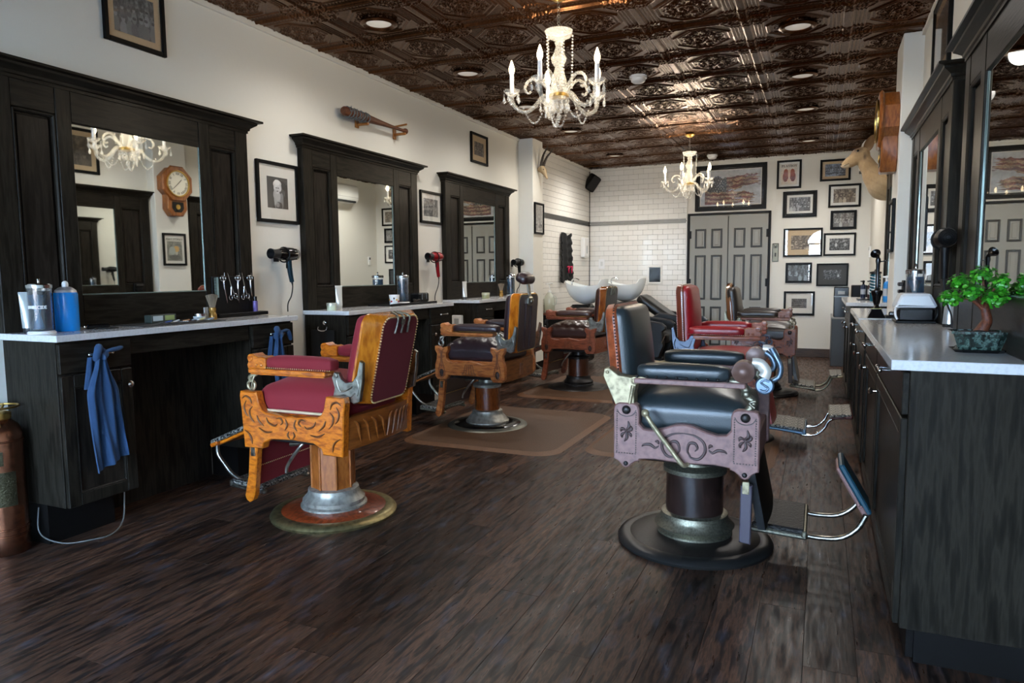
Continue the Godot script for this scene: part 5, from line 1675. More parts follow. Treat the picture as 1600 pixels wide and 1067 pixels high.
func scissors(label: String, at: Vector3, tilt: float, flip: float, open: float) -> void:
	var o := thing("scissors", label, "scissors", at, 0, "")
	o.rotation.x = tilt
	for s: float in [-1.0, 1.0]:
		var b := MB.new()
		b.X = Transform3D(Basis(Vector3.RIGHT, s * open), Vector3(s * 0.0012, 0, 0))
		b.X = b.X * Transform3D(Basis(Vector3.UP, -PI / 2), Vector3())
		b.prism([[-0.004, 0.0], [0.004, 0.0], [s * 0.002, -0.085 * flip], [0.0, -0.088 * flip]], -0.001, 0.001)
		b.tube(spline([Vector3(0, 0.0, 0), Vector3(-s * 0.004, 0.03 * flip, 0), Vector3(-s * 0.008, 0.05 * flip, 0)], 4), 0.003, 6)
		b.tube(ring(Vector3(-s * 0.013, 0.064 * flip, 0), 0.0125, 2, 14, 0.015), 0.0026, 5, true)
		if s > 0:
			b.tube([Vector3(-0.018, 0.078 * flip, 0), Vector3(-0.024, 0.094 * flip, 0)], 0.0022, 5)
		P(o, "blade", b, M.chrome)
	P(o, "pivot", MB.new().ball(Vector3(0.003, 0, 0), Vector3(0.003, 0.004, 0.004), 8, 5), M.chrome)

func props_left() -> void:
	# pictures on the left wall
	var bw := [c8(14, 14, 15), c8(225, 225, 222)]
	frame_picture("large black framed landscape photograph on a tan mount, high above the nearest left mirror", Vector3(XL, 2.57, -2.715), PI / 2, 0.365, 0.335, 0.024, 0.038, photo(31, 7, c8(16, 22, 26), c8(170, 178, 182), 160, 128, 2), M.mat_tan)
	frame_picture("black framed portrait photograph of a fair-haired figure, between the first and second left mirrors", Vector3(XL, 1.754, -3.735), PI / 2, 0.39, 0.40, 0.022, 0.075, portrait(), M.mat_white)
	frame_picture("black framed photograph on a white mount above the red hairdryer", Vector3(XL, 1.821, -5.76), PI / 2, 0.395, 0.295, 0.022, 0.045, photo(33, 2, bw[0], bw[1], 128, 96, 1), M.mat_white)
	frame_picture("small black framed group photograph on a tan mount, high above the farthest left mirror", Vector3(XL, 2.515, -6.79), PI / 2, 0.395, 0.31, 0.026, 0.06, photo(34, 4, c8(20, 18, 18), c8(190, 178, 160)), M.mat_tan)
	frame_picture("dark framed street photograph on the left pillar's side, facing across the room", Vector3(-3.173, 1.868, -8.03), PI / 2, 0.30, 0.375, 0.024, 0.012, photo(35, 3, c8(60, 60, 58), c8(200, 198, 190), 96, 128, 3), M.mat_white)
	# the bat on the wall
	var o := thing("wall_bat", "worn wooden bat wrapped in barbed wire, mounted level high on the left wall", "bat", Vector3(-3.275, 2.415, -4.80))
	P(o, "bat", MB.new().lathe([[0.0, -0.43], [0.026, -0.428], [0.034, -0.415], [0.035, -0.25], [0.031, -0.1], [0.022, 0.05], [0.015, 0.2], [0.0125, 0.36], [0.014, 0.40], [0.024, 0.415], [0.024, 0.43], [0.0, 0.434]], Vector3(), Vector3(0, 0.0, -1), 20), mat(c8(98, 58, 34), 0.5, 0, {tex = T.oak, scale = Vector3(6, 6, 1.2)}))
	var b := MB.new()
	var p: Array = []
	for k in 150:
		var a := k * 0.62
		var t := k / 149.0
		p.append(Vector3(cos(a), sin(a), 0) * (0.039 - 0.004 * t + 0.003 * sin(k * 1.7)) + Vector3(0, 0, 0.385 - 0.27 * t + 0.012 * sin(k * 0.9)))
	b.tube(p, 0.0036, 5)
	for k in 36:
		var q: Vector3 = p[k * 4]
		var d := Vector3(q.x, q.y, 0).normalized()
		b.tube([q - d * 0.004 + Vector3(0, 0, 0.007), q + d * 0.010 - Vector3(0, 0, 0.007)], 0.0014, 3)
		b.tube([q - d * 0.004 - Vector3(0, 0, 0.007), q + d * 0.010 + Vector3(0, 0, 0.007)], 0.0014, 3)
	P(o, "barbed_wire", b, mat(c8(104, 112, 114), 0.5, 0.3))
	b = MB.new()
	for z: float in [0.155, -0.375]:
		b.box(Vector3(-0.078, -0.02, z), Vector3(0.012, 0.10, 0.045), 0.003)
		b.tube([Vector3(-0.08, -0.047 if z > 0 else -0.03, z), Vector3(0.03, -0.047 if z > 0 else -0.03, z)], 0.011, 8)
		if z < 0:
			b.tube([Vector3(-0.08, 0.035, z), Vector3(0.045, 0.045, z)], 0.008, 8)
	P(o, "bracket", b, mat(c8(150, 96, 40), 0.45))
	# first station
	squeeze_tube("silver squeeze tube standing at the left end of the nearest left counter", Vector3(-3.23, 0.955, -1.985), PI / 2 - 0.5, 0.178, c8(168, 174, 172), c8(22, 26, 26))
	disinfectant_jar("tall glass jar of blue disinfectant and combs, beside the blue spray can", Vector3(-3.15, 0.955, -1.99), 0.245)
	o = thing("spray_can", "bright blue spray can on the nearest left counter", "spray can", Vector3(-3.19, 0.955, -2.135))
	P(o, "can", MB.new().lathe([[0.0, 0.0], [0.047, 0.0], [0.049, 0.004], [0.049, 0.168], [0.046, 0.178], [0.0, 0.178]], Vector3(), Vector3.UP, 28), mat(c8(6, 132, 216), 0.25))
	P(o, "shoulder", MB.new().lathe([[0.046, 0.176], [0.043, 0.188], [0.028, 0.200], [0.018, 0.204], [0.0, 0.204]], Vector3(), Vector3.UP, 28), mat(c8(196, 200, 205), 0.3, 0.6))
	P(o, "nozzle", MB.new().lathe([[0.013, 0.203], [0.014, 0.214], [0.012, 0.224], [0.006, 0.23], [0.0, 0.231]], Vector3(), Vector3.UP, 14), M.white_plastic)
	b = MB.new()
	for k in 6:
		b.box(Vector3(0.0, 0.15 - k * 0.016, 0.0), Vector3(0.001, 0.001, 0.001))
	o = thing("razor_kit", "small heap of black clippers parts lying beside the blue spray can", "clippers", Vector3(-3.19, 0.955, -2.27))
	P(o, "body", MB.new().bar(Vector3(0, 0.012, 0.05), Vector3(0.03, 0.012, -0.05), 0.035, 0.022, Vector3.UP, 0.008), M.gloss_black)
	P(o, "cord", MB.new().tube(spline([Vector3(0.03, 0.006, -0.05), Vector3(0.08, 0.004, -0.06), Vector3(0.09, 0.004, 0.0), Vector3(0.05, 0.004, 0.03), Vector3(0.08, 0.004, 0.06)], 6), 0.0035, 5), M.rubber)
	P(o, "blade", MB.new().box(Vector3(-0.005, 0.014, 0.056), Vector3(0.036, 0.008, 0.016), 0.002), M.chrome)
	o = thing("tool_mat", "thin black mat spread on the nearest left counter under the combs and blades", "mat", Vector3(-3.16, 0.955, -2.68))
	P(o, "sheet", MB.new().box(Vector3(0, 0.002, 0), Vector3(0.25, 0.004, 0.50), 0.001), M.rubber)
	o = thing("blade_box", "small dark box with pale labels standing on the black mat", "box", Vector3(-3.22, 0.959, -2.66), 0.1)
	P(o, "box", MB.new().box(Vector3(0, 0.021, 0), Vector3(0.05, 0.042, 0.17), 0.003), mat(c8(52, 62, 58), 0.4))
	for k in 2:
		P(o, "paper_label", MB.new().box(Vector3(0.026, 0.024, 0.042 - 0.08 * k), Vector3(0.001, 0.026, 0.065)), mat([c8(186, 200, 205), c8(150, 170, 110)][k], 0.5))
	for k in 6:
		o = thing("hair_clip", "small %s sectioning clip lying on the black mat before the labelled box" % ["blue", "bright silver", "copper coloured", "pale steel", "yellowish", "dark grey"][k], "clip", Vector3(-3.08, 0.959, -2.57 - 0.055 * k), 0.5 * sin(k * 2.1) + 1.2, "hair clips on the black mat")
		P(o, "prong", MB.new().bar(Vector3(-0.035, 0.005, 0), Vector3(0.03, 0.008, 0), 0.009, 0.005, Vector3.UP, 0.002), M.chrome)
		P(o, "grip", MB.new().bar(Vector3(0.0, 0.010, 0), Vector3(0.035, 0.016, 0), 0.011, 0.005, Vector3.UP, 0.002), mat([c8(70, 90, 150), c8(200, 200, 205), c8(170, 120, 80), c8(150, 165, 175), c8(200, 190, 120), c8(120, 120, 125)][k], 0.35))
	cream_jar("squat faceted chrome jar on the nearest left counter, beside the shaving brush", Vector3(-3.20, 0.955, -2.90), 0.034, 0.04, c8(190, 195, 195), M.chrome)
	o = thing("card", "small pale card propped behind the shaving brush", "card", Vector3(-3.22, 0.955, -2.965), 0.2)
	P(o, "card", MB.new().box(Vector3(0, 0.035, 0), Vector3(0.006, 0.07, 0.035), 0.001), mat(c8(200, 200, 196), 0.5))
	shaving_brush("shaving brush with gold-brown handle standing on the nearest left counter", Vector3(-3.19, 0.955, -2.985))
	# tool board on the right-hand panel of the first surround
	o = thing("tool_board", "black magnetic tool board under the hung scissors on the nearest left mirror surround", "board", Vector3(-3.302, 1.1, -3.26))
	P(o, "board", MB.new().box(Vector3(0, -0.02, 0), Vector3(0.012, 0.24, 0.34), 0.003), M.black)
	P(o, "foot", MB.new().box(Vector3(0.03, -0.132, -0.02), Vector3(0.07, 0.022, 0.40), 0.003), M.black)
	o = thing("hanging_comb", "grey comb hanging at the left edge of the black tool board", "comb", Vector3(-3.293, 1.135, -3.12))
	b = MB.new()
	b.box(Vector3(0, 0, -0.008), Vector3(0.004, 0.12, 0.012))
	for k in 24:
		b.box(Vector3(0, -0.056 + k * 0.0049, 0.006), Vector3(0.003, 0.0022, 0.018))
	P(o, "comb", b, mat(c8(120, 140, 138), 0.4))
	var sl := ["first pair of scissors from the left on the black tool board, points down", "second pair of scissors from the left on the tool board, rings down", "third pair of scissors from the left on the tool board, points down", "fourth pair of scissors from the left on the tool board, rings down", "fifth pair of scissors from the left on the tool board, points down"]
	for k in 5:
		scissors(sl[k], Vector3(-3.288, 1.125 + 0.012 * (k % 2), -3.175 - 0.053 * k), [0.12, 0.2, -0.05, 0.1, 0.06][k], 1.0 if k % 2 == 0 else -1.0, 0.09)
	o = thing("bottle", "small violet and black bottle at the far end of the nearest left counter", "bottle", Vector3(-3.268, 0.975, -3.40))
	P(o, "body", MB.new().lathe([[0.0, 0.0], [0.014, 0.0], [0.015, 0.003], [0.015, 0.07], [0.0, 0.07]], Vector3(), Vector3.UP, 16), mat(c8(120, 105, 170), 0.25, 0.3))
	P(o, "cap", MB.new().lathe([[0.012, 0.068], [0.012, 0.098], [0.0, 0.1]], Vector3(), Vector3.UP, 16), M.gloss_black)
	o = thing("snapshot", "small black and white snapshot tucked in the nearest left mirror's lower corner", "photograph", Vector3(-3.318, 1.145, -2.985), PI / 2)
	P(o, "card", MB.new().box(Vector3(), Vector3(0.10, 0.07, 0.002)), M.white_plastic)
	b = MB.new()
	b.quv(Vector3(-0.036, -0.024, 0.0015), Vector3(0.036, -0.024, 0.0015), Vector3(0.036, 0.026, 0.0015), Vector3(-0.036, 0.026, 0.0015), Vector3.BACK)
	P(o, "print", b, mat(Color.WHITE, 0.4, 0, {tex = photo(36, 2, bw[0], bw[1], 64, 48, 1)}))
	hair_dryer("black hairdryer with a blue-grey handle on the wall below the portrait photograph", Vector3(-3.27, 1.345, -3.69), 0, M.gloss_black, mat(c8(22, 48, 58), 0.2, 0.3), 0.955)
	hair_dryer("glossy red hairdryer with a black nozzle on the left wall", Vector3(-3.27, 1.365, -5.68), 0, mat(c8(140, 12, 22), 0.2, 0.1), mat(c8(128, 14, 24), 0.25, 0.1), 0.955)
	hair_dryer("small black hairdryer beside the left pillar, beyond the farthest left mirror", Vector3(-3.27, 1.335, -7.62), 0, M.black, M.black, 0.955)
	towel("long blue towel knotted on the nearest left cabinet's handle, hanging to knee height", Vector3(-2.948, 0.868, -2.11), 0.50, 0.15, 0.0)
	towel("blue towel with a drooping knot on the cabinet behind the maroon chair's arm", Vector3(-2.948, 0.868, -3.235), 0.42, 0.10, 0.07)
	# second station
	squeeze_tube("white squeeze tube at the near end of the middle left counter", Vector3(-3.22, 0.955, -4.18), PI / 2 - 0.3, 0.165, c8(212, 212, 206), c8(200, 200, 194))
	cream_jar("small pale green cream jar at the near end of the middle left counter", Vector3(-3.17, 0.955, -4.03), 0.033, 0.052, c8(196, 204, 178), mat(c8(186, 188, 176), 0.3, 0.3))
	o = thing("tray", "black tray on the middle left counter under the disinfectant jar", "tray", Vector3(-3.185, 0.955, -5.0))
	b = MB.new()
	b.box(Vector3(0, 0.004, 0), Vector3(0.22, 0.008, 0.72), 0.002)
	P(o, "bottom", b, M.black)
	for s: float in [-1.0, 1.0]:
		P(o, "rim", MB.new().box(Vector3(s * 0.107, 0.009, 0), Vector3(0.006, 0.018, 0.72), 0.002), M.black)
	disinfectant_jar("glass jar of teal disinfectant on the middle left counter's black tray", Vector3(-3.20, 0.963, -5.01), 0.262, false)
	o = thing("patterned_cup", "white cup with a red and yellow pattern on the middle left counter", "cup", Vector3(-3.15, 0.963, -4.80))
	P(o, "cup", MB.new().lathe([[0.0, 0.0], [0.036, 0.0], [0.038, 0.004], [0.042, 0.078], [0.039, 0.078], [0.034, 0.01], [0.0, 0.008]], Vector3(), Vector3.UP, 26), M.white_plastic)
	for k in 12:
		var a := TAU * k / 12
		b = MB.new()
		b.ball(Vector3(cos(a) * 0.0395, 0.038 + 0.012 * (k % 3 - 1), sin(a) * 0.0395), Vector3(0.007, 0.008, 0.007), 8, 5)
		P(o, "painted_spot", b, mat([c8(178, 42, 36), c8(214, 168, 40), c8(60, 46, 40)][k % 3], 0.4))
	o = thing("clipper_box", "glossy black clipper case at the far end of the middle left counter's tray", "case", Vector3(-3.21, 0.963, -5.29))
	P(o, "case", MB.new().box(Vector3(0, 0.04, 0), Vector3(0.10, 0.08, 0.16), 0.01), M.gloss_black)
	for z: float in [-0.03, 0.04]:
		P(o, "latch", MB.new().box(Vector3(0.052, 0.05, z), Vector3(0.004, 0.05, 0.012), 0.001), mat(c8(120, 126, 130), 0.3, 0.8))
	o = thing("metal_guards", "little heap of dark metal clipper guards between the jar and the black case", "clipper guards", Vector3(-3.14, 0.963, -5.12))
	for k in 5:
		b = MB.new()
		b.X = Transform3D(Basis.from_euler(Vector3(0.4 * k, 1.1 * k, 0.3)), Vector3(0.012 * sin(k * 2.0), 0.014 + 0.008 * (k % 2), 0.018 * (k - 2)))
		b.box(Vector3(), Vector3(0.03, 0.012, 0.022), 0.002)
		P(o, "guard", b, mat(c8(70, 64, 60), 0.35, 0.7))
	o = thing("black_cloth", "black cloth hanging from a chrome ring on the middle left cabinet's side", "cloth", Vector3(-3.19, 0.85, -3.958))
	b = MB.new()
	b.slab(12, 16, func(u: float, v: float) -> Vector3: return Vector3((u - 0.5) * 0.19, -0.03 - 0.52 * (1 - v), 0.016 + 0.005 * sin(u * 9.0 + v * 2.0)), Vector3(0, 0, 0.01))
	P(o, "cloth", b, mat(c8(14, 14, 15), 0.8))
	b = MB.new()
	b.lathe([[0.0, 0.0], [0.012, 0.0], [0.014, 0.008], [0.0, 0.016]], Vector3(0.015, 0.02, 0), Vector3.BACK, 12)
	b.tube(spline([Vector3(-0.035, -0.008, 0.012), Vector3(-0.03, -0.028, 0.02), Vector3(0.0, -0.036, 0.022), Vector3(0.035, -0.03, 0.02), Vector3(0.04, -0.008, 0.012)], 5), 0.004, 6)
	P(o, "hook", b, M.chrome)
	# third station
	squeeze_tube("white squeeze tube on the farthest left counter", Vector3(-3.20, 0.955, -6.12), PI / 2 - 0.3, 0.17, c8(214, 214, 208), c8(60, 60, 60))
	cream_jar("small olive cream jar with a pale lid on the farthest left counter", Vector3(-3.13, 0.955, -6.45), 0.04, 0.058, c8(150, 150, 110), mat(c8(190, 188, 160), 0.35))
	shaving_brush("dark shaving brush on the farthest left counter, beside the blue jar", Vector3(-3.19, 0.955, -6.96))
	disinfectant_jar("glass jar of deep blue disinfectant on the farthest left counter", Vector3(-3.21, 0.955, -7.27), 0.265, false)
	o = thing("outlet_box", "white outlet box on the side of the farthest left counter's cabinet", "outlet box", Vector3(-3.195, 0.74, -5.978))
	P(o, "box", MB.new().box(Vector3(0, 0, 0.022), Vector3(0.105, 0.14, 0.044), 0.006), M.white_plastic)
	P(o, "socket", MB.new().box(Vector3(0, 0.0, 0.045), Vector3(0.05, 0.08, 0.004), 0.002), mat(c8(170, 172, 172), 0.5))
	P(o, "cord", MB.new().tube(spline([Vector3(0.04, -0.02, 0.05), Vector3(0.07, -0.03, 0.06), Vector3(0.075, -0.10, 0.05), Vector3(0.06, -0.2, 0.03)], 5), 0.005, 6), M.white_plastic)
	# copper fire extinguisher
	o = thing("fire_extinguisher", "antique copper fire extinguisher with brass plates, on the floor at the far left edge", "fire extinguisher", Vector3(-3.255, 0, -1.845))
	var cop := mat(c8(160, 104, 78), 0.26, 0.95, {tex = T.wear, scale = Vector3(4, 4, 4)})
	P(o, "cylinder", MB.new().lathe([[0.0, 0.0], [0.082, 0.0], [0.086, 0.006], [0.084, 0.08], [0.085, 0.50], [0.082, 0.53], [0.068, 0.565], [0.044, 0.588], [0.04, 0.592], [0.04, 0.60], [0.0, 0.60]], Vector3(), Vector3.UP, 40), cop)
	b = MB.new()
	for y: float in [0.085, 0.115, 0.50]:
		b.tube(ring(Vector3(0, y, 0), 0.085, 1, 40), 0.0045, 6, true)
	P(o, "hoop", b, cop)
	P(o, "cap", MB.new().lathe([[0.042, 0.59], [0.046, 0.595], [0.046, 0.618], [0.03, 0.625], [0.0, 0.627]], Vector3(), Vector3.UP, 24), M.brass)
	b = MB.new()
	b.tube(ring(Vector3(0, 0.645, 0), 0.075, 1, 32), 0.005, 6, true)
	for k in 2:
		b.tube([Vector3(0, 0.60, 0), Vector3(cos(k * PI + 0.8) * 0.075, 0.645, sin(k * PI + 0.8) * 0.075)], 0.005, 6)
	b.tube([Vector3(0.055, 0.56, 0.03), Vector3(0.06, 0.645, 0.045)], 0.006, 6)
	P(o, "ring_handle", b, M.brass)
	for pl: Array in [[0.40, 0.46, 0.55], [0.22, 0.37, 1.5]]:
		b = MB.new()
		b.slab(16, 2, func(u: float, v: float) -> Vector3:
			var a: float = 0.75 + (u - 0.5) * pl[2]
			return Vector3(cos(a) * 0.0885, lerpf(pl[0], pl[1], v), sin(a) * 0.0885), Vector3(0.002, 0, 0.002))
		var plate := P(o, "name_plate", b, mat(c8(84, 78, 56), 0.45, 0.8, {bump = T.relief, depth = 0.3, scale = Vector3(16, 16, 16), tex = T.mottle}))
	# cable from under the nearest left cabinet
	o = thing("cable", "thin pale cable looping on the floor under the nearest left cabinet", "cable")
	P(o, "cable", MB.new().tube(spline([Vector3(-3.2, 0.17, -1.95), Vector3(-3.17, 0.06, -1.93), Vector3(-3.1, 0.006, -1.985), Vector3(-3.02, 0.005, -2.07), Vector3(-3.0, 0.006, -2.15), Vector3(-3.04, 0.04, -2.24), Vector3(-3.1, 0.16, -2.30)], 6), 0.0035, 6), mat(c8(96, 96, 92), 0.5))

func portrait() -> ImageTexture:
	var im := Image.create(96, 100, false, Image.FORMAT_RGB8)
	var ns := noise(0.05, 3, 91)
	for y in 100:
		for x in 96:
			im.set_pixel(x, y, grey(clampf(0.10 + 0.06 * ns.get_noise_2d(x, y), 0, 1)))
	for e: Array in [[50, 78, 20, 30, 0.62], [36, 66, 7, 22, 0.66], [66, 74, 8, 26, 0.5], [48, 60, 12, 16, 0.7], [46, 36, 13, 17, 0.8], [38, 22, 11, 10, 0.9], [54, 20, 12, 10, 0.86], [46, 16, 14, 9, 0.93], [60, 32, 6, 12, 0.82], [34, 32, 5, 11, 0.85], [36, 48, 7, 8, 0.74], [32, 56, 6, 12, 0.7], [42, 34, 3, 1.6, 0.2], [51, 34, 3, 1.6, 0.2], [47, 44, 4, 1.6, 0.25], [52, 92, 16, 14, 0.2], [46, 88, 9, 8, 0.55]]:
		ellipse(im, e[0], e[1], e[2], e[3], grey(e[4]))
	return ImageTexture.create_from_image(im)

func nets(st: MB, bones: Array, k: float, cell: float, colour: Variant) -> void:   # surface nets over a smooth union of tapered capsules
	var lo := Vector3.ONE * 1e9
	var hi := -lo
	for q in bones:
		for e: Array in [[q[0], q[2]], [q[1], q[3]]]:
			lo = lo.min(e[0] - Vector3.ONE * (e[1] + cell * 3))
			hi = hi.max(e[0] + Vector3.ONE * (e[1] + cell * 3))
	var n := Vector3i(((hi - lo) / cell).ceil()) + Vector3i.ONE
	var f := PackedFloat32Array()
	f.resize(n.x * n.y * n.z)
	for i in n.x:
		for j in n.y:
			for l in n.z:
				var p := lo + Vector3(i, j, l) * cell
				var d := 1e3
				for q in bones:
					var a: Vector3 = q[0]
					var ab: Vector3 = q[1] - a
					var t := clampf((p - a).dot(ab) / maxf(ab.length_squared(), 1e-9), 0, 1)
					var e := p.distance_to(a + ab * t) - lerpf(q[2], q[3], t)
					var h := clampf(0.5 + 0.5 * (d - e) / k, 0, 1)
					d = lerpf(d, e, h) - k * h * (1 - h)
				f[(i * n.y + j) * n.z + l] = d
	var vert := {}
	var at := func(i: int, j: int, l: int) -> float: return f[(i * n.y + j) * n.z + l]
	for i in n.x - 1:
		for j in n.y - 1:
			for l in n.z - 1:
				var s := Vector3()
				var c := 0
				for e: Array in [[0, 0, 0, 1, 0, 0], [0, 1, 0, 1, 1, 0], [0, 0, 1, 1, 0, 1], [0, 1, 1, 1, 1, 1], [0, 0, 0, 0, 1, 0], [1, 0, 0, 1, 1, 0], [0, 0, 1, 0, 1, 1], [1, 0, 1, 1, 1, 1], [0, 0, 0, 0, 0, 1], [1, 0, 0, 1, 0, 1], [0, 1, 0, 0, 1, 1], [1, 1, 0, 1, 1, 1]]:
					var va := f[((i + e[0]) * n.y + j + e[1]) * n.z + l + e[2]]
					var vb := f[((i + e[3]) * n.y + j + e[4]) * n.z + l + e[5]]
					if (va < 0) != (vb < 0):
						s += Vector3(e[0], e[1], e[2]).lerp(Vector3(e[3], e[4], e[5]), va / (va - vb))
						c += 1
				if c:
					vert[Vector3i(i, j, l)] = lo + (Vector3(i, j, l) + s / c) * cell
	for key: Vector3i in vert:
		for ax in 3:
			var e := Vector3i()
			e[ax] = 1
			var u := Vector3i()
			u[(ax + 1) % 3] = 1
			var w := Vector3i()
			w[(ax + 2) % 3] = 1
			var a := f[(key.x * n.y + key.y) * n.z + key.z]
			var kb := key + e
			var b := f[(kb.x * n.y + kb.y) * n.z + kb.z]
			if (a < 0) != (b < 0) and vert.has(key - u) and vert.has(key - w) and vert.has(key - u - w):
				var hint := Vector3(e) * (1.0 if a < 0 else -1.0)
				var quad: Array = [vert[key], vert[key - u], vert[key - u - w], vert[key - w]]
				if colour != null:
					st.tint = colour.call(quad[0])
				st.q4(quad[0], quad[1], quad[2], quad[3], hint, st.g)
	st.g += 1

func deer() -> void:
	var o := thing("mounted_head", "taxidermy deer head and neck mounted on the right wall, facing left", "mounted animal", Vector3(0.0, 0, -8.12))
	var b := MB.new()
	var bones: Array = [
		[Vector3(0.60, 2.08, 0.0), Vector3(0.56, 2.08, 0.0), 0.165, 0.16],
		[Vector3(0.565, 2.05, 0.0), Vector3(0.47, 2.15, 0.01), 0.135, 0.108],
		[Vector3(0.47, 2.15, 0.01), Vector3(0.392, 2.27, 0.02), 0.102, 0.072],
		[Vector3(0.392, 2.27, 0.02), Vector3(0.355, 2.36, 0.025), 0.068, 0.056],
		[Vector3(0.35, 2.395, 0.025), Vector3(0.30, 2.382, 0.027), 0.062, 0.056],
		[Vector3(0.30, 2.375, 0.027), Vector3(0.225, 2.322, 0.03), 0.052, 0.033],
		[Vector3(0.225, 2.322, 0.03), Vector3(0.170, 2.282, 0.03), 0.033, 0.024],
		[Vector3(0.325, 2.335, 0.03), Vector3(0.255, 2.295, 0.03), 0.042, 0.028],
		[Vector3(0.255, 2.29, 0.03), Vector3(0.195, 2.262, 0.03), 0.022, 0.013],
		[Vector3(0.285, 2.40, 0.062), Vector3(0.325, 2.405, 0.066), 0.018, 0.018],
		[Vector3(0.285, 2.40, -0.008), Vector3(0.325, 2.405, -0.012), 0.018, 0.018]]
	var fur := noise(0.05, 3, 88)
	nets(b, bones, 0.032, 0.011, func(p: Vector3) -> Color:
		var c := Color(0.36, 0.235, 0.115)
		var belly := clampf((2.18 - p.y) * 3.0 - (0.5 - p.x) * 0.6, 0, 1)
		c = c.lerp(Color(0.52, 0.41, 0.25), belly * 0.75)
		var top := clampf((p.y - 2.395 + (0.30 - p.x) * 0.62) * 28.0, 0, 1) * clampf((0.345 - p.x) * 14.0, 0, 1)
		c = c.lerp(Color(0.15, 0.09, 0.05), top * 0.75)
		var cheek := clampf(1.0 - Vector2((p.x - 0.372) / 0.022, (p.y - 2.355) / 0.06).length(), 0, 1)
		var brow := clampf(1.3 - Vector2((p.x - 0.31) / 0.045, (p.y - 2.425) / 0.03).length(), 0, 1)
		c = c.lerp(Color(0.05, 0.03, 0.02), maxf(cheek, brow) * 0.85)
		c = c.lerp(Color(0.22, 0.14, 0.07), clampf(sin(p.y * 70.0 + p.x * 40.0) - 0.55, 0, 1) * clampf((p.x - 0.36) * 12.0, 0, 1) * 0.6)
		if p.x < 0.235 and p.y < 2.285:
			c = c.lerp(Color(0.58, 0.46, 0.32), 0.7)
		return c * (0.92 + 0.16 * fur.get_noise_3d(p.x * 900.0, p.y * 350.0, p.z * 900.0)))
	P(o, "head_and_neck", b, mat(Color.WHITE, 0.8, 0, {vc = true, bump = T.mottle, depth = 0.35, scale = Vector3(9, 9, 9), rim = 0.3}))
	var ear_m := mat(c8(122, 92, 60), 0.8)
	for s: float in [1.0, -1.0]:
		b = MB.new()
		var base := Vector3(0.375, 2.415, 0.025 + s * 0.05)
		var tip := Vector3(0.44, 2.555, 0.025 + s * 0.10)
		b.slab(8, 10, func(u: float, v: float) -> Vector3:
			var c := base.lerp(tip, v)
			var w := 0.042 * pow(sin(PI * clampf(v * 0.86 + 0.14, 0, 1)), 0.7) + 0.002
			var a := (u - 0.5) * 2.4
			return c + Vector3(sin(a) * w, -sin(a) * w * 0.4, s * cos(a) * w * -0.7), Vector3(0, 0, s * 0.004))
		var ear := P(o, "ear", b, ear_m)
		b = MB.new()
		b.ball(Vector3(0.303, 2.408, 0.027 + s * 0.056), Vector3(0.016, 0.014, 0.011), 12, 8)
		P(o, "eye", b, M.gloss_black)
		b = MB.new()
		b.ball(Vector3(0.152, 2.288, 0.03 + s * 0.014), Vector3(0.009, 0.008, 0.010), 8, 6)
		P(o, "nostril", b, M.rubber)
		b = MB.new()
		b.tube(spline([Vector3(0.322, 2.42, 0.027 + s * 0.056), Vector3(0.303, 2.427, 0.027 + s * 0.058), Vector3(0.284, 2.416, 0.027 + s * 0.054)], 4), 0.006, 6)
		P(o, "eyelid", b, ear_m)
		b = MB.new()
		b.tube(spline([Vector3(0.160, 2.272, 0.03 + s * 0.014), Vector3(0.19, 2.278, 0.03 + s * 0.026), Vector3(0.225, 2.295, 0.03 + s * 0.034)], 4), 0.0025, 5)
		P(o, "mouth_line", b, M.rubber)

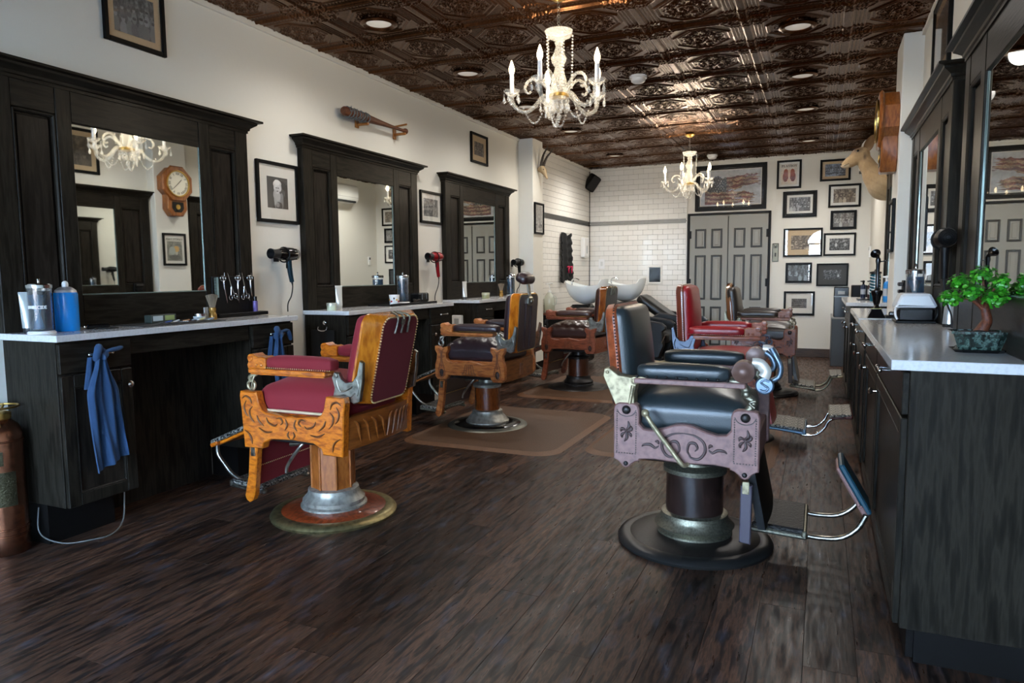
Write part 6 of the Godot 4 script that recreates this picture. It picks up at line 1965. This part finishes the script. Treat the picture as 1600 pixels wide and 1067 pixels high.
func clock() -> void:
	# on the pillar's flank, facing -x: octagonal head over a short pendulum case
	var o := thing("wall_clock", "octagonal wooden pendulum wall clock on the right pillar, its dial shown in the nearest mirror", "clock", Vector3(0.465, 2.27, -5.80), -PI / 2)
	var wd := mat(c8(150, 92, 40), 0.34, 0, {tex = T.oak, scale = Vector3(5, 1.2, 5), coat = 0.3})
	var oct: Array = []
	var oct2: Array = []
	for k in 8:
		var a := PI / 8 + TAU * k / 8
		oct.append([cos(a) * 0.215, sin(a) * 0.215])
		oct2.append([cos(a) * 0.195, sin(a) * 0.195])
	P(o, "case_head", MB.new().prism(oct2, 0.0, 0.10, 0.004), wd)
	P(o, "head_rim", MB.new().prism(oct, 0.095, 0.125, 0.012), wd)
	P(o, "pendulum_case", MB.new().prism([[-0.125, -0.12], [0.125, -0.12], [0.13, -0.29], [0.07, -0.37], [-0.07, -0.37], [-0.13, -0.29]], 0.0, 0.105, 0.008), wd)
	P(o, "pendulum_window", MB.new().prism([[-0.075, -0.21], [0.075, -0.21], [0.08, -0.28], [0.045, -0.325], [-0.045, -0.325], [-0.08, -0.28]], 0.104, 0.109, 0.002), M.gloss_black)
	P(o, "bezel", MB.new().lathe([[0.14, 0.124], [0.152, 0.128], [0.15, 0.138], [0.138, 0.138], [0.136, 0.126]], Vector3(), Vector3.BACK, 40), M.brass)
	var dial := P(o, "dial", MB.new().lathe([[0.14, 0.120], [0.138, 0.127], [0.0, 0.128]], Vector3(), Vector3.BACK, 40), mat(c8(226, 220, 202), 0.5))
	var numerals := ["XII", "I", "II", "III", "IIII", "V", "VI", "VII", "VIII", "IX", "X", "XI"]
	for k in 12:
		var a := PI / 2 - TAU * k / 12
		lettering(dial, "numeral", numerals[k], 0.024, Vector3(cos(a) * 0.11, sin(a) * 0.11, 0.1285), Basis(Vector3.BACK, a - PI / 2), M.black, 0.0008, "Droid Serif")
	for h: Array in [[2.35, 0.065, 0.007], [-0.75, 0.095, 0.005]]:
		var d := Vector3(cos(h[0]), sin(h[0]), 0)
		P(o, "hand", MB.new().bar(Vector3(0, 0, 0.131) - d * 0.015, Vector3(0, 0, 0.131) + d * h[1], h[2], 0.0015, Vector3.BACK), M.black)
	P(o, "pendulum", MB.new().lathe([[0.0, 0.0], [0.03, 0.0], [0.028, 0.005], [0.0, 0.007]], Vector3(0, -0.265, 0.108), Vector3.BACK, 20), M.brass)

func bonsai() -> void:
	var o := thing("bonsai", "small green bonsai tree in a dark glazed pot, on the nearest right counter", "bonsai", Vector3(0.472, 0.936, -2.68))
	var glaze := mat(c8(150, 165, 160), 0.12, 0, {tex = ntex(0.02, [[0.0, c8(20, 26, 24)], [0.5, c8(70, 88, 84)], [0.7, c8(160, 180, 172)], [1.0, c8(40, 48, 44)]], 4, 41, 256), scale = Vector3(9, 9, 9), coat = 0.8})
	var oct := func(hx: float, hz: float, y: float) -> Array:
		var c := 0.3
		var p: Array = []
		for q: Array in [[1, -1 + c], [1, 1 - c], [1 - c, 1], [-1 + c, 1], [-1, 1 - c], [-1, -1 + c], [-1 + c, -1], [1 - c, -1]]:
			p.append(Vector3(q[0] * hx, y, q[1] * hz))
		return p
	var b := MB.new()
	var rings: Array = [oct.call(0.058, 0.044, 0.008), oct.call(0.074, 0.056, 0.058), oct.call(0.080, 0.060, 0.060), oct.call(0.080, 0.060, 0.068), oct.call(0.072, 0.052, 0.068), oct.call(0.068, 0.05, 0.058)]
	for i in rings.size() - 1:
		for k in 8:
			var a: Vector3 = rings[i][k]
			var c: Vector3 = rings[i + 1][(k + 1) % 8]
			var m := (a + c) * 0.5
			b.q4(a, rings[i][(k + 1) % 8], c, rings[i + 1][k], Vector3(m.x, 0, m.z) if i < 3 else (Vector3.UP if i == 3 else Vector3(-m.x, 0, -m.z)))
	P(o, "pot", b, glaze)
	b = MB.new()
	var t0: Array = oct.call(0.066, 0.052, 0.0)
	var t1: Array = oct.call(0.076, 0.06, 0.010)
	for k in 8:
		b.q4(t0[k], t0[(k + 1) % 8], t1[(k + 1) % 8], t1[k], t0[k])
		b.t3(Vector3(0, 0.0098, 0), t1[k], t1[(k + 1) % 8], Vector3.UP, Vector2(), Vector2(), Vector2(), -1)
	P(o, "saucer", b, M.gloss_black)
	b = MB.new()
	b.sheet(14, 12, func(u: float, v: float) -> Vector3: return Vector3((u - 0.5) * 0.134, 0.058 + 0.006 * sin(u * 9.0) * sin(v * 7.0) + 0.010 * sin(PI * u) * sin(PI * v), (v - 0.5) * 0.098), Vector3.UP)
	P(o, "soil", b, mat(c8(34, 26, 20), 0.95, 0, {bump = T.mottle, depth = 0.4, scale = Vector3(20, 20, 20)}))
	var bark := mat(c8(132, 98, 70), 0.6, 0, {tex = T.patina, scale = Vector3(14, 8, 14)})
	P(o, "trunk", MB.new().tube(spline([Vector3(0.002, 0.058, 0.0), Vector3(0.012, 0.078, 0.004), Vector3(0.022, 0.10, 0.0), Vector3(0.018, 0.125, 0.0), Vector3(0.012, 0.145, 0.0)], 5), range(21).map(func(i: int) -> float: return 0.020 - 0.00045 * i), 10), bark)
	var tips: Array = []
	for e: Array in [[-0.085, 0.17, 0.03], [-0.05, 0.22, -0.03], [0.0, 0.245, 0.02], [0.05, 0.22, 0.03], [0.09, 0.18, 0.0], [0.06, 0.19, -0.05], [-0.03, 0.19, 0.05], [0.03, 0.17, 0.06]]:
		var tip := Vector3(e[0], e[1], e[2])
		tips.append(tip)
		P(o, "branch", MB.new().tube(spline([Vector3(0.013, 0.135, 0), Vector3(0.013, 0.15, 0).lerp(tip, 0.45) + Vector3(0, 0.012, 0), tip], 5), range(11).map(func(i: int) -> float: return 0.008 - 0.0006 * i), 6), bark)
	var leaf_m: Array = [mat(c8(54, 140, 30), 0.3), mat(c8(86, 172, 44), 0.28), mat(c8(32, 98, 26), 0.35)]
	for m: StandardMaterial3D in leaf_m:
		m.backlight_enabled = true
		m.backlight = c8(60, 110, 20)
	var shapes: Array = []
	for k in 3:
		var lb := MB.new()
		var r: float = [0.0068, 0.0086, 0.0054][k]
		for j in 9:
			var a0 := TAU * j / 9
			var a1 := TAU * (j + 1) / 9
			var p0 := Vector3(sin(a0) * r * 0.85, 0.0012 + 0.0016 * cos(a0 * 2), r - cos(a0) * r)
			var p1 := Vector3(sin(a1) * r * 0.85, 0.0012 + 0.0016 * cos(a1 * 2), r - cos(a1) * r)
			lb.t3(Vector3(0, 0, r), p0, p1, Vector3.UP, Vector2(), Vector2(), Vector2(), 1)
			lb.t3(Vector3(0, -0.0012, r), p0, p1, Vector3.DOWN, Vector2(), Vector2(), Vector2(), 2)
		shapes.append(lb.end())
	var r := RandomNumberGenerator.new()
	r.seed = 5
	var more := MB.new()
	for k in 900:
		var d := Vector3(r.randfn(), r.randfn(), r.randfn()).normalized()
		var c: Vector3 = tips[k % tips.size()]
		var p := c + Vector3(d.x * 0.036, d.y * 0.026 + 0.006, d.z * 0.034) * r.randf_range(0.55, 1.05)
		p.x = minf(p.x, 0.056)
		p.y = maxf(p.y, 0.128 + absf(p.x) * 0.12)
		var y := (d + Vector3(0, 0.7, 0)).normalized()
		var x := y.cross(Vector3(r.randf() - 0.5, 0.1, r.randf() - 0.5)).normalized()
		var near := d.z > -0.2 and k < 500
		if near and r.randf() < 0.95:
			var lf := P(o, "leaf", shapes[k % 3], leaf_m[r.randi() % 3])
			lf.transform = Transform3D(Basis(x, y, x.cross(y)), p)
		else:
			more.X = Transform3D(Basis(x, y, x.cross(y)), p)
			var q := 0.009
			more.q4(Vector3(0, 0, 0), Vector3(q * 0.8, 0.001, q), Vector3(0, 0, q * 2), Vector3(-q * 0.8, 0.001, q), Vector3.UP)
			more.q4(Vector3(0, -0.0006, 0), Vector3(q * 0.8, 0.0004, q), Vector3(0, -0.0006, q * 2), Vector3(-q * 0.8, 0.0004, q), Vector3.DOWN)
	P(o, "inner_leaves", more, leaf_m[0], "stuff")

func spray_bottle(label: String, at: Vector3, h: float, body: Material, cap: Material, r := 0.022, group := "") -> void:
	var o := thing("bottle", label, "bottle", at, 0, group)
	P(o, "body", MB.new().lathe([[0.0, 0.0], [r, 0.0], [r + 0.001, 0.004], [r + 0.001, h * 0.66], [r * 0.8, h * 0.74], [r * 0.4, h * 0.78], [0.0, h * 0.78]], Vector3(), Vector3.UP, 20), body)
	P(o, "label_band", MB.new().lathe([[r + 0.0015, h * 0.22], [r + 0.0018, h * 0.5]], Vector3(), Vector3.UP, 20), mat(c8(170, 172, 176), 0.5))
	var b := MB.new()
	b.lathe([[r * 0.42, h * 0.77], [r * 0.42, h * 0.88], [r * 0.6, h * 0.9], [r * 0.6, h * 0.97], [0.0, h]], Vector3(), Vector3.UP, 14)
	b.box(Vector3(-r * 0.7, h * 0.94, 0), Vector3(r * 1.2, h * 0.06, r * 0.5), 0.002)
	P(o, "spray_head", b, cap)

func props_right() -> void:
	deer()
	clock()
	bonsai()
	var bw := [c8(14, 14, 15), c8(225, 225, 222)]
	var o := frame_picture("framed magazine cover on the right pillar below the clock, shown in the nearest mirror", Vector3(0.4635, 1.52, -5.80), -PI / 2, 0.31, 0.375, 0.024, 0.03, magazine(), M.mat_white)
	lettering(o, "lettering", "VANITY FAIR", 0.024, Vector3(0, 0.118, 0.009), Basis(), M.black, 0.001, "Droid Serif")
	frame_picture("black framed dark landscape picture high on the right wall above the second mirror", Vector3(XR, 2.52, -4.72), -PI / 2, 0.62, 0.46, 0.03, 0.05, photo(41, 3, c8(40, 34, 26), c8(160, 150, 128), 160, 110, 2), M.mat_tan)
	# warmer
	o = thing("towel_warmer", "white-lidded warmer with a black base and side levers, on the right counter", "warmer", Vector3(0.442, 0.936, -4.13), 0)
	P(o, "base", MB.new().box(Vector3(0, 0.042, 0), Vector3(0.165, 0.072, 0.20), 0.012), M.gloss_black)
	P(o, "plinth", MB.new().box(Vector3(0, 0.006, 0), Vector3(0.18, 0.012, 0.21), 0.003), M.black)
	var b := MB.new()
	b.prism([[-0.092, 0.078], [0.092, 0.078], [0.091, 0.09], [0.064, 0.142], [0.056, 0.148], [-0.056, 0.148], [-0.068, 0.142], [-0.091, 0.09]], -0.105, 0.105, 0.012)
	P(o, "lid", b, mat(c8(225, 227, 228), 0.22))
	for s: float in [-1.0, 1.0]:
		b = MB.new()
		b.tube(spline([Vector3(s * 0.084, 0.09, 0.085), Vector3(s * 0.092, 0.07, 0.10), Vector3(s * 0.091, 0.04, 0.105), Vector3(s * 0.082, 0.02, 0.10)], 5), 0.006, 6)
		P(o, "side_lever", b, M.white_plastic if s < 0 else M.black)
	o = thing("tumbler", "silver tapered tumbler standing behind the bonsai pot", "tumbler", Vector3(0.556, 0.936, -3.82))
	P(o, "body", MB.new().lathe([[0.028, 0.014], [0.0275, 0.02], [0.021, 0.118], [0.018, 0.124], [0.0, 0.125]], Vector3(), Vector3.UP, 24), mat(c8(180, 184, 188), 0.3, 0.7))
	P(o, "base", MB.new().lathe([[0.0, 0.0], [0.028, 0.0], [0.029, 0.014], [0.02, 0.016]], Vector3(), Vector3.UP, 24), M.rubber)
	# candlestick telephone on its square stand
	o = thing("candlestick_telephone", "black candlestick telephone on a tapered black stand, on the second right counter", "telephone", Vector3(0.292, 0.936, -4.47))
	b = MB.new()
	for k in 4:
		var a := PI / 4 + PI / 2 * k
		var c := a + PI / 2
		b.q4(Vector3(cos(a) * 0.064, 0, sin(a) * 0.064), Vector3(cos(c) * 0.064, 0, sin(c) * 0.064), Vector3(cos(c) * 0.034, 0.048, sin(c) * 0.034), Vector3(cos(a) * 0.034, 0.048, sin(a) * 0.034), Vector3(cos(a + PI / 4), 0.4, sin(a + PI / 4)))
	b.box(Vector3(0, 0.05, 0), Vector3(0.05, 0.004, 0.05))
	P(o, "stand", b, M.gloss_black)
	P(o, "stand_rim", MB.new().box(Vector3(0, 0.0515, 0), Vector3(0.052, 0.0025, 0.052)), mat(c8(150, 140, 40), 0.4))
	P(o, "stem", MB.new().lathe([[0.02, 0.052], [0.012, 0.07], [0.018, 0.085], [0.022, 0.115], [0.03, 0.14], [0.03, 0.152], [0.014, 0.158], [0.01, 0.17], [0.0105, 0.30], [0.014, 0.32], [0.012, 0.335], [0.0, 0.34]], Vector3(), Vector3.UP, 20), M.gloss_black)
	b = MB.new()
	b.lathe([[0.008, 0.0], [0.012, 0.018], [0.026, 0.045], [0.027, 0.05], [0.02, 0.044], [0.0, 0.03]], Vector3(0.0, 0.338, 0.0), Vector3(-0.35, 0.45, 0.8), 20)
	P(o, "mouthpiece", b, M.gloss_black)
	P(o, "receiver_hook", MB.new().tube(spline([Vector3(0.01, 0.315, 0), Vector3(0.03, 0.318, 0), Vector3(0.042, 0.322, 0), Vector3(0.052, 0.318, 0)], 4), 0.004, 6), M.gloss_black)
	o = thing("clipper_tray", "dark tray of clippers beside the candlestick telephone's stand", "tray", Vector3(0.40, 0.936, -4.52))
	P(o, "tray", MB.new().box(Vector3(0, 0.005, 0), Vector3(0.12, 0.01, 0.16), 0.003), M.black)
	for k in 2:
		P(o, "clipper", MB.new().bar(Vector3(-0.03 + 0.05 * k, 0.022, 0.05), Vector3(-0.02 + 0.05 * k, 0.02, -0.05), 0.03, 0.024, Vector3.UP, 0.006), mat(c8(60, 34, 26), 0.4) if k else M.gloss_black)
	o = thing("clipper_rack", "dark upright rack of clippers against the wall behind the warmer", "rack", Vector3(0.50, 0.936, -5.35))
	P(o, "board", MB.new().box(Vector3(0.01, 0.10, 0), Vector3(0.02, 0.20, 0.12), 0.003), M.black)
	for k in 4:
		P(o, "clipper", MB.new().box(Vector3(-0.012, 0.03 + 0.048 * k, 0.0), Vector3(0.03, 0.026, 0.09), 0.006), M.dark_iron if k % 2 else M.gloss_black)
	b = MB.new()
	b = null
	disinfectant_jar("tall glass jar of teal disinfectant behind the white-lidded warmer", Vector3(0.474, 0.936, -4.42), 0.30, false)
	hair_dryer("black hairdryer on a bracket between the two nearest right mirrors", Vector3(0.508, 1.345, -3.735), PI, M.black, M.black, 0.936)
	# third counter
	o = thing("spiral_jar", "teal glass jar with a white spiral, on the farthest right counter", "jar", Vector3(0.435, 0.936, -6.90))
	P(o, "glass", MB.new().lathe([[0.0, 0.0], [0.042, 0.0], [0.043, 0.23], [0.03, 0.24], [0.0, 0.24]], Vector3(), Vector3.UP, 24), mat(c8(20, 70, 84), 0.12))
	b = MB.new()
	for m in 2:
		var p: Array = []
		for k in 40:
			p.append(Vector3(cos(k * 0.5 + m * PI) * 0.0435, 0.06 + k * 0.0042, sin(k * 0.5 + m * PI) * 0.0435))
		b.tube(p, 0.0035, 4)
	P(o, "spiral", b, M.white_plastic)
	P(o, "lid", MB.new().lathe([[0.03, 0.238], [0.047, 0.24], [0.047, 0.255], [0.012, 0.262], [0.008, 0.275], [0.0, 0.28]], Vector3(), Vector3.UP, 24), M.dark_iron)
	spray_bottle("bright blue spray bottle on the farthest right counter, beside the spiral jar", Vector3(0.515, 0.936, -6.78), 0.225, mat(c8(16, 120, 190), 0.3), M.white_plastic, 0.024)
	spray_bottle("dark spray bottle with a blue label, left of a pair on the farthest right counter", Vector3(0.36, 0.95, -7.25), 0.165, mat(c8(24, 34, 60), 0.3), M.black, 0.02)
	spray_bottle("dark reddish spray bottle, right of a pair on the farthest right counter", Vector3(0.415, 0.95, -7.22), 0.165, mat(c8(48, 20, 24), 0.3), M.black, 0.02)
	o = thing("tray", "dark tray under the pair of spray bottles on the farthest right counter", "tray", Vector3(0.40, 0.936, -7.2))
	P(o, "tray", MB.new().box(Vector3(0, 0.006, 0), Vector3(0.18, 0.012, 0.30), 0.003), M.gloss_black)
	# back right corner
	o = thing("low_cabinet", "low dark cabinet with a grey top in the back right corner", "cabinet", Vector3(0.36, 0, -10.15))
	P(o, "body", MB.new().box(Vector3(0, 0.30, 0), Vector3(0.44, 0.60, 0.9), 0.004), mat(c8(52, 54, 54), 0.4))
	P(o, "top", MB.new().box(Vector3(0, 0.61, 0), Vector3(0.45, 0.022, 0.92), 0.003), mat(c8(130, 132, 130), 0.35))
	o = thing("coffee_machine", "black appliance with a small light panel on the back right corner cabinet", "appliance", Vector3(0.26, 0.621, -9.85))
	P(o, "body", MB.new().box(Vector3(-0.02, 0.19, 0), Vector3(0.17, 0.38, 0.26), 0.01), M.gloss_black)
	P(o, "panel", MB.new().box(Vector3(-0.02, 0.31, 0.132), Vector3(0.08, 0.04, 0.004)), mat(c8(150, 152, 150), 0.4))
	P(o, "shelf", MB.new().box(Vector3(-0.02, 0.262, 0.02), Vector3(0.172, 0.012, 0.27)), mat(c8(110, 112, 112), 0.3, 0.5))
	o = thing("black_box", "plain black box beside the black appliance on the back right corner cabinet", "box", Vector3(0.45, 0.621, -9.95))
	P(o, "box", MB.new().box(Vector3(0, 0.2, 0), Vector3(0.18, 0.40, 0.3), 0.008), M.black)
	o = thing("air_conditioner", "white wall air conditioner high on the right wall behind the deer head", "air conditioner", Vector3(XR, 2.535, -9.45), -PI / 2)
	b = MB.new()
	b.X = Transform3D(Basis(Vector3(0, 0, 1), Vector3.UP, Vector3(-1, 0, 0)), Vector3(0, 0, 0))
	b.prism([[0.0, -0.145], [0.15, -0.145], [0.20, -0.10], [0.21, -0.05], [0.21, 0.10], [0.18, 0.14], [0.15, 0.147], [0.0, 0.147]], -0.41, 0.41, 0.008)
	P(o, "casing", b, mat(c8(225, 224, 218), 0.4))
	P(o, "louvre", MB.new().box(Vector3(0, -0.128, 0.175), Vector3(0.70, 0.03, 0.05), 0.004), M.rubber)
	P(o, "seam", MB.new().box(Vector3(0, -0.06, 0.2105), Vector3(0.80, 0.004, 0.003)), mat(c8(150, 150, 146), 0.5))
	o = thing("thermostat", "small white wall remote on the right wall near the back corner", "thermostat", Vector3(XR, 1.45, -10.40), -PI / 2)
	P(o, "case", MB.new().box(Vector3(0, 0, 0.012), Vector3(0.06, 0.15, 0.024), 0.005), M.white_plastic)
	P(o, "screen", MB.new().box(Vector3(0, 0.04, 0.0245), Vector3(0.04, 0.04, 0.002)), M.rubber)

func magazine() -> ImageTexture:
	var im := photo(43, 2, c8(52, 58, 52), c8(200, 196, 176), 96, 118, 1).get_image()
	ellipse(im, 36, 56, 18, 16, c8(196, 150, 60))
	ellipse(im, 62, 66, 20, 22, c8(150, 160, 150))
	ellipse(im, 46, 100, 36, 14, c8(46, 54, 46))
	for y in 18:
		for x in 96:
			im.set_pixel(x, y, c8(206, 204, 192))
	return ImageTexture.create_from_image(im)

func shampoo_unit(label: String, label2: String, at: Vector3) -> void:
	var o := thing("shampoo_bowl", label, "basin", at, 0, "")
	var white := mat(c8(226, 230, 228), 0.12)
	var b := MB.new()
	var rim := func(a: float) -> Vector3:
		var c := cos(a)
		var s := sin(a)
		var y := 0.0 + 0.075 * pow(absf(c), 2.0) * (1.0 if c < 0 else 0.6) + (0.05 if c > 0.75 else 0.0)
		return Vector3(c * 0.29, y, s * 0.24)
	b.sheet(40, 10, func(u: float, v: float) -> Vector3:
		var p: Vector3 = rim.call(TAU * u)
		var t := v
		return Vector3(p.x * sin(t * PI / 2), lerpf(-0.24, p.y, 1.0 - cos(t * PI / 2)), p.z * sin(t * PI / 2)), Vector3(0, -1, 0))
	b.sheet(40, 10, func(u: float, v: float) -> Vector3:
		var p: Vector3 = rim.call(TAU * u)
		var t := v
		return Vector3(p.x * 0.93 * sin(t * PI / 2), lerpf(-0.20, p.y, 1.0 - cos(t * PI / 2)), p.z * 0.92 * sin(t * PI / 2)), Vector3(0, 1, 0))
	b.sheet(40, 1, func(u: float, v: float) -> Vector3:
		var p: Vector3 = rim.call(TAU * u)
		return Vector3(p.x * lerpf(0.93, 1.0, v), p.y, p.z * lerpf(0.92, 1.0, v)), Vector3(0, 1, 0))
	P(o, "basin", b, white)
	b = MB.new()
	b.tube(spline([Vector3(-0.2, -0.02, 0.02), Vector3(-0.2, 0.07, 0.02), Vector3(-0.16, 0.10, 0.02), Vector3(-0.10, 0.08, 0.02)], 5), 0.012, 8)
	P(o, "tap", b, M.chrome)
	b = MB.new()
	b.box(Vector3(-0.06, -0.62, 0), Vector3(0.26, 0.76, 0.3), 0.03)
	P(o, "pedestal", b, M.gloss_black)
	o = thing("shampoo_chair", label2, "chair", at * Vector3(1, 0, 1) + Vector3(0.12, 0, 0), 0, "")
	var vinyl := mat(c8(15, 15, 16), 0.28, 0, {bump = T.leather, depth = 0.03, scale = Vector3(9, 9, 9)})
	b = MB.new()
	b.X = Transform3D(Basis(Vector3.BACK, 0.95), Vector3(0.36, 0.68, 0))
	b.pad(Vector3(), Vector3(0.13, 0.62, 0.50), 0.05, 0.0, 8)
	P(o, "backrest", b, vinyl)
	b = MB.new()
	b.X = Transform3D(Basis(Vector3.BACK, -0.06), Vector3(0.76, 0.40, 0))
	b.pad(Vector3(), Vector3(0.52, 0.14, 0.52), 0.05, 0.02, 8)
	P(o, "seat", b, vinyl)
	for s: float in [-1.0, 1.0]:
		b = MB.new()
		b.prism([[0.34, 0.60], [0.44, 0.66], [0.95, 0.58], [1.0, 0.54], [1.0, 0.50], [0.96, 0.47], [0.98, 0.30], [0.92, 0.14], [0.5, 0.14], [0.40, 0.3]], s * 0.26, s * 0.33, 0.015)
		P(o, "arm_side", b, vinyl)
	P(o, "base", MB.new().box(Vector3(0.70, 0.08, 0), Vector3(0.5, 0.14, 0.44), 0.02), M.black)
	b = MB.new()
	b.tube([Vector3(0.86, 0.14, 0.30), Vector3(1.0, 0.44, 0.34)], 0.006, 6)
	P(o, "recline_lever", b, M.chrome)

func props_back() -> void:
	shampoo_unit("white shampoo basin nearer of two, before the black hanging cape", "black shampoo recliner nearer of two, beside the nearer white basin", Vector3(-2.85, 1.03, -8.95))
	shampoo_unit("white shampoo basin farther of two, below the little black wall niche", "black shampoo recliner farther of two, before the tiled back wall", Vector3(-2.56, 1.03, -9.85))
	var o := thing("soap_bottle", "clear pump bottle of pale soap before the tiled left wall", "soap dispenser", Vector3(-3.27, 0.69, -8.66))
	P(o, "bottle", MB.new().lathe([[0.0, 0.0], [0.068, 0.0], [0.07, 0.008], [0.07, 0.18], [0.06, 0.22], [0.03, 0.255], [0.024, 0.27], [0.0, 0.27]], Vector3(), Vector3.UP, 24), mat(Color(0.86, 0.88, 0.82, 0.55), 0.12))
	P(o, "soap", MB.new().lathe([[0.0, 0.004], [0.064, 0.006], [0.066, 0.11], [0.0, 0.11]], Vector3(), Vector3.UP, 24), mat(c8(176, 180, 130), 0.3))
	var b := MB.new()
	b.lathe([[0.026, 0.265], [0.026, 0.29], [0.008, 0.295], [0.008, 0.37], [0.014, 0.372], [0.014, 0.386], [0.0, 0.388]], Vector3(), Vector3.UP, 16)
	b.bar(Vector3(-0.055, 0.378, 0), Vector3(0.05, 0.38, 0), 0.018, 0.014, Vector3.UP, 0.004)
	P(o, "pump", b, M.white_plastic)
	P(o, "handle", MB.new().tube(ring(Vector3(0.075, 0.16, 0.02), 0.03, 2, 14, 0.06), 0.007, 6, true), mat(Color(0.86, 0.88, 0.84, 0.6), 0.15))
	o = thing("side_cart", "low black cart with a brown top under the soap bottle", "cart", Vector3(-3.22, 0, -8.68))
	P(o, "top", MB.new().box(Vector3(0, 0.675, 0), Vector3(0.26, 0.03, 0.34), 0.004), mat(c8(96, 58, 36), 0.4, 0, {tex = T.oak, scale = Vector3(5, 5, 1)}))
	P(o, "body", MB.new().box(Vector3(0, 0.35, 0), Vector3(0.22, 0.62, 0.3), 0.006), M.black)
	o = thing("black_cape", "black frilled cape with pink marks hanging on the tiled left wall", "cape", Vector3(XL + 0.02, 1.42, -9.48))
	b = MB.new()
	b.slab(26, 40, func(u: float, v: float) -> Vector3:
		var fr := 0.012 * sin(v * 37.0) + 0.010 * sin(v * 83.0 + 2.0 * sin(v * 11.0))
		return Vector3(0.03 + 0.014 * sin(u * 14.0 + v * 3.0) + 0.008 * sin(v * 40.0) * u, (v - 0.5) * (0.66 + 0.05 * sin(u * 9.0)), (0.5 - u) * (0.44 + 0.05 * (1 - v)) + (fr if u > 0.9 or u < 0.1 else 0.0)), Vector3(0.014, 0, 0))
	P(o, "cape", b, mat(c8(18, 19, 20), 0.85))
	for k in 2:
		b = MB.new()
		var y := -0.165
		var z := 0.02 - 0.13 * k
		b.tube(spline([Vector3(0.055, y + 0.035, z + 0.035), Vector3(0.06, y + 0.04, z - 0.03), Vector3(0.06, y - 0.0, z - 0.005), Vector3(0.055, y - 0.045, z - 0.02)], 5), 0.011, 6)
		P(o, "pink_mark", b, mat(c8(205, 40, 84), 0.6))
	P(o, "hook", MB.new().tube([Vector3(-0.018, 0.32, 0), Vector3(0.03, 0.325, 0)], 0.008, 6), M.chrome)
	o = thing("wall_dispenser", "narrow white wall dispenser beside the tiled corner", "dispenser", Vector3(XL + 0.014, 1.59, -10.3))
	P(o, "case", MB.new().box(Vector3(0.035, 0, 0), Vector3(0.07, 0.30, 0.22), 0.012), M.white_plastic)
	P(o, "window", MB.new().box(Vector3(0.071, -0.03, 0), Vector3(0.004, 0.12, 0.03), 0.001), mat(c8(150, 160, 160), 0.2))
	o = thing("light_switch", "white light switch plate on the tiled back wall", "switch", Vector3(-3.147, 1.345, ZB + 0.013))
	P(o, "plate", MB.new().box(Vector3(0, 0, 0.003), Vector3(0.095, 0.15, 0.006), 0.002), M.white_plastic)
	P(o, "rocker", MB.new().box(Vector3(0, 0, 0.008), Vector3(0.034, 0.07, 0.008), 0.002), mat(c8(210, 210, 206), 0.4))
	o = thing("speaker", "small black speaker bracketed in the upper corner of the tiled alcove", "speaker", Vector3(-3.27, 2.585, -10.52), 0.75)
	o.rotation.x = 0.35
	o.rotation.z = -0.5
	b = MB.new()
	b.pad(Vector3(), Vector3(0.17, 0.25, 0.15), 0.03, 0.0, 6)
	P(o, "cabinet_shell", b, M.black)
	P(o, "grille", MB.new().box(Vector3(0, 0, 0.075), Vector3(0.14, 0.22, 0.01), 0.004), M.rubber)
	P(o, "bracket", MB.new().tube([Vector3(0, 0, -0.07), Vector3(0, -0.02, -0.14)], 0.015, 6), M.black)
	# skull with horns on the pillar's flank
	o = thing("horned_skull", "small pale skull with two dark curved horns, high on the left pillar", "skull mount", Vector3(-3.173, 2.43, -8.02))
	var bone := mat(c8(176, 152, 116), 0.6)
	b = MB.new()
	nets(b, [[Vector3(0.05, 0.03, 0), Vector3(0.075, 0.0, 0), 0.038, 0.034], [Vector3(0.075, 0.0, 0), Vector3(0.12, -0.09, 0), 0.03, 0.012], [Vector3(0.06, 0.04, 0.03), Vector3(0.06, 0.045, 0.035), 0.02, 0.02], [Vector3(0.06, 0.04, -0.03), Vector3(0.06, 0.045, -0.035), 0.02, 0.02], [Vector3(0.0, 0.02, 0), Vector3(0.05, 0.02, 0), 0.02, 0.03]], 0.02, 0.008, null)
	P(o, "skull", b, bone)
	for s: float in [-1.0, 1.0]:
		b = MB.new()
		var pts := spline([Vector3(0.055, 0.05, s * 0.03), Vector3(0.07, 0.11, s * 0.045), Vector3(0.10, 0.18, s * 0.065), Vector3(0.145, 0.24, s * 0.085), Vector3(0.165, 0.28, s * 0.085)], 8)
		var rr: Array = []
		for i in pts.size():
			rr.append((0.021 - 0.017 * i / pts.size()) * (1.0 + 0.10 * sin(i * 2.2)))
		b.tube(pts, rr, 9)
		P(o, "horn", b, mat(c8(52, 44, 36), 0.5))
		b = MB.new()
		b.ball(Vector3(0.082, 0.012, s * 0.028), Vector3(0.012, 0.012, 0.008), 8, 6)
		P(o, "eye_socket", b, M.rubber)
